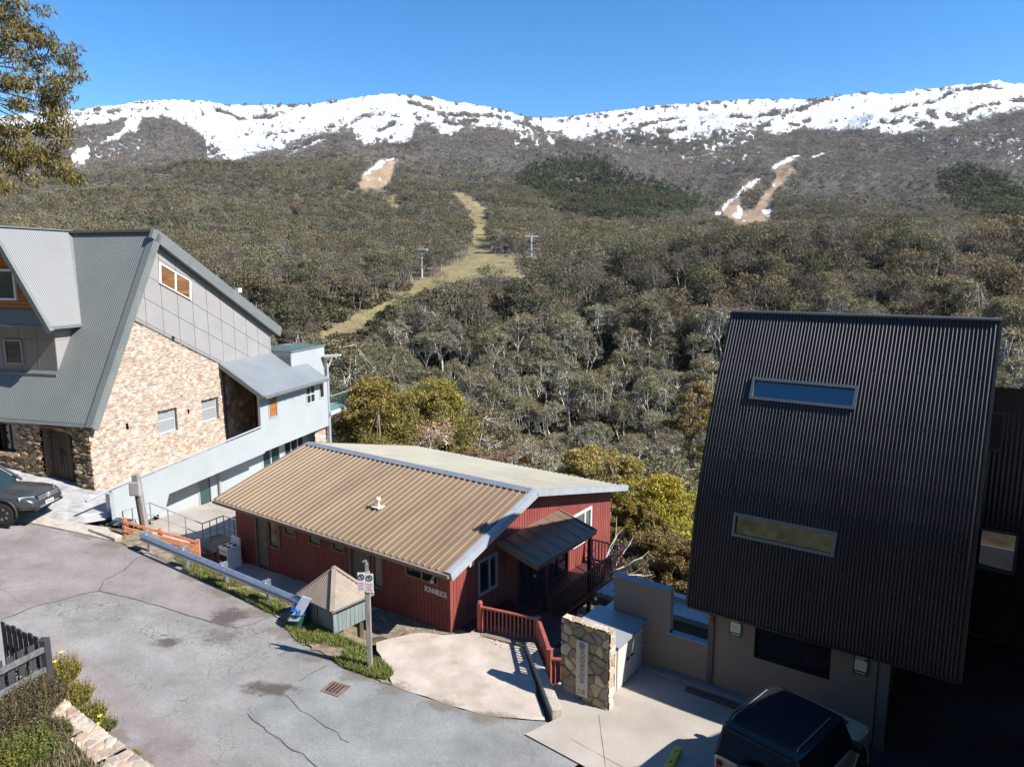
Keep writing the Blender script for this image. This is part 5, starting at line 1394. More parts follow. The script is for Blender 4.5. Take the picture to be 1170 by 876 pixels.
# windows measured on the front
sw = [(.86, 3.33, v_of(7.28), v_of(7.80)), (.93, 3.30, v_of(4.02), v_of(4.58))]
mb = MB()
prf = profile(0, FX1 - FX0, .0790, 'corr', .037)
ribbed(mb, ffac, prf, 0.0, 7.75, sw, vsteps=10)
mb.build('corrugated_front', M_BLACKR, dk, smooth=True)
for i, (a, b, c, d) in enumerate(sw):
    f2 = lambda u, v, h=0.0: ffac(u, v, h)
    window(dk, f2, a, b, c, d, M_BLUEF, M_MIRR, .07, h=(-.10, .06), glass_h=-.03)
mb = MB()      # body behind the front
V = []
for x in (FX0 + .02, FX1 - .02):
    V += [(x, y + .07, z) for _, y, z in PROF] + [(x, 9.0, 7.4), (x, 9.0, 2.0)]
n = len(PROF) + 2
mb.add(V, [tuple(range(n)), tuple(range(2 * n - 1, n - 1, -1)), (len(PROF) - 1, len(PROF), n + len(PROF), n + len(PROF) - 1), (n - 2, n - 1, 2 * n - 1, 2 * n - 2), (0, n, 2 * n - 1, n - 1)])
mb.build('body', M_BLACKF, dk)
mb = MB(); q0 = ffac(0, 7.75); mb.bb((FX0 - .04, q0.y - .03, q0.z - .03), (FX1 + .04, q0.y + .35, q0.z + .05)); mb.build('parapet_cap', M_BLACKF, dk)
mb = MB(); mb.tube([(FX0 - .04, q0.y - .03, q0.z + .05), (FX1 + .04, q0.y - .03, q0.z + .05)], .035, 8); mb.build('parapet_trim', M_COLUMN, dk)
for u in (-.03, FX1 - FX0 + .03):
    mb = MB()
    for (a, *_), (b, *_) in zip(PROF, PROF[1:]): mb.beam(ffac(u, a, .0), ffac(u, b, .0), .06, .05, (0, -1, .2))
    mb.build('edge_flashing', M_BLACKF, dk)
mb = MB(); mb.beam(ffac(0, 0, .02), ffac(FX1 - FX0, 0, .02), .05, .06, (0, -1, 0)); mb.build('bottom_flashing', M_BLACKF, dk)
mb = MB()
for v_ in (.25, 1.55, 3.0, 4.15, 5.2, 6.5, 7.5):
    for k_ in range(1, 74, 3):
        u_ = k_ * .0790
        if any(a_ - .1 < u_ < b_ + .1 and c_ - .1 < v_ < d_ + .1 for a_, b_, c_, d_ in sw): continue
        P_ = ffac(u_, v_, .039); mb.box(tuple(P_), (.016, .012, .016))
tag(mb.build('fixings', M_COLUMN, dk), kind='stuff')
# base storey
BY = 1.34
pb = Plane((7.0, BY, 0), (1, 0, 0), (0, 0, 1))
bo = [(1.76, 3.52, .98, 1.82)]
mb = MB(); ribbed(mb, pb, profile(.72, 4.5, 1, 'flat', 0), -.8, 2.3, bo)
mb.bb((11.46, BY + .001, -.8), (11.5, 8, 2.3)); mb.build('base_wall', M_RENDER, dk)
M_DIM = glass('dim glass', (.01, .014, .02), .12); M_DIM.node_tree.nodes['Principled BSDF'].inputs['Specular IOR Level'].default_value = .25
window(dk, pb, *bo[0], M_BLACKF, M_DIM, .03, h=(-.16, -.10), glass_h=-.13)
mb = MB(); a_, b_2, c_2, d_2 = bo[0]
for q in ((a_ - .04, a_ - .001, c_2 - .04, d_2 + .04), (b_2 + .001, b_2 + .04, c_2 - .04, d_2 + .04), (a_, b_2, c_2 - .04, c_2 - .001), (a_, b_2, d_2 + .001, d_2 + .04)): pbox(mb, pb, *q, -.30, -.004)
pbox(mb, pb, a_ - .04, b_2 + .04, c_2 - .04, d_2 + .04, -.36, -.302)
mb.build('opening_reveal', M_BLACKF, dk)
mb = MB(); mb.bb((7.60, BY - .06, -.8), (7.74, BY + .1, 2.2)); mb.build('pier', mat('dark pier', (.075, .075, .08), .6, var=.1), dk)
mb = MB(); mb.bb((11.54, BY - .08, -.8), (11.76, BY + .14, 2.5)); mb.build('column', M_COLUMN, dk)
mb = MB(); mb.lathe((11.9, 1.6, 2.02), [(.10, 0), (.12, .04), (.06, .08)], 12); mb.build('light', M_ANNEXW, dk)
mb = MB(); mb.bb((11.5, 1.3, 2.2), (13.0, 9, 2.4)); mb.bb((13.0, 4.1, 1.7), (18, 9, 1.79)); mb.bb((11.5, 8.9, -.8), (18, 9.0, 2.5)); mb.bb((11.5, 1.36, -.8), (11.54, 9, 2.5)); mb.build('garage', M_BLACKF, dk)
# right wing, set back, dark grey ribs
pr_ = Plane((13.0, 4.05, 0), (1, 0, 0), (0, 0, 1))
rw = [(.03, .36, 6.36, 7.28), (.01, .86, 3.45, 4.48)]
mb = MB(); ribbed(mb, pr_, profile(0, 2.0, .10, 'corr', .035), 1.80, 7.84, rw); mb.build('wing_wall', M_BLACKR, dk, smooth=True)
for a in rw: window(dk, pr_, *a, mat('purple grey frame', (.055, .05, .07), .5), M_MIRR, .06, h=(-.08, .05), glass_h=-.03)
mb = MB(); mb.hexa([(13.0, 4.2, 1.8), (17, 4.2, 1.8), (17, 9, 1.8), (13.0, 9, 1.8), (13.0, 4.0, 7.86), (17, 4.0, 7.86), (17, 9, 6.2), (13.0, 9, 6.2)]); mb.build('wing_body', M_BLACKF, dk)
# unseen block added beyond the right edge, shaped to shade forecourt and garage
mb = MB(); mb.hexa([(14.75, -5.0, -.4), (20, -5.0, -.4), (20, 3.95, -.4), (14.75, 3.95, -.4), (14.75, -5.0, 9.2), (20, -5.0, 9.2), (20, 3.95, 4.4), (14.75, 3.95, 4.4)]); mb.build('shade_block', M_BLACKF, dk)

def notice(label, x, z):
    t = thing('notice', label, 'notice', FA, (x, BY - .03, z))
    w_, h_ = .31, .46
    mb = MB(); mb.bb((x - w_ / 2, BY - .03, z), (x + w_ / 2, BY - .005, z + h_)); mb.build('board', M_GREEN, t)
    mb = MB(); mb.bb((x - w_ / 2 + .03, BY - .036, z + .10), (x + w_ / 2 - .03, BY - .029, z + h_ - .11)); mb.build('paper', M_PAPER, t)
    mb = MB()
    for k in range(4): mb.bb((x - .10, BY - .04, z + .14 + k * .045), (x + .10 - .03 * (k % 2), BY - .035, z + .152 + k * .045))
    mb.build('print', mat('grey print', (.38, .36, .37), .6), t)
    mb = MB()
    for k in range(2): mb.bb((x - .12, BY - .036, z + h_ - .045 - k * .04), (x + .12 - .05 * k, BY - .029, z + h_ - .028 - k * .04))
    mb.bb((x - .10, BY - .036, z + .035), (x + .10, BY - .029, z + .055)); mb.build('print', M_PAPER, t)
notice('green and white notice between the dark pier and the slot opening', 8.28, 1.40)
notice('green and white notice beside the grey metal column', 11.16, 1.36)
# red mark on the pier
ex = thing('alarm_box', 'small red box high on the dark pier of the dark building', 'alarm', FA, (7.67, BY - .08, 1.6))
mb = MB(); mb.bb((7.63, BY - .1, 1.62), (7.71, BY - .06, 1.80)); mb.build('box', mat('alarm red', (.4, .03, .03), .5), ex); mb = MB(); mb.lathe((7.67, BY - .1, 1.71), [(.02, 0), (.02, -.01), (.005, -.015)], 10, 'y'); mb.build('button', M_DARK, ex)

# ------------------------------------------------------------------ grey courtyard wall with blue cap
cw = thing('courtyard_wall', 'grey rendered courtyard wall with blue metal capping beside the dark building', 'wall', FA, (6.2, 1.4, -.4))
mb = MB()
mb.bb((4.86, BY + .002, -.8), (6.5, BY + .16, 2.10)); mb.bb((6.503, BY + .002, -.8), (7.598, BY + .16, .90)); mb.build('wall', M_RENDER, cw)
mb = MB(); mb.bb((4.82, BY - .04, 2.10), (6.54, BY + .2, 2.15)); mb.bb((6.50, BY - .03, .90), (7.60, BY + .19, .95)); mb.bb((6.50, BY - .03, .95), (6.54, BY + .19, 2.1)); mb.build('capping', mat('blue metal capping', (.10, .17, .25), .4, .3, var=.05), cw)
vd = thing('wheel_stop', 'long dark kerb strip lying at the foot of the grey wall', 'kerb strip', FA, (8.2, .9, -.35))
mb = MB(); mb.bb((7.2, .86, -.33), (9.6, 1.02, -.2)); mb.build('strip', mat('dark kerb', (.06, .055, .055), .7, var=.2), vd, bevel=.02)
lw = thing('low_kerb', 'bluish low kerb running along the dark building base wall', 'kerb strip', FA, (8.5, 1.15, -.4))
mb = MB(); mb.bb((6.3, 1.06, -.36), (11.4, 1.33, -.12)); mb.build('kerb', mat('blue grey kerb', (.17, .19, .21), .7, var=.1), lw, bevel=.02)
# terrace beyond the courtyard wall
tr = thing('terrace_building', 'low white edged terrace behind the grey courtyard wall', 'terrace', FA, (5.6, 4.5, -2))
mb = MB(); mb.bb((2.3, 5.3, -6), (7.2, 6.7, -.75)); mb.build('wall', M_RENDER, tr)
mb = MB(); mb.bb((2.25, 5.2, -.75), (7.25, 5.5, -.57)); mb.bb((2.25, 6.45, -.75), (7.25, 6.75, -.57)); mb.bb((2.25, 5.5, -.75), (2.55, 6.45, -.58)); mb.build('coping', M_ANNEXW, tr)
mb = MB(); mb.bb((2.55, 5.5, -.77), (7.25, 6.45, -.71)); mb.build('roof', mat('gravel roof', (.45, .43, .40), .9, var=.3, vscale=8), tr)
# ------------------------------------------------------------------ bin store
bs = thing('bin_store', 'pale grey bin store with two doors and flat grey roof', 'bin store', FA, (5.2, 1, -.4))
SX = 5.76
mb = MB(); mb.hexa([(4.5, -.30, -.6), (SX, -.30, -.6), (SX, 2.0, -.6), (4.5, 2.0, -.6), (4.5, -.30, 1.02), (SX, -.30, 1.02), (SX, 2.0, 1.02), (4.5, 2.0, 1.02)]); mb.build('wall', mat('pale grey panel', (.50, .475, .44), .6, var=.06, vscale=1.2, dirt=((.33, .31, .29), .4, 2, .6)), bs)
mb = MB(); mb.hexa([(4.42, -.42, 1.022), (SX + .14, -.42, 1.022), (SX + .14, BY - .05, 1.022), (4.42, BY - .05, 1.022), (4.42, -.42, 1.16), (SX + .14, -.42, 1.10), (SX + .14, BY - .05, 1.10), (4.42, BY - .05, 1.16)]); mb.build('roof', mat('grey roof sheet', (.30, .32, .33), .5, .2, var=.06, vscale=1), bs)
pbs = Plane((SX, 0, 0), (0, 1, 0), (0, 0, 1))
M_BSD = mat('pale grey door', (.54, .515, .475), .55, var=.05, vscale=1.5)
for a, b in ((-.22, .42), (.45, 1.12)):
    mb = MB(); pbox(mb, pbs, a, b, -.22, .92, .004, .03); d_ = mb.build('door', M_BSD, bs)
    mb = MB(); pbox(mb, pbs, a + .03, b - .03, -.19, .89, .031, .036); mb.build('door_face', M_BSD, d_)
    mb = MB(); hx = b - .1 if a < 0 else a + .12; pbox(mb, pbs, hx - .05, hx + .09, .40, .43, .036, .07); mb.lathe((SX + .036, hx, .415), [(.03, 0), (.03, .02)], 10, 'x'); mb.build('handle', M_DARK, d_)
nb_ = thing('paper_notice', 'white paper notice on the shaded end of the bin store', 'notice', FA, (SX + .02, 1.2, .4))
mb = MB(); mb.bb((SX + .006, 1.16, .35), (SX + .016, 1.32, .85)); mb.build('sheet', M_PAPER, nb_)
mb = MB()
for k in range(4): mb.bb((SX + .017, 1.18, .42 + k * .1), (SX + .021, 1.30, .46 + k * .1))
mb.build('print', M_INK, nb_)
# ------------------------------------------------------------------ stone sign wall
sw_ = thing('sign_wall', 'freestanding stone sign wall with a tall pale vertical name plate', 'sign wall', FA, (5.3, -1.0, -.35))
WXa, WXb, WY0, WY1, WZ = 4.64, 5.98, -1.08, -.82, 1.80
stone_sheet('stone_wall', sw_, Plane((WXa, WY0, -.5), (1, 0, 0), (0, 0, 1)), 0, WXb - WXa, 0, WZ + .5, ST_SIGN, .30, .27, .05, .02, None, (.20, .16, .11), seed=31, mw=.12)
stone_sheet('stone_wall', sw_, Plane((WXb, WY0, -.5), (0, 1, 0), (0, 0, 1)), 0, WY1 - WY0, 0, WZ + .5, ST_PALE, .27, .28, .04, .02, None, (.5, .42, .33), seed=32)
stone_sheet('stone_wall', sw_, Plane((WXa, WY0, WZ), (1, 0, 0), (0, 1, 0)), 0, WXb - WXa, 0, WY1 - WY0, ST_PALE, .3, .28, .03, .02, None, (.6, .5, .4), seed=33)
mb = MB(); mb.bb((WXa + .02, WY0 + .02, -.5), (WXb - .02, WY1, WZ - .02)); mb.build('wall_core', mat('wall core', (.3, .25, .19), .9, var=.3, vscale=8), sw_)
mb = MB(); PXC = 5.28; mb.bb((PXC - .165, WY0 - .10, -.06), (PXC + .165, WY0 - .055, 1.42)); plate = mb.build('name_plate', mat('plate stone', (.50, .45, .40), .6, var=.05), sw_)
M_LET2 = mat('plate letters', (.20, .20, .205), .4, .3)
text('lettering', 'elevation', .27, Matrix.Translation((PXC - 5.3 - .005, WY0 - .106 + 1.0, .80 + .35 - .02)) @ Matrix.Rotation(math.pi / 2, 4, 'X') @ Matrix.Rotation(math.pi / 2, 4, 'Z'), M_LET2, sw_, .004)
mb = MB()
zc_ = 1.30
for k in range(6):
    a = k * math.pi / 6; mb.beam((PXC - .085 * math.cos(a), WY0 - .108, zc_ - .085 * math.sin(a)), (PXC + .085 * math.cos(a), WY0 - .108, zc_ + .085 * math.sin(a)), .012, .006, (0, -1, 0))
for k in range(6):
    a0 = k * math.pi / 3; a1 = a0 + math.pi / 3
    for r_ in (.085, .05): mb.beam((PXC + r_ * math.cos(a0), WY0 - .107, zc_ + r_ * math.sin(a0)), (PXC + r_ * math.cos(a1), WY0 - .107, zc_ + r_ * math.sin(a1)), .012, .006, (0, -1, 0))
for k, (x0, x1) in enumerate(((-.10, -.02), (.02, .10))):
    for j in range(2): mb.bb((PXC + x0, WY0 - .11, .02 + j * .07), (PXC + x1, WY0 - .104, .035 + j * .07 + .02 * k))
mb.build('emblem', M_LET2, sw_)
# ------------------------------------------------------------------ guardrail
gr = thing('guardrail', 'galvanised W beam guardrail between the road and the red lodge', 'guardrail', FW, (-10, 23, 0))
def atr3(px, py, dz):
    q = atr(px, py, dz); return np.array([q[0], q[1], float(zs_road(q[0])) + dz])
gl = atr3(161, 608, .74); gm = atr3(248, 644, .74); gr_ = atr3(345, 684, .74)
gl[2] -= .02
PR = [(.0, -.31), (.05, -.27), (.08, -.235), (.08, -.20), (.0, -.165), (.0, -.145), (.08, -.11), (.08, -.07), (.05, -.04), (.0, 0), (-.03, .004)]
ctr = []
for k in range(21):
    t = k / 20
    ctr.append(gl * (1 - t) * (1 - 2 * t) + gm * 4 * t * (1 - t) + gr_ * t * (2 * t - 1))
mb = MB(); V = []
for i, c in enumerate(ctr):
    d = ctr[min(i + 1, 20)] - ctr[max(i - 1, 0)]; n = np.array([d[1], -d[0], 0]); n /= np.linalg.norm(n)   # towards the road
    if n[1] > 0: n = -n
    for o, z in PR: V.append(c + n * o + np.array([0, 0, z]))
m_ = len(PR)
mb.add(V, [(i * m_ + k, i * m_ + k + 1, (i + 1) * m_ + k + 1, (i + 1) * m_ + k) for i in range(20) for k in range(m_ - 1)])
rail = mb.build('rail', M_STEEL, gr)
sm = rail.modifiers.new('thick', 'SOLIDIFY'); sm.thickness = .006
for t in (.02, .27, .52, .78, .97):
    i = min(19, int(t * 20)); f_ = t * 20 - i; c = ctr[i] * (1 - f_) + ctr[i + 1] * f_
    d = ctr[i + 1] - ctr[i]; n = np.array([-d[1], d[0], 0]); n /= np.linalg.norm(n)
    if n[1] < 0: n = -n
    a = math.atan2(d[1], d[0])
    mb = MB(); p = c + n * .19; mb.box((p[0], p[1], p[2] - .55), (.11, .12, 1.2), a); po = mb.build('post', M_STEEL, gr)
    mb = MB(); p = c + n * .075; mb.box((p[0], p[1], p[2] - .13), (.16, .13, .34), a); mb.build('spacer', M_STEEL, po)
# ------------------------------------------------------------------ salmon fence, steel rails, pole, planter, stove
M_SALM = mat('salmon fence paint', (.50, .20, .10), .65, var=.25, vscale=4, dirt=((.2, .11, .07), .6, 5, .6))
fe = thing('timber_fence', 'short salmon painted timber fence behind the guardrail end', 'fence', FW, (-13.3, 25.7, .2))
fa, fb = np.array([*at(144, 617, .5)]), np.array([*at(227, 634, -.25)])
for t in (0, .48, 1.0):
    p = fa * (1 - t) + fb * t; mb = MB(); mb.bb((p[0] - .06, p[1] - .06, p[2] - .4), (p[0] + .06, p[1] + .06, p[2] + .88 - .25 * t)); mb.build('post', M_SALM, fe)
for h, w_ in ((.76, .10), (.46, .20), (.14, .20)):
    mb = MB(); mb.beam(fa + [0, -.07, h], fb + [0, -.07, h * .72], .035, w_ if h > .7 else w_); mb.build('rail', M_SALM, fe)
sr = thing('steel_railing', 'thin grey steel pipe railing leading down beside the white ramp', 'railing', FW, (-12.5, 27, -.5))
pts = [at(140, 584, 1.35), at(171, 574, 1.35), at(231, 598, .45), at(255, 589, .35), at(273, 595, .35)]
mb = MB(); mb.tube(pts, .025, 8); mb.tube([p - [0, 0, .48] for p in pts], .02, 8); mb.build('rails', M_STEEL, sr)
for a, b in zip(pts, pts[1:]):
    for t in (0, .34, .67):
        p = a * (1 - t) + b * t; mb = MB(); mb.tube([p, p - [0, 0, 1.35]], .022, 6); mb.build('post', M_STEEL, sr)
# sunken concrete court below the ramp
mb = MB(); cc_ = [FB.w(2.3, -.9), FB.w(4.0, -1.5), FB.w(7.2, -.6), FB.w(7.0, 2.2), FB.w(7.0, 15), FB.w(1.2, 15), FB.w(1.3, 1.2)]
zz_ = [.75, .35, -.75, -.85, -1.6, -1.6, -.3]
mb.add([(*p, z) for p, z in zip(cc_, zz_)], [(0, 1, 6), (1, 2, 3), (1, 3, 6), (3, 4, 5), (3, 5, 6)]); tag(mb.build('courtyard', M_FORE), kind='structure')
M_POLE = mat('weathered pole timber', (.25, .225, .20), .85, var=.3, vscale=3, stretch=(6, 6, .6), bump=.4)
pp = at(168, 612, .55)
pole = thing('timber_pole', 'leaning grey timber pole stump with a small box behind the guardrail end', 'pole', FW, tuple(pp))
mb = MB(); mb.beam(pp + [0, 0, -.4], pp + [-.24, 0, 2.42], .24, .24, (0, 1, 0)); mb.build('post', M_POLE, pole, bevel=.03)
mb = MB(); mb.box((pp[0] - .22, pp[1] - .17, pp[2] + 1.9), (.36, .14, .5)); mb.bb((pp[0] - .36, pp[1] - .25, pp[2] + 1.7), (pp[0] - .08, pp[1] - .242, pp[2] + 2.1)); mb.build('meter_box', mat('grey box', (.33, .31, .32), .6, var=.1), pole)
mb = MB(); mb.tube([(pp[0] - .2, pp[1] - .15, pp[2] + 1.6), (pp[0] - .06, pp[1] - .15, pp[2] + .1)], .02, 6); mb.build('conduit', M_DARK, pole)
pit = at(131, 600, .75)
cv = thing('pit_cover', 'black metal pit cover on the pavement beside the salmon fence', 'cover', FW, tuple(pit))
mb = MB(); mb.box((pit[0], pit[1], pit[2] + .16), (1.1, .7, .05), R(-15)); mb.build('lid', M_BLACKF, cv)
mb = MB()
for k in range(3): mb.box((pit[0] - .35 + k * .35, pit[1] - .05 - k * .09, pit[2] + .195), (.04, .6, .03), R(-15))
mb.build('bars', M_STEEL, cv)
kb = thing('kerb_block', 'worn concrete kerb blocks at the corner of the pavement', 'kerb block', FW, (*edge_w[4], .5))
e0 = np.array([*atr(105, 607)]); e1 = np.array([*atr(136, 618)])
mb = MB(); mb.beam((*e0, float(zs_road(e0[0])) + .05), (*e1, float(zs_road(e1[0])) + .05), .32, .26); mb.build('block', M_KERB, kb, bevel=.04)
pb_ = at(236, 640, -.75)
M_OLDT = mat('old dark timber', (.10, .065, .045), .85, var=.4, vscale=4, stretch=(3, 3, .5), bump=.5)
pln = thing('planter_box', 'dark sheet covered timber planter box beside the white stove', 'planter', FA, (*FA.l(pb_[0], pb_[1]), -.8))
ax, ay = FA.l(pb_[0], pb_[1])
mb = MB()
for k in range(3): mb.bb((ax - .75, ay - .1, -.8 + k * .2), (ax + .75, ay - .02, -.62 + k * .2)); mb.bb((ax + .67, ay - .018, -.8 + k * .2), (ax + .75, ay + 1.0, -.62 + k * .2))
mb.build('boards', M_OLDT, pln)
mb = MB(); mb.grid(lambda u, v: (ax - .8 + u * 1.62, ay - .15 + v * 1.25, -.18 + .05 * math.sin(u * 7) * math.cos(v * 5) + .06 * (v - .5)), linspace(0, 1, 9), linspace(0, 1, 8)); mb.build('cover_sheet', mat('dark sheet', (.035, .04, .045), .5, var=.2, vscale=3), pln, smooth=True)
mb = MB(); mb.tube([(ax + .84, ay + .05, -.95), (ax + .86, ay + .07, -.1)], [.15, .13], 10); mb.build('log_post', M_OLDT, pln)
M_ENAM = mat('white enamel', (.78, .78, .77), .28, var=.03)
sx_, sy_ = -10.55, -.62
stv = thing('stove', 'old white kitchen stove with four dark plates standing outdoors', 'stove', FA, (sx_, sy_, -.86))
z0 = -.84
mb = MB(); mb.bb((sx_ - .27, sy_ - .30, z0 + .03), (sx_ + .27, sy_ + .30, z0 + .88)); mb.build('body', M_ENAM, stv, bevel=.015)
mb = MB(); mb.bb((sx_ - .29, sy_ - .32, z0 + .881), (sx_ + .29, sy_ + .31, z0 + .91)); mb.build('cooktop', M_ENAM, stv, bevel=.008)
for dx, dy, r_ in ((-.13, -.13, .095), (.13, -.13, .08), (-.13, .12, .08), (.13, .12, .095)):
    mb = MB(); mb.lathe((sx_ + dx, sy_ + dy, z0 + .911), [(r_, 0), (r_, .008), (r_ * .8, .018), (.01, .02)], 16); mb.build('hotplate', M_DARK, stv)
mb = MB(); mb.bb((sx_ - .28, sy_ + .24, z0 + .91), (sx_ + .28, sy_ + .31, z0 + 1.18)); mb.build('splashback', M_ENAM, stv, bevel=.01)
mb = MB(); mb.bb((sx_ - .23, sy_ - .315, z0 + .36), (sx_ + .23, sy_ - .302, z0 + .62)); od = mb.build('oven_door', M_DARK, stv)
mb = MB(); mb.beam((sx_ - .2, sy_ - .34, z0 + .66), (sx_ + .2, sy_ - .34, z0 + .66), .025, .025); mb.build('handle', M_STEEL, od)
mb = MB(); mb.bb((sx_ - .24, sy_ - .315, z0 + .06), (sx_ + .24, sy_ - .302, z0 + .14)); mb.build('drawer_gap', M_DARK, stv)
for k in range(4):
    mb = MB(); mb.lathe((sx_ - .18 + k * .12, sy_ - .30, z0 + .78), [(.022, 0), (.02, -.03), (.005, -.03)], 10, 'y'); mb.build('knob', M_DARK, stv)
# ------------------------------------------------------------------ little bin shelter, rubbish bin, bag
M_SHB = mat('bluish grey boards', (.18, .22, .228), .8, var=.22, vscale=2.0, stretch=(5, 5, .5), bump=.3, dirt=((.14, .16, .16), .5, 3, .55))
M_SHR = mat('fawn shelter roof', (.27, .22, .175), .5, .1, var=.15, vscale=2)
cz = .12
c0 = at(382, 724, cz)
FS = Frame(c0[:2], R(-39.5))
SLx, SLy, SH = 1.42, 1.20, .84
sh = thing('bin_shelter', 'small raised grey board shelter with fawn pyramid roof on the verge', 'shelter', FS, (-SLx / 2, SLy / 2, -.25))
mb = MB()
ribbed(mb, Plane((-SLx, 0, cz), (1, 0, 0), (0, 0, 1)), profile(0, SLx, .145, 'groove', .012), 0, SH)
ribbed(mb, Plane((0, 0, cz), (0, 1, 0), (0, 0, 1)), profile(0, SLy, .145, 'groove', .012), 0, SH)
ribbed(mb, Plane((0, SLy, cz), (-1, 0, 0), (0, 0, 1)), profile(0, SLx, .145, 'groove', .012), 0, SH)
ribbed(mb, Plane((-SLx, SLy, cz), (0, -1, 0), (0, 0, 1)), profile(0, SLy, .145, 'groove', .012), 0, SH)
mb.add([(-SLx, 0, cz), (0, 0, cz), (0, SLy, cz), (-SLx, SLy, cz)], [(0, 3, 2, 1)])
mb.build('wall', M_SHB, sh)
mb = MB()
for x, y in ((0, 0), (-SLx, 0), (0, SLy), (-SLx, SLy)): mb.bb((x - .045, y - .045, cz - .01), (x + .045, y + .045, cz + SH))
mb.build('corner_trim', M_SHB, sh)
for x, y in ((-.15, .2), (-SLx + .15, .2), (-.15, SLy - .15), (-SLx + .15, SLy - .15)):
    mb = MB(); mb.bb((x - .07, y - .07, -.9), (x + .07, y + .07, cz)); mb.build('leg', M_OLDT, sh)
apx = Vector((-SLx / 2, SLy / 2, cz + SH + .80)); ov = .16; ez = cz + SH - .05
cor = [Vector((-SLx - ov, -ov, ez)), Vector((ov, -ov, ez)), Vector((ov, SLy + ov, ez)), Vector((-SLx - ov, SLy + ov, ez))]
mb = MB()
for i in range(4):
    a, b = cor[i], cor[(i + 1) % 4]; m_ = (a + b) / 2; dn = (apx - m_)
    U = (b - a); Lu = U.length; U.normalize(); Vd = dn.normalized(); Lv = dn.length; Nn = U.cross(Vd).normalized()
    f = lambda u, v, h=0.0, a=a, U=U, Vd=Vd, Nn=Nn: a + U * u + Vd * v + Nn * h
    ribbed(mb, f, profile(0, Lu, .085, 'corr', .02), 0, lambda u, Lu=Lu, Lv=Lv: Lv * max(0, 1 - abs(2 * u / Lu - 1)))
roof_s = mb.build('roof', M_SHR, sh)
mb = MB()
for c in cor: mb.beam(c + Vector((0, 0, .02)), apx + Vector((0, 0, .02)), .13, .03)
mb.lathe((apx.x, apx.y, apx.z), [(.06, -.02), (.05, .03), (.01, .05)], 8); mb.build('hip_cap', M_SHR, roof_s)
mb = MB()
for i in range(4): mb.beam(cor[i] + Vector((0, 0, -.02)), cor[(i + 1) % 4] + Vector((0, 0, -.02)), .03, .05)
mb.build('eave_trim', M_JOINT, roof_s)
mb = MB(); mb.bb((-SLx + .08, -.035, cz + .1), (-.75, -.015, cz + SH - .1)); mb.bb((-.70, -.035, cz + .1), (-.08, -.015, cz + SH - .1)); dd = mb.build('door', M_SHB, sh)
mb = MB(); mb.bb((-.80, -.05, cz + .36), (-.76, -.036, cz + .5)); mb.bb((-.68, -.05, cz + .36), (-.64, -.036, cz + .5)); mb.build('latch', M_STEEL, dd)
mb = MB(); mb.tube([(.05, .55, cz + SH - .06), (.10, .55, cz + SH - .1), (.10, .62, cz + SH - .16)], .02, 6); mb.build('hook', M_DARK, sh)
bp = at(343, 722, -.12)
bn = thing('rubbish_bin', 'round dark green rubbish bin beside the grey board shelter', 'bin', FW, tuple(bp))
mb = MB(); mb.lathe(tuple(bp + [0, 0, 0]), [(.24, -.05), (.255, .3), (.27, .62), (.29, .63), (.29, .67), (.25, .67), (.24, .5)], 20); mb.build('body', mat('bin green', (.012, .075, .05), .5, var=.1), bn, smooth=False)
mb = MB(); mb.tube([(bp[0] - .3, bp[1], bp[2] + .5), (bp[0] - .36, bp[1], bp[2] + .42), (bp[0] - .3, bp[1], bp[2] + .34)], .015, 6); mb.build('handle', M_STEEL, bn)
bg_ = thing('blue_bag', 'crumpled bright blue plastic bag stuffed in the green bin', 'bag', FW, (bp[0], bp[1], bp[2] + .6))
mb = MB()
def bag(u, v):
    a = u * 2 * math.pi; t = v * math.pi * .62
    r_ = .25 * math.sin(t + .35) * (1 + .22 * math.sin(5 * a + 4 * v) * v + .1 * math.sin(11 * a))
    return (bp[0] + r_ * math.cos(a), bp[1] + r_ * math.sin(a), bp[2] + .52 + .34 * (1 - v) ** .7 + .05 * math.sin(7 * a + 9 * v))
mb.grid(bag, linspace(0, 1, 33), linspace(0.02, 1, 12)); mb.build('sack', mat('blue plastic', (.015, .09, .36), .4, var=.2, vscale=8), bg_, smooth=True)
fm_ = thing('foam_sheet', 'pale grey sheet of board leaning out of the green bin', 'board', FW, (bp[0], bp[1], bp[2] + .6))
mb = MB(); mb.hexa([(bp[0] - .26, bp[1] - .26, bp[2] + .5), (bp[0] + .04, bp[1] - .30, bp[2] + .5), (bp[0] + .06, bp[1] - .27, bp[2] + .5), (bp[0] - .24, bp[1] - .22, bp[2] + .5), (bp[0] + .12, bp[1] - .05, bp[2] + 1.16), (bp[0] + .40, bp[1] - .12, bp[2] + 1.1), (bp[0] + .42, bp[1] - .08, bp[2] + 1.1), (bp[0] + .14, bp[1] - .0, bp[2] + 1.16)]); mb.build('board', mat('pale board', (.30, .35, .42), .6, var=.1), fm_)
# ------------------------------------------------------------------ parking sign
sp0 = np.array([*atr(423, 764)]); zs0 = float(zs_road(sp0[0]))
sgp = thing('parking_sign', 'two white no parking plates on a tall grey timber post', 'sign', FW, (sp0[0], sp0[1], zs0))
mb = MB(); mb.bb((sp0[0] - .065, sp0[1] - .065, zs0 - .3), (sp0[0] + .065, sp0[1] + .065, zs0 + 2.75)); mb.build('post', M_POLE, sgp, bevel=.01)
mb = MB(); mb.bb((sp0[0] - .04, sp0[1] - .03, zs0 + 2.75), (sp0[0] + .04, sp0[1] + .03, zs0 + 2.98)); mb.tube([(sp0[0], sp0[1], zs0 + 2.96), (sp0[0] - .02, sp0[1], zs0 + 3.06), (sp0[0] - .10, sp0[1], zs0 + 3.02)], .03, 8); mb.build('bracket', M_STEEL, sgp)
M_SIGNW = mat('sign white', (.70, .68, .70), .45)
M_SIGNR = mat('sign red', (.42, .16, .18), .5)
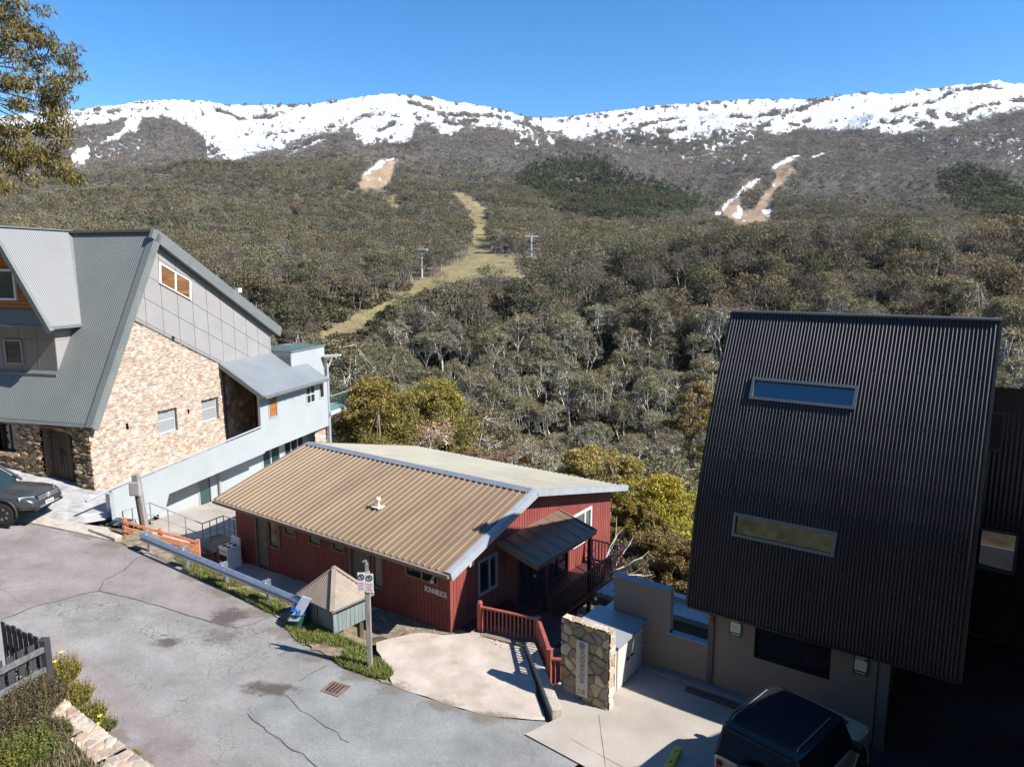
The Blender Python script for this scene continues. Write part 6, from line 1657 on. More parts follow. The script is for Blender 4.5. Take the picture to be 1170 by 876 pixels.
for k, dx in enumerate((-.135, .075)):
    y = sp0[1] - .075; x = sp0[0] + dx; z = zs0 + 2.24 - .03 * k
    mb = MB(); mb.bb((x - .10, y - .012, z), (x + .10, y, z + .52)); pt = mb.build('plate', M_SIGNW, sgp, bevel=.004)
    mb = MB()
    for j in range(24):
        a0, a1 = 2 * math.pi * j / 24, 2 * math.pi * (j + 1) / 24
        mb.beam((x + .075 * math.cos(a0), y - .016, z + .40 + .075 * math.sin(a0)), (x + .075 * math.cos(a1), y - .016, z + .40 + .075 * math.sin(a1)), .006, .022, (0, 0, 1) if abs(math.cos(a0)) < .5 else (1, 0, 0))
    mb.beam((x - .052, y - .017, z + .40 + .052), (x + .052, y - .017, z + .40 - .052), .006, .02)
    mb.build('symbol_ring', M_INK, pt)
    text('symbol', 'P', .12, Matrix.Translation((x - sp0[0], y - .0145 - sp0[1], z + .40 - zs0)) @ Matrix.Rotation(math.pi / 2, 4, 'X'), M_INK, sgp, .001)
    mb = MB()
    for j in range(5): mb.bb((x - .08 + .015 * (j % 2), y - .0155, z + .05 + j * .045), (x + .08 - .02 * (j % 3), y - .012, z + .066 + j * .045))
    mb.build('print', M_SIGNR, pt)
mp = np.array([*atr(383, 787)]); mz = float(zs_road(mp[0]))
mh = thing('drain_cover', 'square rusty iron drain cover set in the blue grey road', 'drain cover', FW, (mp[0], mp[1], mz))
mb = MB(); mb.box((mp[0], mp[1], mz + .012), (.58, .50, .03), R(-25)); mb.build('frame', mat('rusty iron', (.16, .10, .075), .8, var=.4, vscale=8, bump=.5), mh)
mb = MB()
for k in range(4): mb.box((mp[0] + (k - 1.5) * .10 * math.cos(R(-25)), mp[1] + (k - 1.5) * .10 * math.sin(R(-25)), mz + .029), (.045, .34, .012), R(-25))
mb.build('slots', M_DARK, mh)
yb = np.array(at(770, 868, -.25))
yk = thing('wheel_stop', 'short yellow painted wheel stop on the shaded forecourt', 'wheel stop', FW, (yb[0], yb[1], -.3))
mb = MB(); d_ = np.array(at(776, 857, -.2)) - np.array(at(762, 884, -.2)); d_ /= np.linalg.norm(d_)
mb.beam((yb - d_ * .45 + [0, 0, .06]), (yb + d_ * .35 + [0, 0, .06]), .17, .14); mb.build('block', mat('yellow paint', (.60, .42, .03), .6, var=.2, vscale=5), yk, bevel=.02)
mb = MB()
for t in (-.25, .15): p_ = yb + d_ * t + [0, 0, .131]; mb.lathe(tuple(p_), [(.025, 0), (.02, .008)], 8)
mb.build('bolt', M_DARK, yk)
# ------------------------------------------------------------------ bottom left: paling fence, stone retaining wall, garden
M_PAL = mat('dark grey palings', (.036, .038, .044), .75, var=.3, vscale=3, stretch=(5, 5, .5), bump=.3)
M_PALR = mat('silvered rail', (.12, .12, .125), .8, var=.4, vscale=3, stretch=(.6, 4, 4), bump=.4)
pf_ = thing('paling_fence', 'dark grey timber paling fence corner above the stone garden wall', 'fence', FW, (-11, 15.3, 1.0))
ZT = 1.95
fc0, fc1, fc2 = at(50, 737, ZT), at(3, 716, ZT), at(-25, 775, ZT)
for nm, (a, b) in (('a', (fc0, fc1)), ('b', (fc0, fc2))):
    L_f = np.linalg.norm(b - a); d = (b - a) / L_f; nrm = np.array([-d[1], d[0], 0])
    s_ = -1 if nm == 'a' else 1
    n_ = int(L_f / .24)
    for k in range(n_ + 1):
        p = a + d * (k * .24 + .06); mb = MB(); h_ = .06 * ((k * 7) % 3) / 3
        mb.beam(p + [0, 0, -1.15], p + [0, 0, .12 + h_], .16, .03, tuple(nrm)); mb.build('paling', M_PAL, pf_)
    for z in (-.05, -.55):
        mb = MB(); mb.beam(a + nrm * .07 * s_ + [0, 0, z], b + nrm * .07 * s_ + [0, 0, z], .07, .13); mb.build('rail', M_PALR if nm == 'b' else M_PAL, pf_, bevel=.01)
mb = MB(); mb.bb((fc0[0] - .1, fc0[1] - .1, ZT - 1.3), (fc0[0] + .1, fc0[1] + .1, ZT + .16)); mb.build('post', M_PAL, pf_, bevel=.01)
rw_ = thing('garden_wall', 'pale rubble stone retaining wall at the road edge, bottom left', 'garden wall', FW, (-9, 13.5, .1))
oc = [at(58, 786, .85), at(84, 808, .85), at(112, 830, .82), at(146, 856, .80), at(200, 893, .8), at(260, 930, .8)]
for i in range(len(oc) - 1):
    a, b = oc[i], oc[i + 1]; L_w = float(np.linalg.norm((b - a)[:2])); d = (b - a) / L_w; d[2] = 0
    inn = np.array([d[1], -d[0], 0]); inn = inn if inn[0] < 0 else -inn
    stone_sheet('stone_top', rw_, Plane(tuple(a), tuple(d), tuple(-inn)) if False else Plane(tuple(a + inn * .95), tuple(d), tuple(-inn)), 0, L_w + .02, 0, .95, ST_PALE, .30, .24, .06, .03, None, (.46, .40, .33), seed=41 + i)
    stone_sheet('stone_face', rw_, Plane(tuple(a + [0, 0, -1.0]), tuple(d), (0, 0, 1)), 0, L_w + .02, 0, 1.0, ST_PALE, .34, .24, .05, .04, None, (.4, .34, .28), seed=51 + i)
bed = [tuple((oc[0] + [-.5, .6, 0])[:2])] + [tuple((p + [-.72, -.35, 0])[:2]) for p in oc] + [(-6, 5), (-22, 5), (-20, 13.4), tuple(fc2[:2] + [-.3, .1]), tuple(fc0[:2] + [-.1, .12])]
drape('garden_bed', bed, lambda x, y: .86 + .25 * float(vnoise(x, y, 4)) + .06 * max(0, -x - 10), .5, mat('garden soil', (.085, .065, .05), .95, var=.4, vscale=4, bump=.8, bscale=12))

bedp = np.array(bed); blo, bhi = np.array([-13, 9.5]), np.array([-7.0, 15.5])
def samp3(rng):
    p = rng.uniform(blo, bhi)
    if not inpoly(np.array([p[0]]), np.array([p[1]]), bed)[0] or fbm(p[0] * 1.6, p[1] * 1.6, 3, 5) < rng.uniform(.3, .5): return None
    return p[0], p[1], .86 + .25 * float(vnoise(p[0], p[1], 4)) + .06 * max(0, -p[0] - 10)
grass('grass', 15000, samp3, .06, .26, np.array([(.20, .17, .08), (.14, .13, .05), (.24, .21, .12), (.10, .11, .03), (.12, .085, .05)]), 24, 'dry mixed grass growing on the garden bed behind the stone wall')
# ------------------------------------------------------------------ vehicles (local +x is the nose)
def loft(mb, secs):
    """secs: (x, half profile [(y, z)...] from the bottom centre round to the top centre)"""
    base = len(mb.v); n = len(secs[0][1]); m = 2 * n - 2
    for x, pr in secs:
        ring = [(x if not isinstance(x, (list, tuple)) else x[i], y, z) for i, (y, z) in enumerate(pr)]
        full = ring + [(p[0], -p[1], p[2]) for p in reversed(ring[1:-1])]
        mb.v.extend(full)
    for i in range(len(secs) - 1):
        for k in range(m):
            a = base + i * m + k; b = base + i * m + (k + 1) % m
            mb.f.append((a, a + m, b + m, b)); mb.m.append(mb.mi)
    mb.f.append(tuple(base + k for k in range(m))); mb.m.append(mb.mi)
    e = base + (len(secs) - 1) * m
    mb.f.append(tuple(e + k for k in range(m - 1, -1, -1))); mb.m.append(mb.mi)
def subs(o, lv=2):
    md = o.modifiers.new('round', 'SUBSURF'); md.levels = lv; md.render_levels = lv
    o.data.polygons.foreach_set('use_smooth', [True] * len(o.data.polygons)); return o
def wheel(root, x, y, r, w_, mt, mr, mh, spokes=5):
    s = 1 if y > 0 else -1
    mb = MB(); mb.lathe((x, y, r), [(r * .62, -w_ / 2), (r * .94, -w_ / 2), (r, -w_ * .36), (r, w_ * .36), (r * .94, w_ / 2), (r * .62, w_ / 2)], 32, 'y')
    wh = mb.build('wheel', mt, root, smooth=False)
    mb = MB(); mb.lathe((x, y, r), [(r * .64, w_ * .3 * s), (r * .62, w_ * .50 * s), (r * .57, w_ * .46 * s), (r * .55, w_ * .2 * s), (.02, w_ * .2 * s)], 28, 'y')
    rim = mb.build('rim', mh, wh)
    mb = MB()
    for k in range(spokes):
        a = 2 * math.pi * k / spokes + .3
        for da in (-.13, .13):
            mb.beam((x + .05 * math.cos(a), y + s * w_ * .36, r + .05 * math.sin(a)), (x + r * .58 * math.cos(a + da), y + s * w_ * .46, r + r * .58 * math.sin(a + da)), .035, .05, (0, 1, 0))
    mb.lathe((x, y, r), [(.07, s * w_ * .3), (.065, s * w_ * .46), (.01, s * w_ * .47)], 12, 'y')
    mb.build('rim', mr, wh)
M_TYRE = mat('tyre rubber', (.018, .018, .019), .8, var=.2, vscale=10)
M_RIM = mat('alloy', (.45, .46, .48), .3, .9)
M_RIMD = mat('dark alloy', (.06, .062, .066), .4, .6)
M_PAINT1 = mat('dark grey metallic paint', (.085, .088, .095), .28, .55, var=.04)
M_PAINT1.node_tree.nodes['Principled BSDF'].inputs['Coat Weight'].default_value = .6
M_PLASTIC = mat('black plastic', (.02, .021, .022), .55, var=.15, vscale=8)
M_CHROME = mat('chrome', (.75, .76, .78), .35, .75)
M_HEAD = mat('headlamp glass', (.50, .54, .58), .08, .3)
M_WSCR = glass('windscreen glass', (.01, .03, .04), .02)
def side(z0, z1, zt, hw, top):    # eight point half profile
    return [(0, z0), (hw * .82, z0), (hw * .97, z0 + .12), (hw, z0 + (z1 - z0) * .5), (hw * .985, z1), (hw * .90, zt), (hw * .5, top), (0, top + .01)]
tq = at(37, 586, 2.0); tp = at(76, 567, 2.0)
c_ = (tq + tp) / 2; ta = math.atan2(*(np.array([tp[0] - tq[0], tp[1] - tq[1]]))[::-1]) - math.pi / 2
FT = Frame((c_[0] - 2.62 * math.cos(ta), c_[1] - 2.62 * math.sin(ta)), ta)
gz = z_pave(c_[0] - 1.2, 0) + .01
tk = thing('pickup_truck', 'dark grey pickup truck parked on the pavers by the stone lodge', 'pickup truck', FT, (0, 0, 0))
tk.location = FT.w(0, 0, gz)
mb = MB()
secs = [(-2.62, side(.55, 1.0, 1.08, .92, 1.10)), (-2.5, side(.48, 1.0, 1.10, .95, 1.12)), (-.9, side(.40, 1.0, 1.10, .97, 1.12)), (.9, side(.40, 1.0, 1.09, .97, 1.14)), (1.15, side(.40, .98, 1.07, .975, 1.13)), (1.9, side(.42, .95, 1.03, .975, 1.09)), (2.25, side(.42, .90, .97, .95, 1.04)), (2.42, side(.43, .84, .90, .88, .97)), (2.55, side(.46, .74, .80, .80, .84)), (2.60, side(.50, .66, .70, .74, .72))]
loft(mb, secs); subs(mb.build('body', M_PAINT1, tk, fixn=True), 2)
mb = MB()
def cab(hw, z0, z1, hwt): return [(0, z0), (hw, z0), (hw, z0 + .02), (hwt + (hw - hwt) * .35, (z0 + z1) * .5 + .05), (hwt + .02, z1 - .06), (hwt - .06, z1), (hwt * .5, z1 + .02), (0, z1 + .03)]
loft(mb, [(-1.42, cab(.90, 1.06, 1.14, .80)), (-1.30, cab(.90, 1.06, 1.66, .72)), (-1.0, cab(.91, 1.06, 1.77, .70)), (-.2, cab(.92, 1.06, 1.79, .71)), (.28, cab(.92, 1.06, 1.70, .70)), (.62, cab(.91, 1.06, 1.42, .76)), (1.02, cab(.86, 1.04, 1.13, .80))])
subs(mb.build('cabin_glass', M_WSCR, tk, fixn=True), 2)
mb = MB(); loft(mb, [(-1.36, [(0, 1.70), (.68, 1.68), (.72, 1.70), (.66, 1.78), (0, 1.80)]), (-.9, [(0, 1.74), (.70, 1.72), (.74, 1.74), (.67, 1.82), (0, 1.85)]), (.05, [(0, 1.74), (.70, 1.72), (.74, 1.74), (.67, 1.82), (0, 1.85)]), (.34, [(0, 1.68), (.69, 1.66), (.72, 1.68), (.66, 1.74), (0, 1.765)])])
subs(mb.build('roof', M_PAINT1, tk, fixn=True), 1)
for s in (1, -1):
    mb = MB(); mb.tube([(.32, s * .70, 1.71), (.66, s * .80, 1.42), (1.02, s * .87, 1.12)], .05, 6); mb.build('pillar', M_PAINT1, tk); mb = MB(); mb.tube([(-.35, s * .735, 1.74), (-.42, s * .93, 1.08)], .05, 6); mb.build('pillar', M_PAINT1, tk)
    mb = MB(); mb.box((.62, s * 1.06, 1.17), (.12, .22, .17)); mb.build('mirror', M_PLASTIC, tk, bevel=.03)
    for x in (1.58, -1.52):
        mb = MB(); mb.lathe((x, s * .968, .43), [(.50, -.01 * s), (.50, .012 * s), (.01, .013 * s)], 28, 'y'); mb.build('wheel_arch', M_DARK, tk)
        mb = MB(); pth = [(x + .50 * math.cos(a), s * .985, .43 + .50 * math.sin(a)) for a in linspace(-.25, math.pi + .25, 16)]; mb.tube(pth, .04, 6); mb.build('arch_flare', M_PLASTIC, tk)
        wheel(tk, x, s * .86, .39, .28, M_TYRE, M_RIM, M_RIMD, 6)
    hl_ = MB(); hl_.hexa([(2.20, s * .93, .82), (2.50, s * .52, .80), (2.49, s * .50, .80), (2.1, s * .8, .8), (2.16, s * .945, 1.0), (2.46, s * .56, .935), (2.4, s * .5, .9), (2.1, s * .8, .9)]); hl_.build('headlight', M_HEAD, tk, fixn=True)
    mb = MB(); mb.box((2.47, s * .70, .60), (.12, .28, .10)); mb.build('fog_light', M_PLASTIC, tk, bevel=.02)
mb = MB(); mb.box((2.53, 0, .835), (.10, 1.08, .20)); g_ = mb.build('grille', M_PLASTIC, tk, bevel=.015)
mb = MB()
for z in (.78, .84, .90): mb.box((2.585, 0, z), (.02, 1.04, .018))
mb.build('bars', M_CHROME, g_)
mb = MB()
cz0 = .845
for j in range(20):
    a0, a1 = 2 * math.pi * j / 20, 2 * math.pi * (j + 1) / 20
    mb.beam((2.60, .095 * math.cos(a0), cz0 + .095 * math.sin(a0)), (2.60, .095 * math.cos(a1), cz0 + .095 * math.sin(a1)), .018, .018, (1, 0, 0))
for a, b in (((-.05, .075), (0, .01)), ((.05, .075), (0, .01)), ((-.08, .03), (-.035, -.075)), ((.08, .03), (.035, -.075)), ((0, 0), (-.035, -.075)), ((0, 0), (.035, -.075))):
    mb.beam((2.60, a[0], cz0 + a[1]), (2.60, b[0], cz0 + b[1]), .016, .016, (1, 0, 0))
mb.build('emblem', M_CHROME, g_)
mb = MB(); mb.box((2.62, 0, .60), (.02, .42, .12)); np_ = mb.build('number_plate', M_SIGNW, tk)
mb = MB()
for k in range(6): mb.box((2.632, -.15 + k * .06, .60), (.006, .035, .06))
mb.build('characters', M_INK, np_)
mb = MB(); mb.box((2.56, 0, .485), (.12, 1.5, .10)); mb.build('lower_grille', M_PLASTIC, tk, bevel=.02)
mb = MB(); mb.box((2.61, 0, .52), (.03, 1.0, .03)); mb.build('bumper_trim', M_CHROME, tk)

# beige off-roader, rear to the camera
M_PAINT2 = mat('beige paint', (.50, .41, .285), .30, .15, var=.03); M_PAINT2.node_tree.nodes['Principled BSDF'].inputs['Coat Weight'].default_value = .6
M_BLKP = mat('gloss black paint', (.018, .020, .024), .20, .1)
M_TINT = glass('tinted glass', (.006, .007, .008), .03)
M_TAIL = mat('tail lamp', (.25, .01, .012), .2)
DG = float(zs_road(6.0)) + .045
FD = Frame(FA.w(10.35, -1.12), FA.a + R(78))
dv = thing('off_road_vehicle', 'boxy beige off road vehicle with black roof and rear spare wheel', 'off-road vehicle', FD, (0, 0, 0))
dv.location = FD.w(0, 0, DG)
dv.scale = (.80, .96, .96)
def box8(hw, z0, z1, r_=.06, tw=1.0): return [(0, z0), (hw * .9, z0), (hw, z0 + .1), (hw, (z0 + z1) * .5), (hw * tw, z1 - r_), (hw * tw - r_ * .6, z1 - r_ * .15), (hw * .45, z1), (0, z1 + .005)]
mb = MB()
loft(mb, [(-2.05, box8(.90, .52, 1.12)), (-2.0, box8(.95, .46, 1.16)), (-1.9, box8(.975, .42, 1.18)), (-.3, box8(.98, .38, 1.18)), (.78, box8(.98, .38, 1.17)), (.95, box8(.98, .38, 1.17)), (1.9, box8(.97, .42, 1.13)), (2.12, box8(.94, .44, 1.10)), (2.22, box8(.90, .48, 1.04))])
subs(mb.build('body', M_PAINT2, dv, fixn=True), 2)
def gh(hw, z0, z1, hwt): return [(0, z0), (hw, z0), (hw, z0 + .03), (hw + (hwt - hw) * .5, (z0 + z1) / 2), (hwt, z1 - .06), (hwt - .05, z1), (hwt * .5, z1 + .01), (0, z1 + .01)]
mb = MB(); loft(mb, [(-1.99, gh(.95, 1.13, 1.20, .93)), (-1.90, gh(.95, 1.13, 1.88, .83)), (-1.2, gh(.955, 1.13, 1.90, .835)), (.42, gh(.955, 1.13, 1.90, .835)), (.55, gh(.955, 1.13, 1.84, .835)), (1.05, gh(.94, 1.13, 1.17, .90))])
mb.build('cabin', M_BLKP, dv, fixn=True, bevel=.03)
def sidey(z): return .957 + (.838 - .957) * (z - 1.16) / .68
def pane(x0, x1, x2, x3, z0, z1, s, name='side_window', m=None):
    o_ = .006
    mb = MB(); mb.hexa([(x0, s * (sidey(z0) - .02), z0), (x1, s * (sidey(z0) - .02), z0), (x1, s * (sidey(z0) + o_), z0), (x0, s * (sidey(z0) + o_), z0), (x3, s * (sidey(z1) - .02), z1), (x2, s * (sidey(z1) - .02), z1), (x2, s * (sidey(z1) + o_), z1), (x3, s * (sidey(z1) + o_), z1)])
    mb.build(name, m or M_TINT, dv, fixn=True)
for s in (1, -1):
    pane(-.36, .86, .46, -.34, 1.20, 1.74, s); pane(-.82, -.42, -.42, -.80, 1.20, 1.74, s)
mb = MB(); mb.hexa([(-1.985, -.74, 1.26), (-1.985, .74, 1.26), (-2.0, .74, 1.26), (-2.0, -.74, 1.26), (-1.905, -.68, 1.78), (-1.905, .68, 1.78), (-1.93, .68, 1.78), (-1.93, -.68, 1.78)]); mb.build('rear_window', M_TINT, dv, fixn=True)
mb = MB(); mb.hexa([(.60, -.76, 1.79), (.60, .76, 1.79), (.63, .76, 1.79), (.63, -.76, 1.79), (1.03, -.84, 1.22), (1.03, .84, 1.22), (1.06, .84, 1.22), (1.06, -.84, 1.22)]); mb.build('windscreen', M_TINT, dv, fixn=True)
mb = MB(); mb.bb((-2.06, -.72, 1.84), (-1.88, .72, 1.885)); mb.build('rear_spoiler', M_BLKP, dv, bevel=.02)
def rp_(hw, z, t=.05): return [(0, z - .03), (hw - .04, z - .04), (hw, z - .02), (hw - .03, z + t * .6), (hw * .6, z + t), (0, z + t + .01)]
mb = MB(); loft(mb, [(-1.98, rp_(.80, 1.86, .03)), (-1.92, rp_(.86, 1.88)), (-1.3, rp_(.88, 1.91)), (.25, rp_(.88, 1.91)), (.52, rp_(.87, 1.88)), (.60, rp_(.84, 1.83, .03))])
subs(mb.build('roof', M_BLKP, dv, fixn=True), 1)
mb = MB()
for k in range(4):
    y = -.42 + k * .28; mb.bb((-1.5, y - .012, 1.945), (.2, y + .012, 1.958))
mb.build('roof_ribs', M_BLKP, dv)
mb = MB(); mb.prism([(-.2, -.012, 1.95), (-.42, -.012, 1.95), (-.40, -.012, 2.03)], (0, .024, 0)); mb.build('antenna', M_BLKP, dv)
for s in (1, -1):
    mb = MB(); mb.tube([(-1.72, s * .70, 1.93), (-1.66, s * .70, 1.985), (.02, s * .70, 1.985), (.10, s * .70, 1.93)], .014, 8); mb.build('roof_rail', M_COLUMN, dv)
    mb = MB(); mb.bb((-.97, s * .83 - .02, 1.74), (-.30, s * .83 + .02, 1.80)); mb.build('roof_window', M_TEAL, dv)
    mb = MB(); mb.box((.72, s * 1.08, 1.24), (.16, .24, .20)); mi = mb.build('mirror', M_BLKP, dv, bevel=.04); mb = MB(); mb.beam((.75, s * .93, 1.17), (.74, s * 1.02, 1.2), .05, .05); mb.build('mirror_arm', M_BLKP, mi)
    mb = MB(); mb.bb((-.2, s * .982, 1.00), (-.04, s * 1.0, 1.04)); mb.build('door_handle', M_BLKP, dv)
    mb = MB(); mb.bb((-.36, s * .975, .5), (-.345, s * .985, 1.14)); mb.bb((.93, s * .975, .5), (.945, s * .985, 1.14)); mb.build('door_gap', M_DARK, dv)
    for x in (1.36, -1.22):
        mb = MB(); mb.lathe((x, s * .972, .42), [(.49, -.01 * s), (.49, .014 * s), (.01, .015 * s)], 28, 'y'); mb.build('wheel_arch', M_DARK, dv)
        mb = MB(); mb.tube([(x + .49 * math.cos(a), s * .985, .42 + .49 * math.sin(a)) for a in linspace(-.2, math.pi + .2, 16)], .035, 6); mb.build('arch_flare', M_PAINT2, dv)
        wheel(dv, x, s * .87, .39, .27, M_TYRE, M_RIM, M_RIMD, 5)
    for z in (.86, 1.02):
        mb = MB(); mb.box((-2.05, s * .80, z), (.05, .12, .12)); mb.build('tail_light', M_TAIL, dv, bevel=.01)
    mb = MB(); mb.bb((1.28, s * .42 - .13, 1.145), (1.78, s * .42 + .13, 1.165)); bo_ = mb.build('bonnet_vent', M_BLKP, dv)
    mb = MB()
    for k in range(3): mb.bb((1.33 + k * .15, s * .42 - .11, 1.166), (1.40 + k * .15, s * .42 + .11, 1.175))
    mb.build('louvre', M_COLUMN, bo_)
    mb = MB(); mb.lathe((2.18, s * .66, .86), [(.13, 0), (.13, .06), (.02, .07)], 16, 'x'); mb.build('headlight', M_HEAD, dv)
mb = MB(); mb.lathe((-2.08, .06, .98), [(.2, .0), (.36, .0), (.385, -.06), (.385, -.20), (.36, -.25), (.24, -.25), (.22, -.2), (.02, -.2)], 32, 'x'); sw2 = mb.build('spare_wheel', M_TYRE, dv)
mb = MB(); mb.lathe((-2.08, .06, .98), [(.23, -.18), (.23, -.235), (.02, -.24)], 20, 'x'); mb.build('rim', M_RIM, sw2)
mb = MB(); mb.box((-2.06, 0, .52), (.1, 1.8, .14)); mb.build('bumper', M_PLASTIC, dv, bevel=.03)
# ------------------------------------------------------------------ trees one can tell apart
def tree_meshes(seed, H, W, nleaf, lsize, pal, bare=.36, stems=1, levels=2, spread=.17, aspect=.35, sides=6, pts=None, droop=0.0, extra=0, lean=.15, dome=0):
    rng = np.random.default_rng(seed)
    limbs, tips = skeleton(rng, H, W, bare, stems, levels, lean)
    if dome:        # an umbrella of clumps over the limbs
        n0 = len(tips); a = rng.uniform(0, 6.283, dome); u = rng.uniform(0, 1, dome) ** .5; zb = H * bare + (H - H * bare) * .35
        tips = np.concatenate([tips, np.stack([np.cos(a) * W * .45 * u, np.sin(a) * W * .45 * u, zb + (H * .93 - zb) * np.sqrt(1 - .92 * u ** 2) + rng.normal(0, .03 * H, dome)], 1)]); tips = np.concatenate([tips[:n0], tips[n0:], tips[n0:], tips[n0:]]) if False else tips; DOME_ = (n0, dome)
    if extra:       # bushy trees: fill the dome with more clumps
        n0 = len(tips); a = rng.uniform(0, 6.283, extra); u = rng.uniform(0, 1, extra) ** .5; zz = rng.uniform(0, 1, extra)
        prof = np.sqrt(np.clip(1 - (2 * zz - .75) ** 2 * .62, .06, 1))
        tips = np.concatenate([tips, np.stack([np.cos(a) * W * .46 * u * prof, np.sin(a) * W * .46 * u * prof, H * bare * .55 + zz * (H * .95 - H * bare * .55)], 1)])
    if extra or dome:
        base_pts = np.array([l[1] for l in limbs]); 
        for t in tips[n0:]:
            d_ = np.linalg.norm(base_pts - t, axis=1); i_ = int(np.argmin(d_)); limbs.append((base_pts[i_], t, .04 if dome else .035, .012))
    wv, wf = wood_mesh(limbs, sides)
    # fine twigs reaching into the leaves
    tw = []
    for t in tips[::1]:
        for _ in range(3):
            d = rng.normal(0, 1, 3); d[2] = abs(d[2]); d /= np.linalg.norm(d); tw.append((t - d * W * .05, t + d * W * spread * .75, .028, .010))
    tv, tf = wood_mesh(tw, 3)
    wf = np.concatenate([wf, tf + len(wv)]); wv = np.concatenate([wv, tv])
    tl = np.concatenate([tips] + [tips[n0:]] * 2) if dome else tips
    lv, t, rr_ = leaf_cloud(rng, tl, nleaf, W * spread, lsize, aspect, .5, droop)
    pal = np.array(pal); tipc = pal[rng.integers(0, len(pal), nleaf)]
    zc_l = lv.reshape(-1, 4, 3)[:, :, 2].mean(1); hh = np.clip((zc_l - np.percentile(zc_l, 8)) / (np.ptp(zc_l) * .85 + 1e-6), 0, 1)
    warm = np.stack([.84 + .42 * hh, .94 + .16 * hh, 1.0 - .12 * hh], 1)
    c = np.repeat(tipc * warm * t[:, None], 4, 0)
    m1 = mesh_np('trunk', wv, wf, M_BARK, smooth=True)
    m2 = mesh_np('crown', lv, np.arange(len(lv)).reshape(-1, 4), M_LEAF, colors=c)
    return m1, m2
def place_tree(name, meshes, X, Y, Z, s, rz, label, cat, group=None, cmat=None):
    r = bpy.data.objects.new(name, None); COL.objects.link(r); r.empty_display_size = .3
    r.location = (X, Y, Z); r.rotation_euler = (0, 0, rz); r.scale = (s, s, s)
    tag(r, label, cat, group)
    for nm, me in zip(('trunk', 'crown'), meshes):
        o = bpy.data.objects.new(nm, me); COL.objects.link(o); o.parent = r
    return r
P_OLIVE = [(0.16, 0.15, 0.079), (0.181, 0.165, 0.088), (0.14, 0.136, 0.073), (0.197, 0.172, 0.097)]
P_BROWN = [(0.187, 0.16, 0.092), (0.202, 0.162, 0.096), (0.162, 0.148, 0.087), (0.172, 0.165, 0.096)]
P_GREY = [(0.191, 0.185, 0.134), (0.167, 0.165, 0.117), (0.209, 0.2, 0.152), (0.153, 0.152, 0.105)]
P_YEL = [(.25, .205, .06), (.225, .185, .065), (.19, .165, .06)]
KINDS = [
 ('olive green domed gum tree with grey trunks', P_OLIVE, .34, 1, 2600, .17, .42),
 ('brown tinged spreading gum tree with pale limbs', P_BROWN, .38, 2, 2300, .16, .42),
 ('thin grey leaved gum tree showing bare white limbs', P_GREY, .44, 2, 1500, .14, .40),
 ('tall olive gum tree with loose open crown', P_OLIVE, .46, 1, 2000, .15, .44),
]
VAR = []
for k, (lb, pal, bare, stems, nl, sprd, ls) in enumerate(KINDS):
    for j in range(4):
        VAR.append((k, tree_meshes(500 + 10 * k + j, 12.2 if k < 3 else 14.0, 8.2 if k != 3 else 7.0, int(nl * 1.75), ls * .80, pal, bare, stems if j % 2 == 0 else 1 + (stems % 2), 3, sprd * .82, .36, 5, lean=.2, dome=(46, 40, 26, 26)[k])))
rng = np.random.default_rng(77)
cand = []
for gx in np.arange(-150, 150, 5.95):
    for gy in np.arange(30, 172, 5.95):
        X = gx + rng.uniform(-3, 3); Y = gy + rng.uniform(-3, 3); r = math.hypot(X, Y)
        if r < 52 or r > 168 or abs(math.atan2(X, Y)) > R(39): continue
        ax, ay = FA.l(X, Y)
        if ay < 24: continue
        cand.append((r, X, Y))
cand.sort()
PLACED = []
for r, X, Y in cand:
    z = float(ground_z(X, Y)); s = rng.uniform(.62, 1.12); k = int(rng.integers(0, len(VAR))); kind, ms = VAR[k]
    Ht = 12.2 * s
    px, py = proj(X, Y, z + Ht); wpx = 4.2 * s / r * 812
    pb_x, pb_y = proj(X, Y, z)
    if px + wpx < -10 or px - wpx > 1185: continue
    roofy = 500 if px < 345 else (505 + (px - 345) * .217 if px < 612 else 563)
    if 240 < px < 715 and py > roofy + 4: continue
    if px + wpx < 300 and py > 262 + max(0, px - 170) * .75: continue
    if px - wpx * .6 > 800 and px + wpx * .6 < 1135 and py > 358: continue
    if px - wpx > 1135 and py > 440: continue
    if py > 668: continue
    if any(inpoly(np.array([px + e_ * wpx]), np.array([py + d_]), RUN_GRASS[1])[0] for d_ in (2, 10, 20) for e_ in (-.35, 0, .35)): continue
    zone = 'left of the lift towers' if px < 470 else ('in the valley behind the tan roof' if px < 720 else 'beyond the dark building')
    lab = KINDS[kind][0] + ' ' + zone
    PLACED.append((r, lambda X=X, Y=Y, z=z, s=s, ms=ms, lab=lab, kind=kind, zone=zone, rz=rng.uniform(0, 6.28): place_tree('gum_tree', ms, X, Y, z - .15, s, rz, lab, 'tree', lab.replace(' tree', ' trees').replace('gum trees', 'gum trees'))))
PLACED.sort(key=lambda t: t[0])
print('valley gums', len(PLACED), PLACED[min(287, len(PLACED) - 1)][0])
for r, fn in PLACED[:288]: fn()
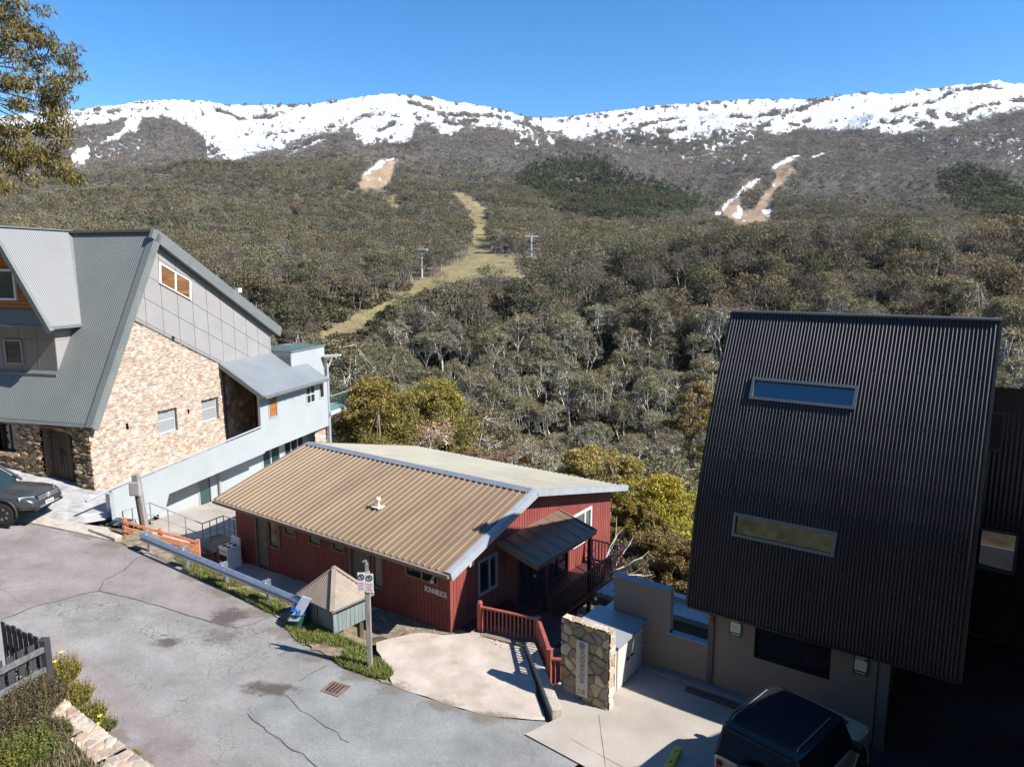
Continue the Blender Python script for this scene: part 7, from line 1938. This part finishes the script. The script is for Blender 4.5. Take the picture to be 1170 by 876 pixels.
# undergrowth between them
def build_scrub():
    rng = np.random.default_rng(9); VV = []; CC = []
    n = 10500
    th = rng.uniform(-R(41), R(41), n); r = np.sqrt(rng.uniform(36 ** 2, 240 ** 2, n)); X = r * np.sin(th); Y = r * np.cos(th)
    ok = np.array([FA.l(a, b)[1] > 16 for a, b in zip(X, Y)]); px, py = proj(X, Y, ground_z(X, Y)); ok &= ~(run_at(px, py, r, RUN_GRASS, 120, 1000, 4) > 0)
    ok &= fbm(X / 14, Y / 14, 3, 21) > .30
    nb_ = 700; thb = rng.uniform(-2.2, 2.2, nb_) + math.pi; rb_ = np.sqrt(rng.uniform(14 ** 2, 70 ** 2, nb_)); okb = np.cos(thb) * rb_ < -9
    X = np.concatenate([X, (rb_ * np.sin(thb))[okb]]); Y = np.concatenate([Y, (rb_ * np.cos(thb))[okb]]); r = np.concatenate([r, rb_[okb]]); ok = np.concatenate([ok, np.ones(okb.sum(), bool)])
    X, Y, r = X[ok], Y[ok], r[ok]; Z = ground_z(X, Y)
    pal = np.array([(.11, .10, .055), (.15, .125, .075), (.09, .088, .048), (.18, .15, .085), (.13, .095, .068)])
    for k in range(6):
        q = np.arange(len(X))[k::6]
        rg = np.random.default_rng(50 + k); nl = 150
        a = rg.normal(0, 1, (nl, 3)); a /= np.linalg.norm(a, axis=1)[:, None]; a[:, 2] = np.abs(a[:, 2]); tips = a * [1.0, 1.0, .9] * rg.uniform(.4, 1, nl)[:, None] ** .5
        lv, t, _ = leaf_cloud(rg, tips, nl, .35, .55, .45, quad=False)
        s = rng.uniform(.8, 2.3, len(q)); an = rng.uniform(0, 6.28, len(q))
        P = np.empty((len(q), len(lv), 3), np.float32)
        P[:, :, 0] = (lv[None, :, 0] * np.cos(an)[:, None] - lv[None, :, 1] * np.sin(an)[:, None]) * s[:, None] + X[q][:, None]
        P[:, :, 1] = (lv[None, :, 0] * np.sin(an)[:, None] + lv[None, :, 1] * np.cos(an)[:, None]) * s[:, None] + Y[q][:, None]
        P[:, :, 2] = lv[None, :, 2] * s[:, None] + Z[q][:, None] - .1
        c = pal[rng.integers(0, len(pal), len(q))][:, None, :] * np.repeat(t, 3)[None, :, None]
        VV.append(P.reshape(-1, 3)); CC.append(c.reshape(-1, 3))
    V = np.concatenate(VV); me = mesh_np('undergrowth', V, np.arange(len(V)).reshape(-1, 3), M_FOREST, colors=np.concatenate(CC))
    o = bpy.data.objects.new('undergrowth', me); COL.objects.link(o); tag(o, 'low brown and olive scrub between the valley gums', kind='stuff')
build_scrub()
# ---- trees just behind the lodges
M_BARKD = mat('brown bark', (.20, .165, .13), .85, var=.4, vscale=3, stretch=(1, 1, .3), bump=.3, bscale=12)
def near_tree(name, px, pyt, wpx, r, seed, label, pal, nleaf, ls, bare=None, stems=2, extra=60, spread=.13, cat='tree', Hmin=2.0, sides=6, aspect=.38, lean=.15, zoff=0.0, pale=False):
    q = ray(px, pyt); th = math.atan2(q[0], q[1]); X, Y = r * math.sin(th), r * math.cos(th)
    zt = CZ + r * q[2] / math.hypot(q[0], q[1]); zg = float(ground_z(X, Y)) + zoff
    H = max(Hmin, zt - zg); W = wpx / 812 * math.hypot(r, zt - CZ)
    ch = min(H * .85, W * 1.25)
    global M_BARK; keep_ = M_BARK; M_BARK = keep_ if pale else M_BARKD
    ms = tree_meshes(seed, H * .95, W, int(nleaf * 4.6), ls * .98, [tuple(v * 1.12 for v in c) for c in pal], max(bare or 0, 1 - ch / H), stems, 3, spread, aspect, sides, extra=extra, lean=lean)
    M_BARK = keep_
    return place_tree(name, ms, X, Y, zg - .1, 1.0, 0.0, label, cat)
P_OCH = [(0.174, 0.166, 0.036), (0.21, 0.174, 0.041), (0.134, 0.146, 0.034), (0.258, 0.166, 0.054), (0.156, 0.156, 0.036)]
P_PINK = [(.27, .175, .13), (.235, .16, .11), (.20, .16, .09), (.31, .21, .155)]
P_ACA = [(0.319, 0.297, 0.037), (0.269, 0.273, 0.037), (0.369, 0.319, 0.045), (0.206, 0.222, 0.035)]
P_OLD = [(0.254, 0.218, 0.077), (0.283, 0.242, 0.094), (0.201, 0.183, 0.065), (0.319, 0.277, 0.13)]
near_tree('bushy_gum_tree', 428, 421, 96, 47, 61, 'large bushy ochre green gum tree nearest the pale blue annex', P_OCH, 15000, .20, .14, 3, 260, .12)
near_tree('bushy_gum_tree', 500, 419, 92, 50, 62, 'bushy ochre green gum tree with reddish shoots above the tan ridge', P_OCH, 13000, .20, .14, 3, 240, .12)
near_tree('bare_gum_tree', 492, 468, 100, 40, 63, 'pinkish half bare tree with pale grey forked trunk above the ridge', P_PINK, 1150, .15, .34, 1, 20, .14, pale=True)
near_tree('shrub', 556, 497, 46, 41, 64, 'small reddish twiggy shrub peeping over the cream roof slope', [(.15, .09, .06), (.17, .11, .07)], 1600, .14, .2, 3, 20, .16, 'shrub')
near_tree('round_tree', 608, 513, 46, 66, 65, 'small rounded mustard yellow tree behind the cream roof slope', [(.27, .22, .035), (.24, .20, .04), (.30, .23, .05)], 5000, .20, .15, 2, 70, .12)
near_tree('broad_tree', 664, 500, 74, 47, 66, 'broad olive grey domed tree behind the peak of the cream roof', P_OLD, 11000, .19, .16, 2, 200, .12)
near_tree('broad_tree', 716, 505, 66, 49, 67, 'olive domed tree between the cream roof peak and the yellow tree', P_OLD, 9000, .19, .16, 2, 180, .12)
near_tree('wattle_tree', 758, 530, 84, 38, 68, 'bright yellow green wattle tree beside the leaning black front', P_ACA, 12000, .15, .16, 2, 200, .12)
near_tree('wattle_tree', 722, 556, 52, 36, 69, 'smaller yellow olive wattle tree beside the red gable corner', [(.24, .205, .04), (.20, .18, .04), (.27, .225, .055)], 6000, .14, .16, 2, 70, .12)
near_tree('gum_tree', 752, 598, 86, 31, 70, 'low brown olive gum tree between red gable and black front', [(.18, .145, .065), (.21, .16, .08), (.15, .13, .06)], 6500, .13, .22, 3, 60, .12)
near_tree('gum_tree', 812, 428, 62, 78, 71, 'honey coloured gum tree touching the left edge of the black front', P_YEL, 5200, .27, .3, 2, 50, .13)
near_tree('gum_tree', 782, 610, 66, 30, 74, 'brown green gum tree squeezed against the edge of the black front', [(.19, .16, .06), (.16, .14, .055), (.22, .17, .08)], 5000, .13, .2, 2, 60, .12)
near_tree('gum_tree', 716, 628, 50, 28.5, 73, 'small dry twiggy gum tree above the white edged terrace', [(.15, .12, .07), (.12, .10, .05)], 2200, .11, .25, 3, 18, .14)
# fallen pale branches by the terrace
db = thing('dead_branch', 'tangle of bleached dead branches beside the red gable corner', 'branch', FW, tuple(at(688, 664, -1.0)))
rngb = random.Random(4); mb = MB(); o = Vector(at(676, 672, -1.4))
for k in range(9):
    p = o + Vector((rngb.uniform(-.3, .3), rngb.uniform(-.3, .3), 0)); d = Vector((rngb.uniform(.3, 1.3), rngb.uniform(-.2, .5), rngb.uniform(.25, .9))).normalized(); pth = [p]
    for j in range(6):
        d = (d + Vector((rngb.gauss(0, .18), rngb.gauss(0, .18), rngb.gauss(0, .15)))).normalized(); pth.append(pth[-1] + d * .42)
        if j in (2, 3, 4):
            d2 = (d + Vector((rngb.gauss(0, .6), rngb.gauss(0, .6), rngb.gauss(.1, .5)))).normalized(); mb.tube([pth[-1], pth[-1] + d2 * .4, pth[-1] + d2 * .7 + Vector((0, 0, .1))], [.02, .014, .006], 5)
    mb.tube(pth, [.05, .045, .04, .03, .024, .016, .008], 6)
mb.build('limbs', mat('bleached wood', (.52, .48, .42), .8, var=.2, vscale=4), db)
tws = thing('twiggy_shrub', 'dark leafless twiggy shrub between the balcony and the bin store', 'shrub', FA, (3.9, 3.6, -2.2))
mb = MB()
for k in range(26):
    p = Vector((3.9 + rngb.uniform(-.3, .3), 3.6 + rngb.uniform(-.5, .5), -2.2)); d = Vector((rngb.gauss(0, .35), rngb.gauss(0, .35), 1)).normalized(); pth = [p]
    for j in range(5):
        d = (d + Vector((rngb.gauss(0, .16), rngb.gauss(0, .16), .05))).normalized(); pth.append(pth[-1] + d * .55)
        d2 = (d + Vector((rngb.gauss(0, .6), rngb.gauss(0, .6), .2))).normalized(); mb.tube([pth[-1], pth[-1] + d2 * .3], [.009, .004], 4)
    mb.tube(pth, [.022, .018, .014, .011, .008, .004], 5)
mb.build('twigs', mat('dark twigs', (.06, .05, .045), .8), tws)

# ---- the gum that hangs into the top left corner
og_ = bpy.data.objects.new('overhanging_gum', None); COL.objects.link(og_)
OX, OY = -19.0, 17.0; oz = float(ground_z(OX, OY)); og_.location = (OX, OY, oz)
tag(og_, 'tall gum tree whose drooping golden olive foliage hangs into the sky', 'tree')
rng = np.random.default_rng(12)
CL = [(8,18,15.6),(20,40,15.4),(48,36,16),(60,52,15.8),(68,64,16),(30,66,15.5),(55,84,15.7),(72,92,15.8),(40,104,15.5),(60,108,15.9),(22,118,15.2),(66,122,15.8),(50,128,15.6),(74,138,16),(68,160,15.7),(62,186,15.8),(12,150,15),(24,162,15.2),(6,170,15),(30,178,15.3),(14,186,15.1),(38,168,15.5),(38,206,15.5),(4,90,15),(14,60,15.2),(-10,40,15),(-15,110,15),(-20,160,15),(44,146,15.6),(56,176,15.8),(2,4,15.5),(22,6,15.6)]
tips = []
for px, py, Yd in CL:
    q = ray(px, py); p = np.array([0, 0, CZ]) + q * (Yd / q[1]); tips.append(p)
tips = np.array(tips)
hub = np.array([-16.8, 16.3, 15.5]); trunk = [np.array([OX, OY, oz - .3]), np.array([OX + .3, OY - .1, oz + 5.0]), np.array([OX + .9, OY - .3, 13.2]), hub]
limbs = [(trunk[i], trunk[i + 1], .34 - .07 * i, .34 - .07 * (i + 1)) for i in range(3)]
hub2 = np.array([-12.6, 15.6, 16.6]); hub3 = np.array([-12.3, 15.5, 14.4]); hub0 = np.array([-13.6, 15.5, 18.2])
limbs += [(hub, (hub + hub2) / 2 + [0, 0, .25], .11, .08), ((hub + hub2) / 2 + [0, 0, .25], hub2, .08, .05), (hub, (hub + hub3) / 2 + [0, 0, .2], .08, .06), ((hub + hub3) / 2 + [0, 0, .2], hub3, .06, .035), (hub, hub0, .09, .05)]
for t in tips:
    h_ = min((hub2, hub3, hub0), key=lambda h: np.linalg.norm(h - t)); m_ = (h_ + t) / 2 + rng.normal(0, .12, 3) + [0, 0, .12]
    limbs += [(h_, m_, .03, .02), (m_, t, .02, .008)]
    for _ in range(3): d = rng.normal(0, 1, 3); d[2] -= .5; d /= np.linalg.norm(d); limbs.append((t, t + d * .35, .008, .003))
wv, wf = wood_mesh(limbs, 6)
tm = mesh_np('trunk', wv - [OX, OY, oz], wf, M_BARK, smooth=True); o = bpy.data.objects.new('trunk', tm); COL.objects.link(o); o.parent = og_
extra_t = np.concatenate([tips + rng.normal(0, .22, tips.shape) for _ in range(3)] + [tips])
lv, t, _ = leaf_cloud(rng, extra_t, 11000, .25, .125, .22, 0, 1.5)
pal = np.array([(.28, .215, .04), (.235, .195, .038), (.185, .172, .04), (.31, .225, .055), (.145, .155, .038)])
c = np.repeat(pal[rng.integers(0, len(pal), 11000)] * t[:, None], 4, 0)
cm_ = mesh_np('crown', lv - [OX, OY, oz], np.arange(len(lv)).reshape(-1, 4), M_LEAF, colors=c); o = bpy.data.objects.new('crown', cm_); COL.objects.link(o); o.parent = og_

# ---- garden plants by the stone wall, bottom left
def tuft(name, px, py, z, n, h, rad, pal, seed, label, cat='shrub', wd=.014, flowers=0, leafy=False):
    base = at(px, py, z); r = np.random.default_rng(seed)
    root = thing(name, label, cat, FW, tuple(base)); V = []; C = []; pal = np.array(pal)
    for _ in range(n):
        a = r.uniform(0, 6.28); rr_ = rad * math.sqrt(r.uniform(0, 1)); p = np.array([math.cos(a) * rr_, math.sin(a) * rr_, 0]); hh = h * r.uniform(.5, 1.1) * (1 - .45 * rr_ / rad)
        d = np.array([math.cos(a) * .35 * rr_ / rad, math.sin(a) * .35 * rr_ / rad, 1]) + r.normal(0, .16, 3); e = p + d * hh
        b_ = r.uniform(0, 6.28); w_ = np.array([math.cos(b_), math.sin(b_), 0]) * wd; cc2 = pal[r.integers(0, len(pal))] * r.uniform(.6, 1.35)
        V += [p - w_, p + w_, e]; C += [cc2 * .8, cc2 * .8, cc2]
        for k in range(7 if leafy else 3):
            t_ = r.uniform(.3, 1); q = p * (1 - t_) + e * t_; l = r.normal(0, 1, 3); l /= np.linalg.norm(l); l *= .055; s2 = np.cross(l, r.normal(0, 1, 3)); s2 = s2 / (np.linalg.norm(s2) + 1e-6) * .012
            V += [q - s2, q + s2, q + l]; C += [cc2] * 3
    me = mesh_np('stems', np.array(V), np.arange(len(V)).reshape(-1, 3), M_GRASS, colors=np.array(C)); o = bpy.data.objects.new('stems', me); COL.objects.link(o); o.parent = root
    for k in range(flowers):
        a = r.uniform(0, 6.28); rr_ = rad * r.uniform(.3, .9); c = base + np.array([math.cos(a) * rr_, math.sin(a) * rr_, h * r.uniform(.7, 1.0)])
        mb = MB(); 
        for j in range(6):
            b0 = j * math.pi / 3; mb.add([c, c + [.05 * math.cos(b0 - .4), .05 * math.sin(b0 - .4), .02], c + [.07 * math.cos(b0), .07 * math.sin(b0), .03], c + [.05 * math.cos(b0 + .4), .05 * math.sin(b0 + .4), .02]], [(0, 1, 2, 3)])
        mb.lathe(tuple(c), [(.02, -.01), (.018, .03), (.004, .045)], 8); mb.build('flower', M_YFL, root)
    return root
M_YFL = mat('yellow petals', (.75, .58, .02), .5)
P_TUF = [(.20, .16, .035), (.16, .15, .03), (.24, .17, .05), (.12, .13, .025)]
P_HEA = [(.070, .052, .030), (.095, .07, .042), (.055, .045, .024), (.12, .095, .06), (.10, .10, .03)]
P_GRN = [(.10, .12, .025), (.14, .15, .03), (.08, .10, .02)]
P_SIL = [(.22, .21, .15), (.18, .19, .09), (.26, .24, .19)]
tuft('daffodil_clump', 68, 775, .55, 900, .62, .42, P_TUF, 1, 'tall olive gold plant clump with yellow flowers at the paling fence post', 'plant', flowers=3)
tuft('grass_clump', 84, 800, .45, 620, .50, .36, P_TUF, 2, 'olive gold grass clump along the upper end of the stone wall', 'plant')
tuft('grass_clump', 103, 818, .35, 420, .38, .32, P_GRN + P_TUF, 3, 'short greenish grass clump halfway down the stone wall', 'plant')
tuft('daffodil_clump', 118, 832, .3, 240, .30, .25, P_GRN, 4, 'low green clump with two yellow flowers beside the stone wall', 'plant', flowers=2)
tuft('grass_clump', 148, 866, .18, 110, .18, .2, P_TUF, 5, 'sparse dry grass tuft at the foot of the stone wall', 'plant')
tuft('heath_shrub', 36, 806, .95, 1500, .62, .62, P_HEA, 6, 'dark brown heath shrub below the paling fence post', leafy=True)
tuft('heath_shrub', 44, 852, .95, 1300, .5, .55, P_HEA, 7, 'dark brown heath shrub against the inner edge of the stone wall', leafy=True)
tuft('heath_shrub', 12, 838, .95, 1100, .6, .7, P_HEA, 8, 'dark brown heath shrub at the left edge of the garden bed', leafy=True)
tuft('silver_grass', 12, 792, 1.0, 900, .75, .6, P_SIL, 9, 'silvery dry grass plant in front of the paling fence', 'plant')
tuft('green_shrub', 28, 868, 1.0, 900, .62, .5, P_GRN, 10, 'bright green leafy shrub in the bottom left corner', leafy=True)
tuft('green_shrub', 4, 880, 1.0, 700, .5, .5, P_TUF, 11, 'olive yellow leafy shrub at the very corner of the garden bed', leafy=True)

# ------------------------------------------------------------------ chairlift towers and cable
M_TOW = mat('lift tower steel', (.50, .56, .60), .5, .3, var=.05)
TOPS = []
def tower(px, pyt, pyb, r, label):
    q = ray(px, pyb); th = math.atan2(q[0], q[1]); X, Y = r * math.sin(th), r * math.cos(th); zb = float(ground_z(X, Y))
    qt = ray(px, pyt); zt = CZ + r * qt[2] / math.hypot(qt[0], qt[1])
    t = thing('lift_tower', label, 'lift tower', FW, (X, Y, zb)); k = r / 262
    mb = MB(); mb.tube([(X, Y, zb - 1), (X, Y, zt - .5)], [.42 * k, .30 * k], 10); mb.build('mast', M_TOW, t)
    mb = MB(); mb.beam((X - 2.3 * k, Y, zt - .6 * k), (X + 2.3 * k, Y, zt - .6 * k), .30, .42 * k); mb.beam((X - .9 * k, Y, zt + .35 * k), (X + .9 * k, Y, zt + .35 * k), .2, .2); mb.beam((X - .55 * k, Y, zt - .6), (X - .55 * k, Y, zt + .4 * k), .2, .22); mb.beam((X + .55 * k, Y, zt - .6), (X + .55 * k, Y, zt + .4 * k), .2, .22); mb.build('crossarm', M_TOW, t)
    for s in (-1, 1):
        mb = MB(); mb.beam((X + s * 2.2 * k, Y - 1.8 * k, zt - 1.0 * k), (X + s * 2.2 * k, Y + 1.8 * k, zt - .7 * k), .22, .4); 
        for j in range(5): mb.lathe((X + s * 2.2 * k, Y - 1.5 * k + .75 * k * j, zt - .75 * k), [(.28, -.1), (.28, .1)], 10, 'x')
        mb.build('sheave_train', M_TOW, t)
    mb = MB(); mb.box((X, Y, zb + .2), (1.6, 1.6, .9)); mb.build('footing', M_KERB, t)
    TOPS.append((X, Y, zt - .7 * k, k)); return t
tower(482, 283, 316, 262, 'nearest grey chairlift tower rising above the pale grass run')
tower(607, 268, 293, 350, 'middle grey chairlift tower standing at the top of the grass run')
tower(1096, 264, 281, 500, 'small distant chairlift tower near the right end of the wooded slope')
hc = thing('lift_cable', 'thin dark chairlift cable strung between the grey lift towers', 'cable', FW, tuple(TOPS[0][:3]))
mb = MB()
a, b = Vector(TOPS[0][:3]), Vector(TOPS[1][:3]); d = (b - a)
c = a - d * .9 + Vector((0, 0, -6)); e = b + d * 1.4 + Vector((0, 0, 26))
for s in (-2.2, 2.2):
    for p, q in ((c, a), (a, b), (b, e)):
        pth = []
        for i in range(13):
            t_ = i / 12; v_ = p.lerp(q, t_); v_.z -= 3.2 * 4 * t_ * (1 - t_) * .5; v_.x += s; pth.append(v_)
        mb.tube(pth, .035, 5)
mb.build('cable', mat('cable steel', (.08, .085, .09), .5, .5), hc)

# stones and litter on the soil beside the driveway
rngs = random.Random(8); V = []; Fc = []; C = []
for k in range(330):
    t_ = rngs.random()
    if t_ < .55: ax, ay = rngs.uniform(-3.2, .6), rngs.uniform(-1.6, -.15)
    elif t_ < .8: ax, ay = rngs.uniform(.9, 2.9), rngs.uniform(-.35, .05)
    else: ax, ay = rngs.uniform(-10, -3), rngs.uniform(-1.9, -1.1)
    X, Y = FA.w(ax, ay); z = max(z_verge(X, Y), z_pad(X, Y) if ax > .8 else -9); s_ = rngs.uniform(.015, .05) * (2.2 if rngs.random() < .08 else 1)
    b0 = len(V); P = [(0, 0, .7), (1, 0, 0), (.3, .9, 0), (-.8, .6, 0), (-.8, -.6, 0), (.3, -.9, 0)]
    k_ = rngs.uniform(.5, 1.15)
    for p in P: V.append((X + p[0] * s_ * rngs.uniform(.7, 1.3), Y + p[1] * s_ * rngs.uniform(.7, 1.3), z + p[2] * s_)); C.append((.27 * k_, .235 * k_, .195 * k_))
    Fc += [(b0, b0 + 1 + j, b0 + 1 + (j + 1) % 5) for j in range(5)]
me = mesh_np('rubble', np.array(V), np.array(Fc), M_GRASS, colors=np.array(C)); o = bpy.data.objects.new('rubble', me); COL.objects.link(o); tag(o, 'loose stones and litter on the bare soil beside the red lodge', kind='stuff')
# ------------------------------------------------------------------ thin mountain air
mb = MB(); mb.bb((-3300, -3300, -70), (3300, 3300, 640))
mh_ = bpy.data.materials.new('haze'); mh_.use_nodes = True
nt_ = mh_.node_tree; nt_.nodes.remove(nt_.nodes['Principled BSDF'])
pvv = nt_.nodes.new('ShaderNodeVolumePrincipled'); pvv.inputs['Color'].default_value = (.86, .92, 1, 1); pvv.inputs['Density'].default_value = .000022; pvv.inputs['Anisotropy'].default_value = 0.0
nt_.links.new(pvv.outputs['Volume'], nt_.nodes['Material Output'].inputs['Volume'])
hz = mb.build('haze', mh_); tag(hz, 'thin blue haze in the valley air', kind='stuff')
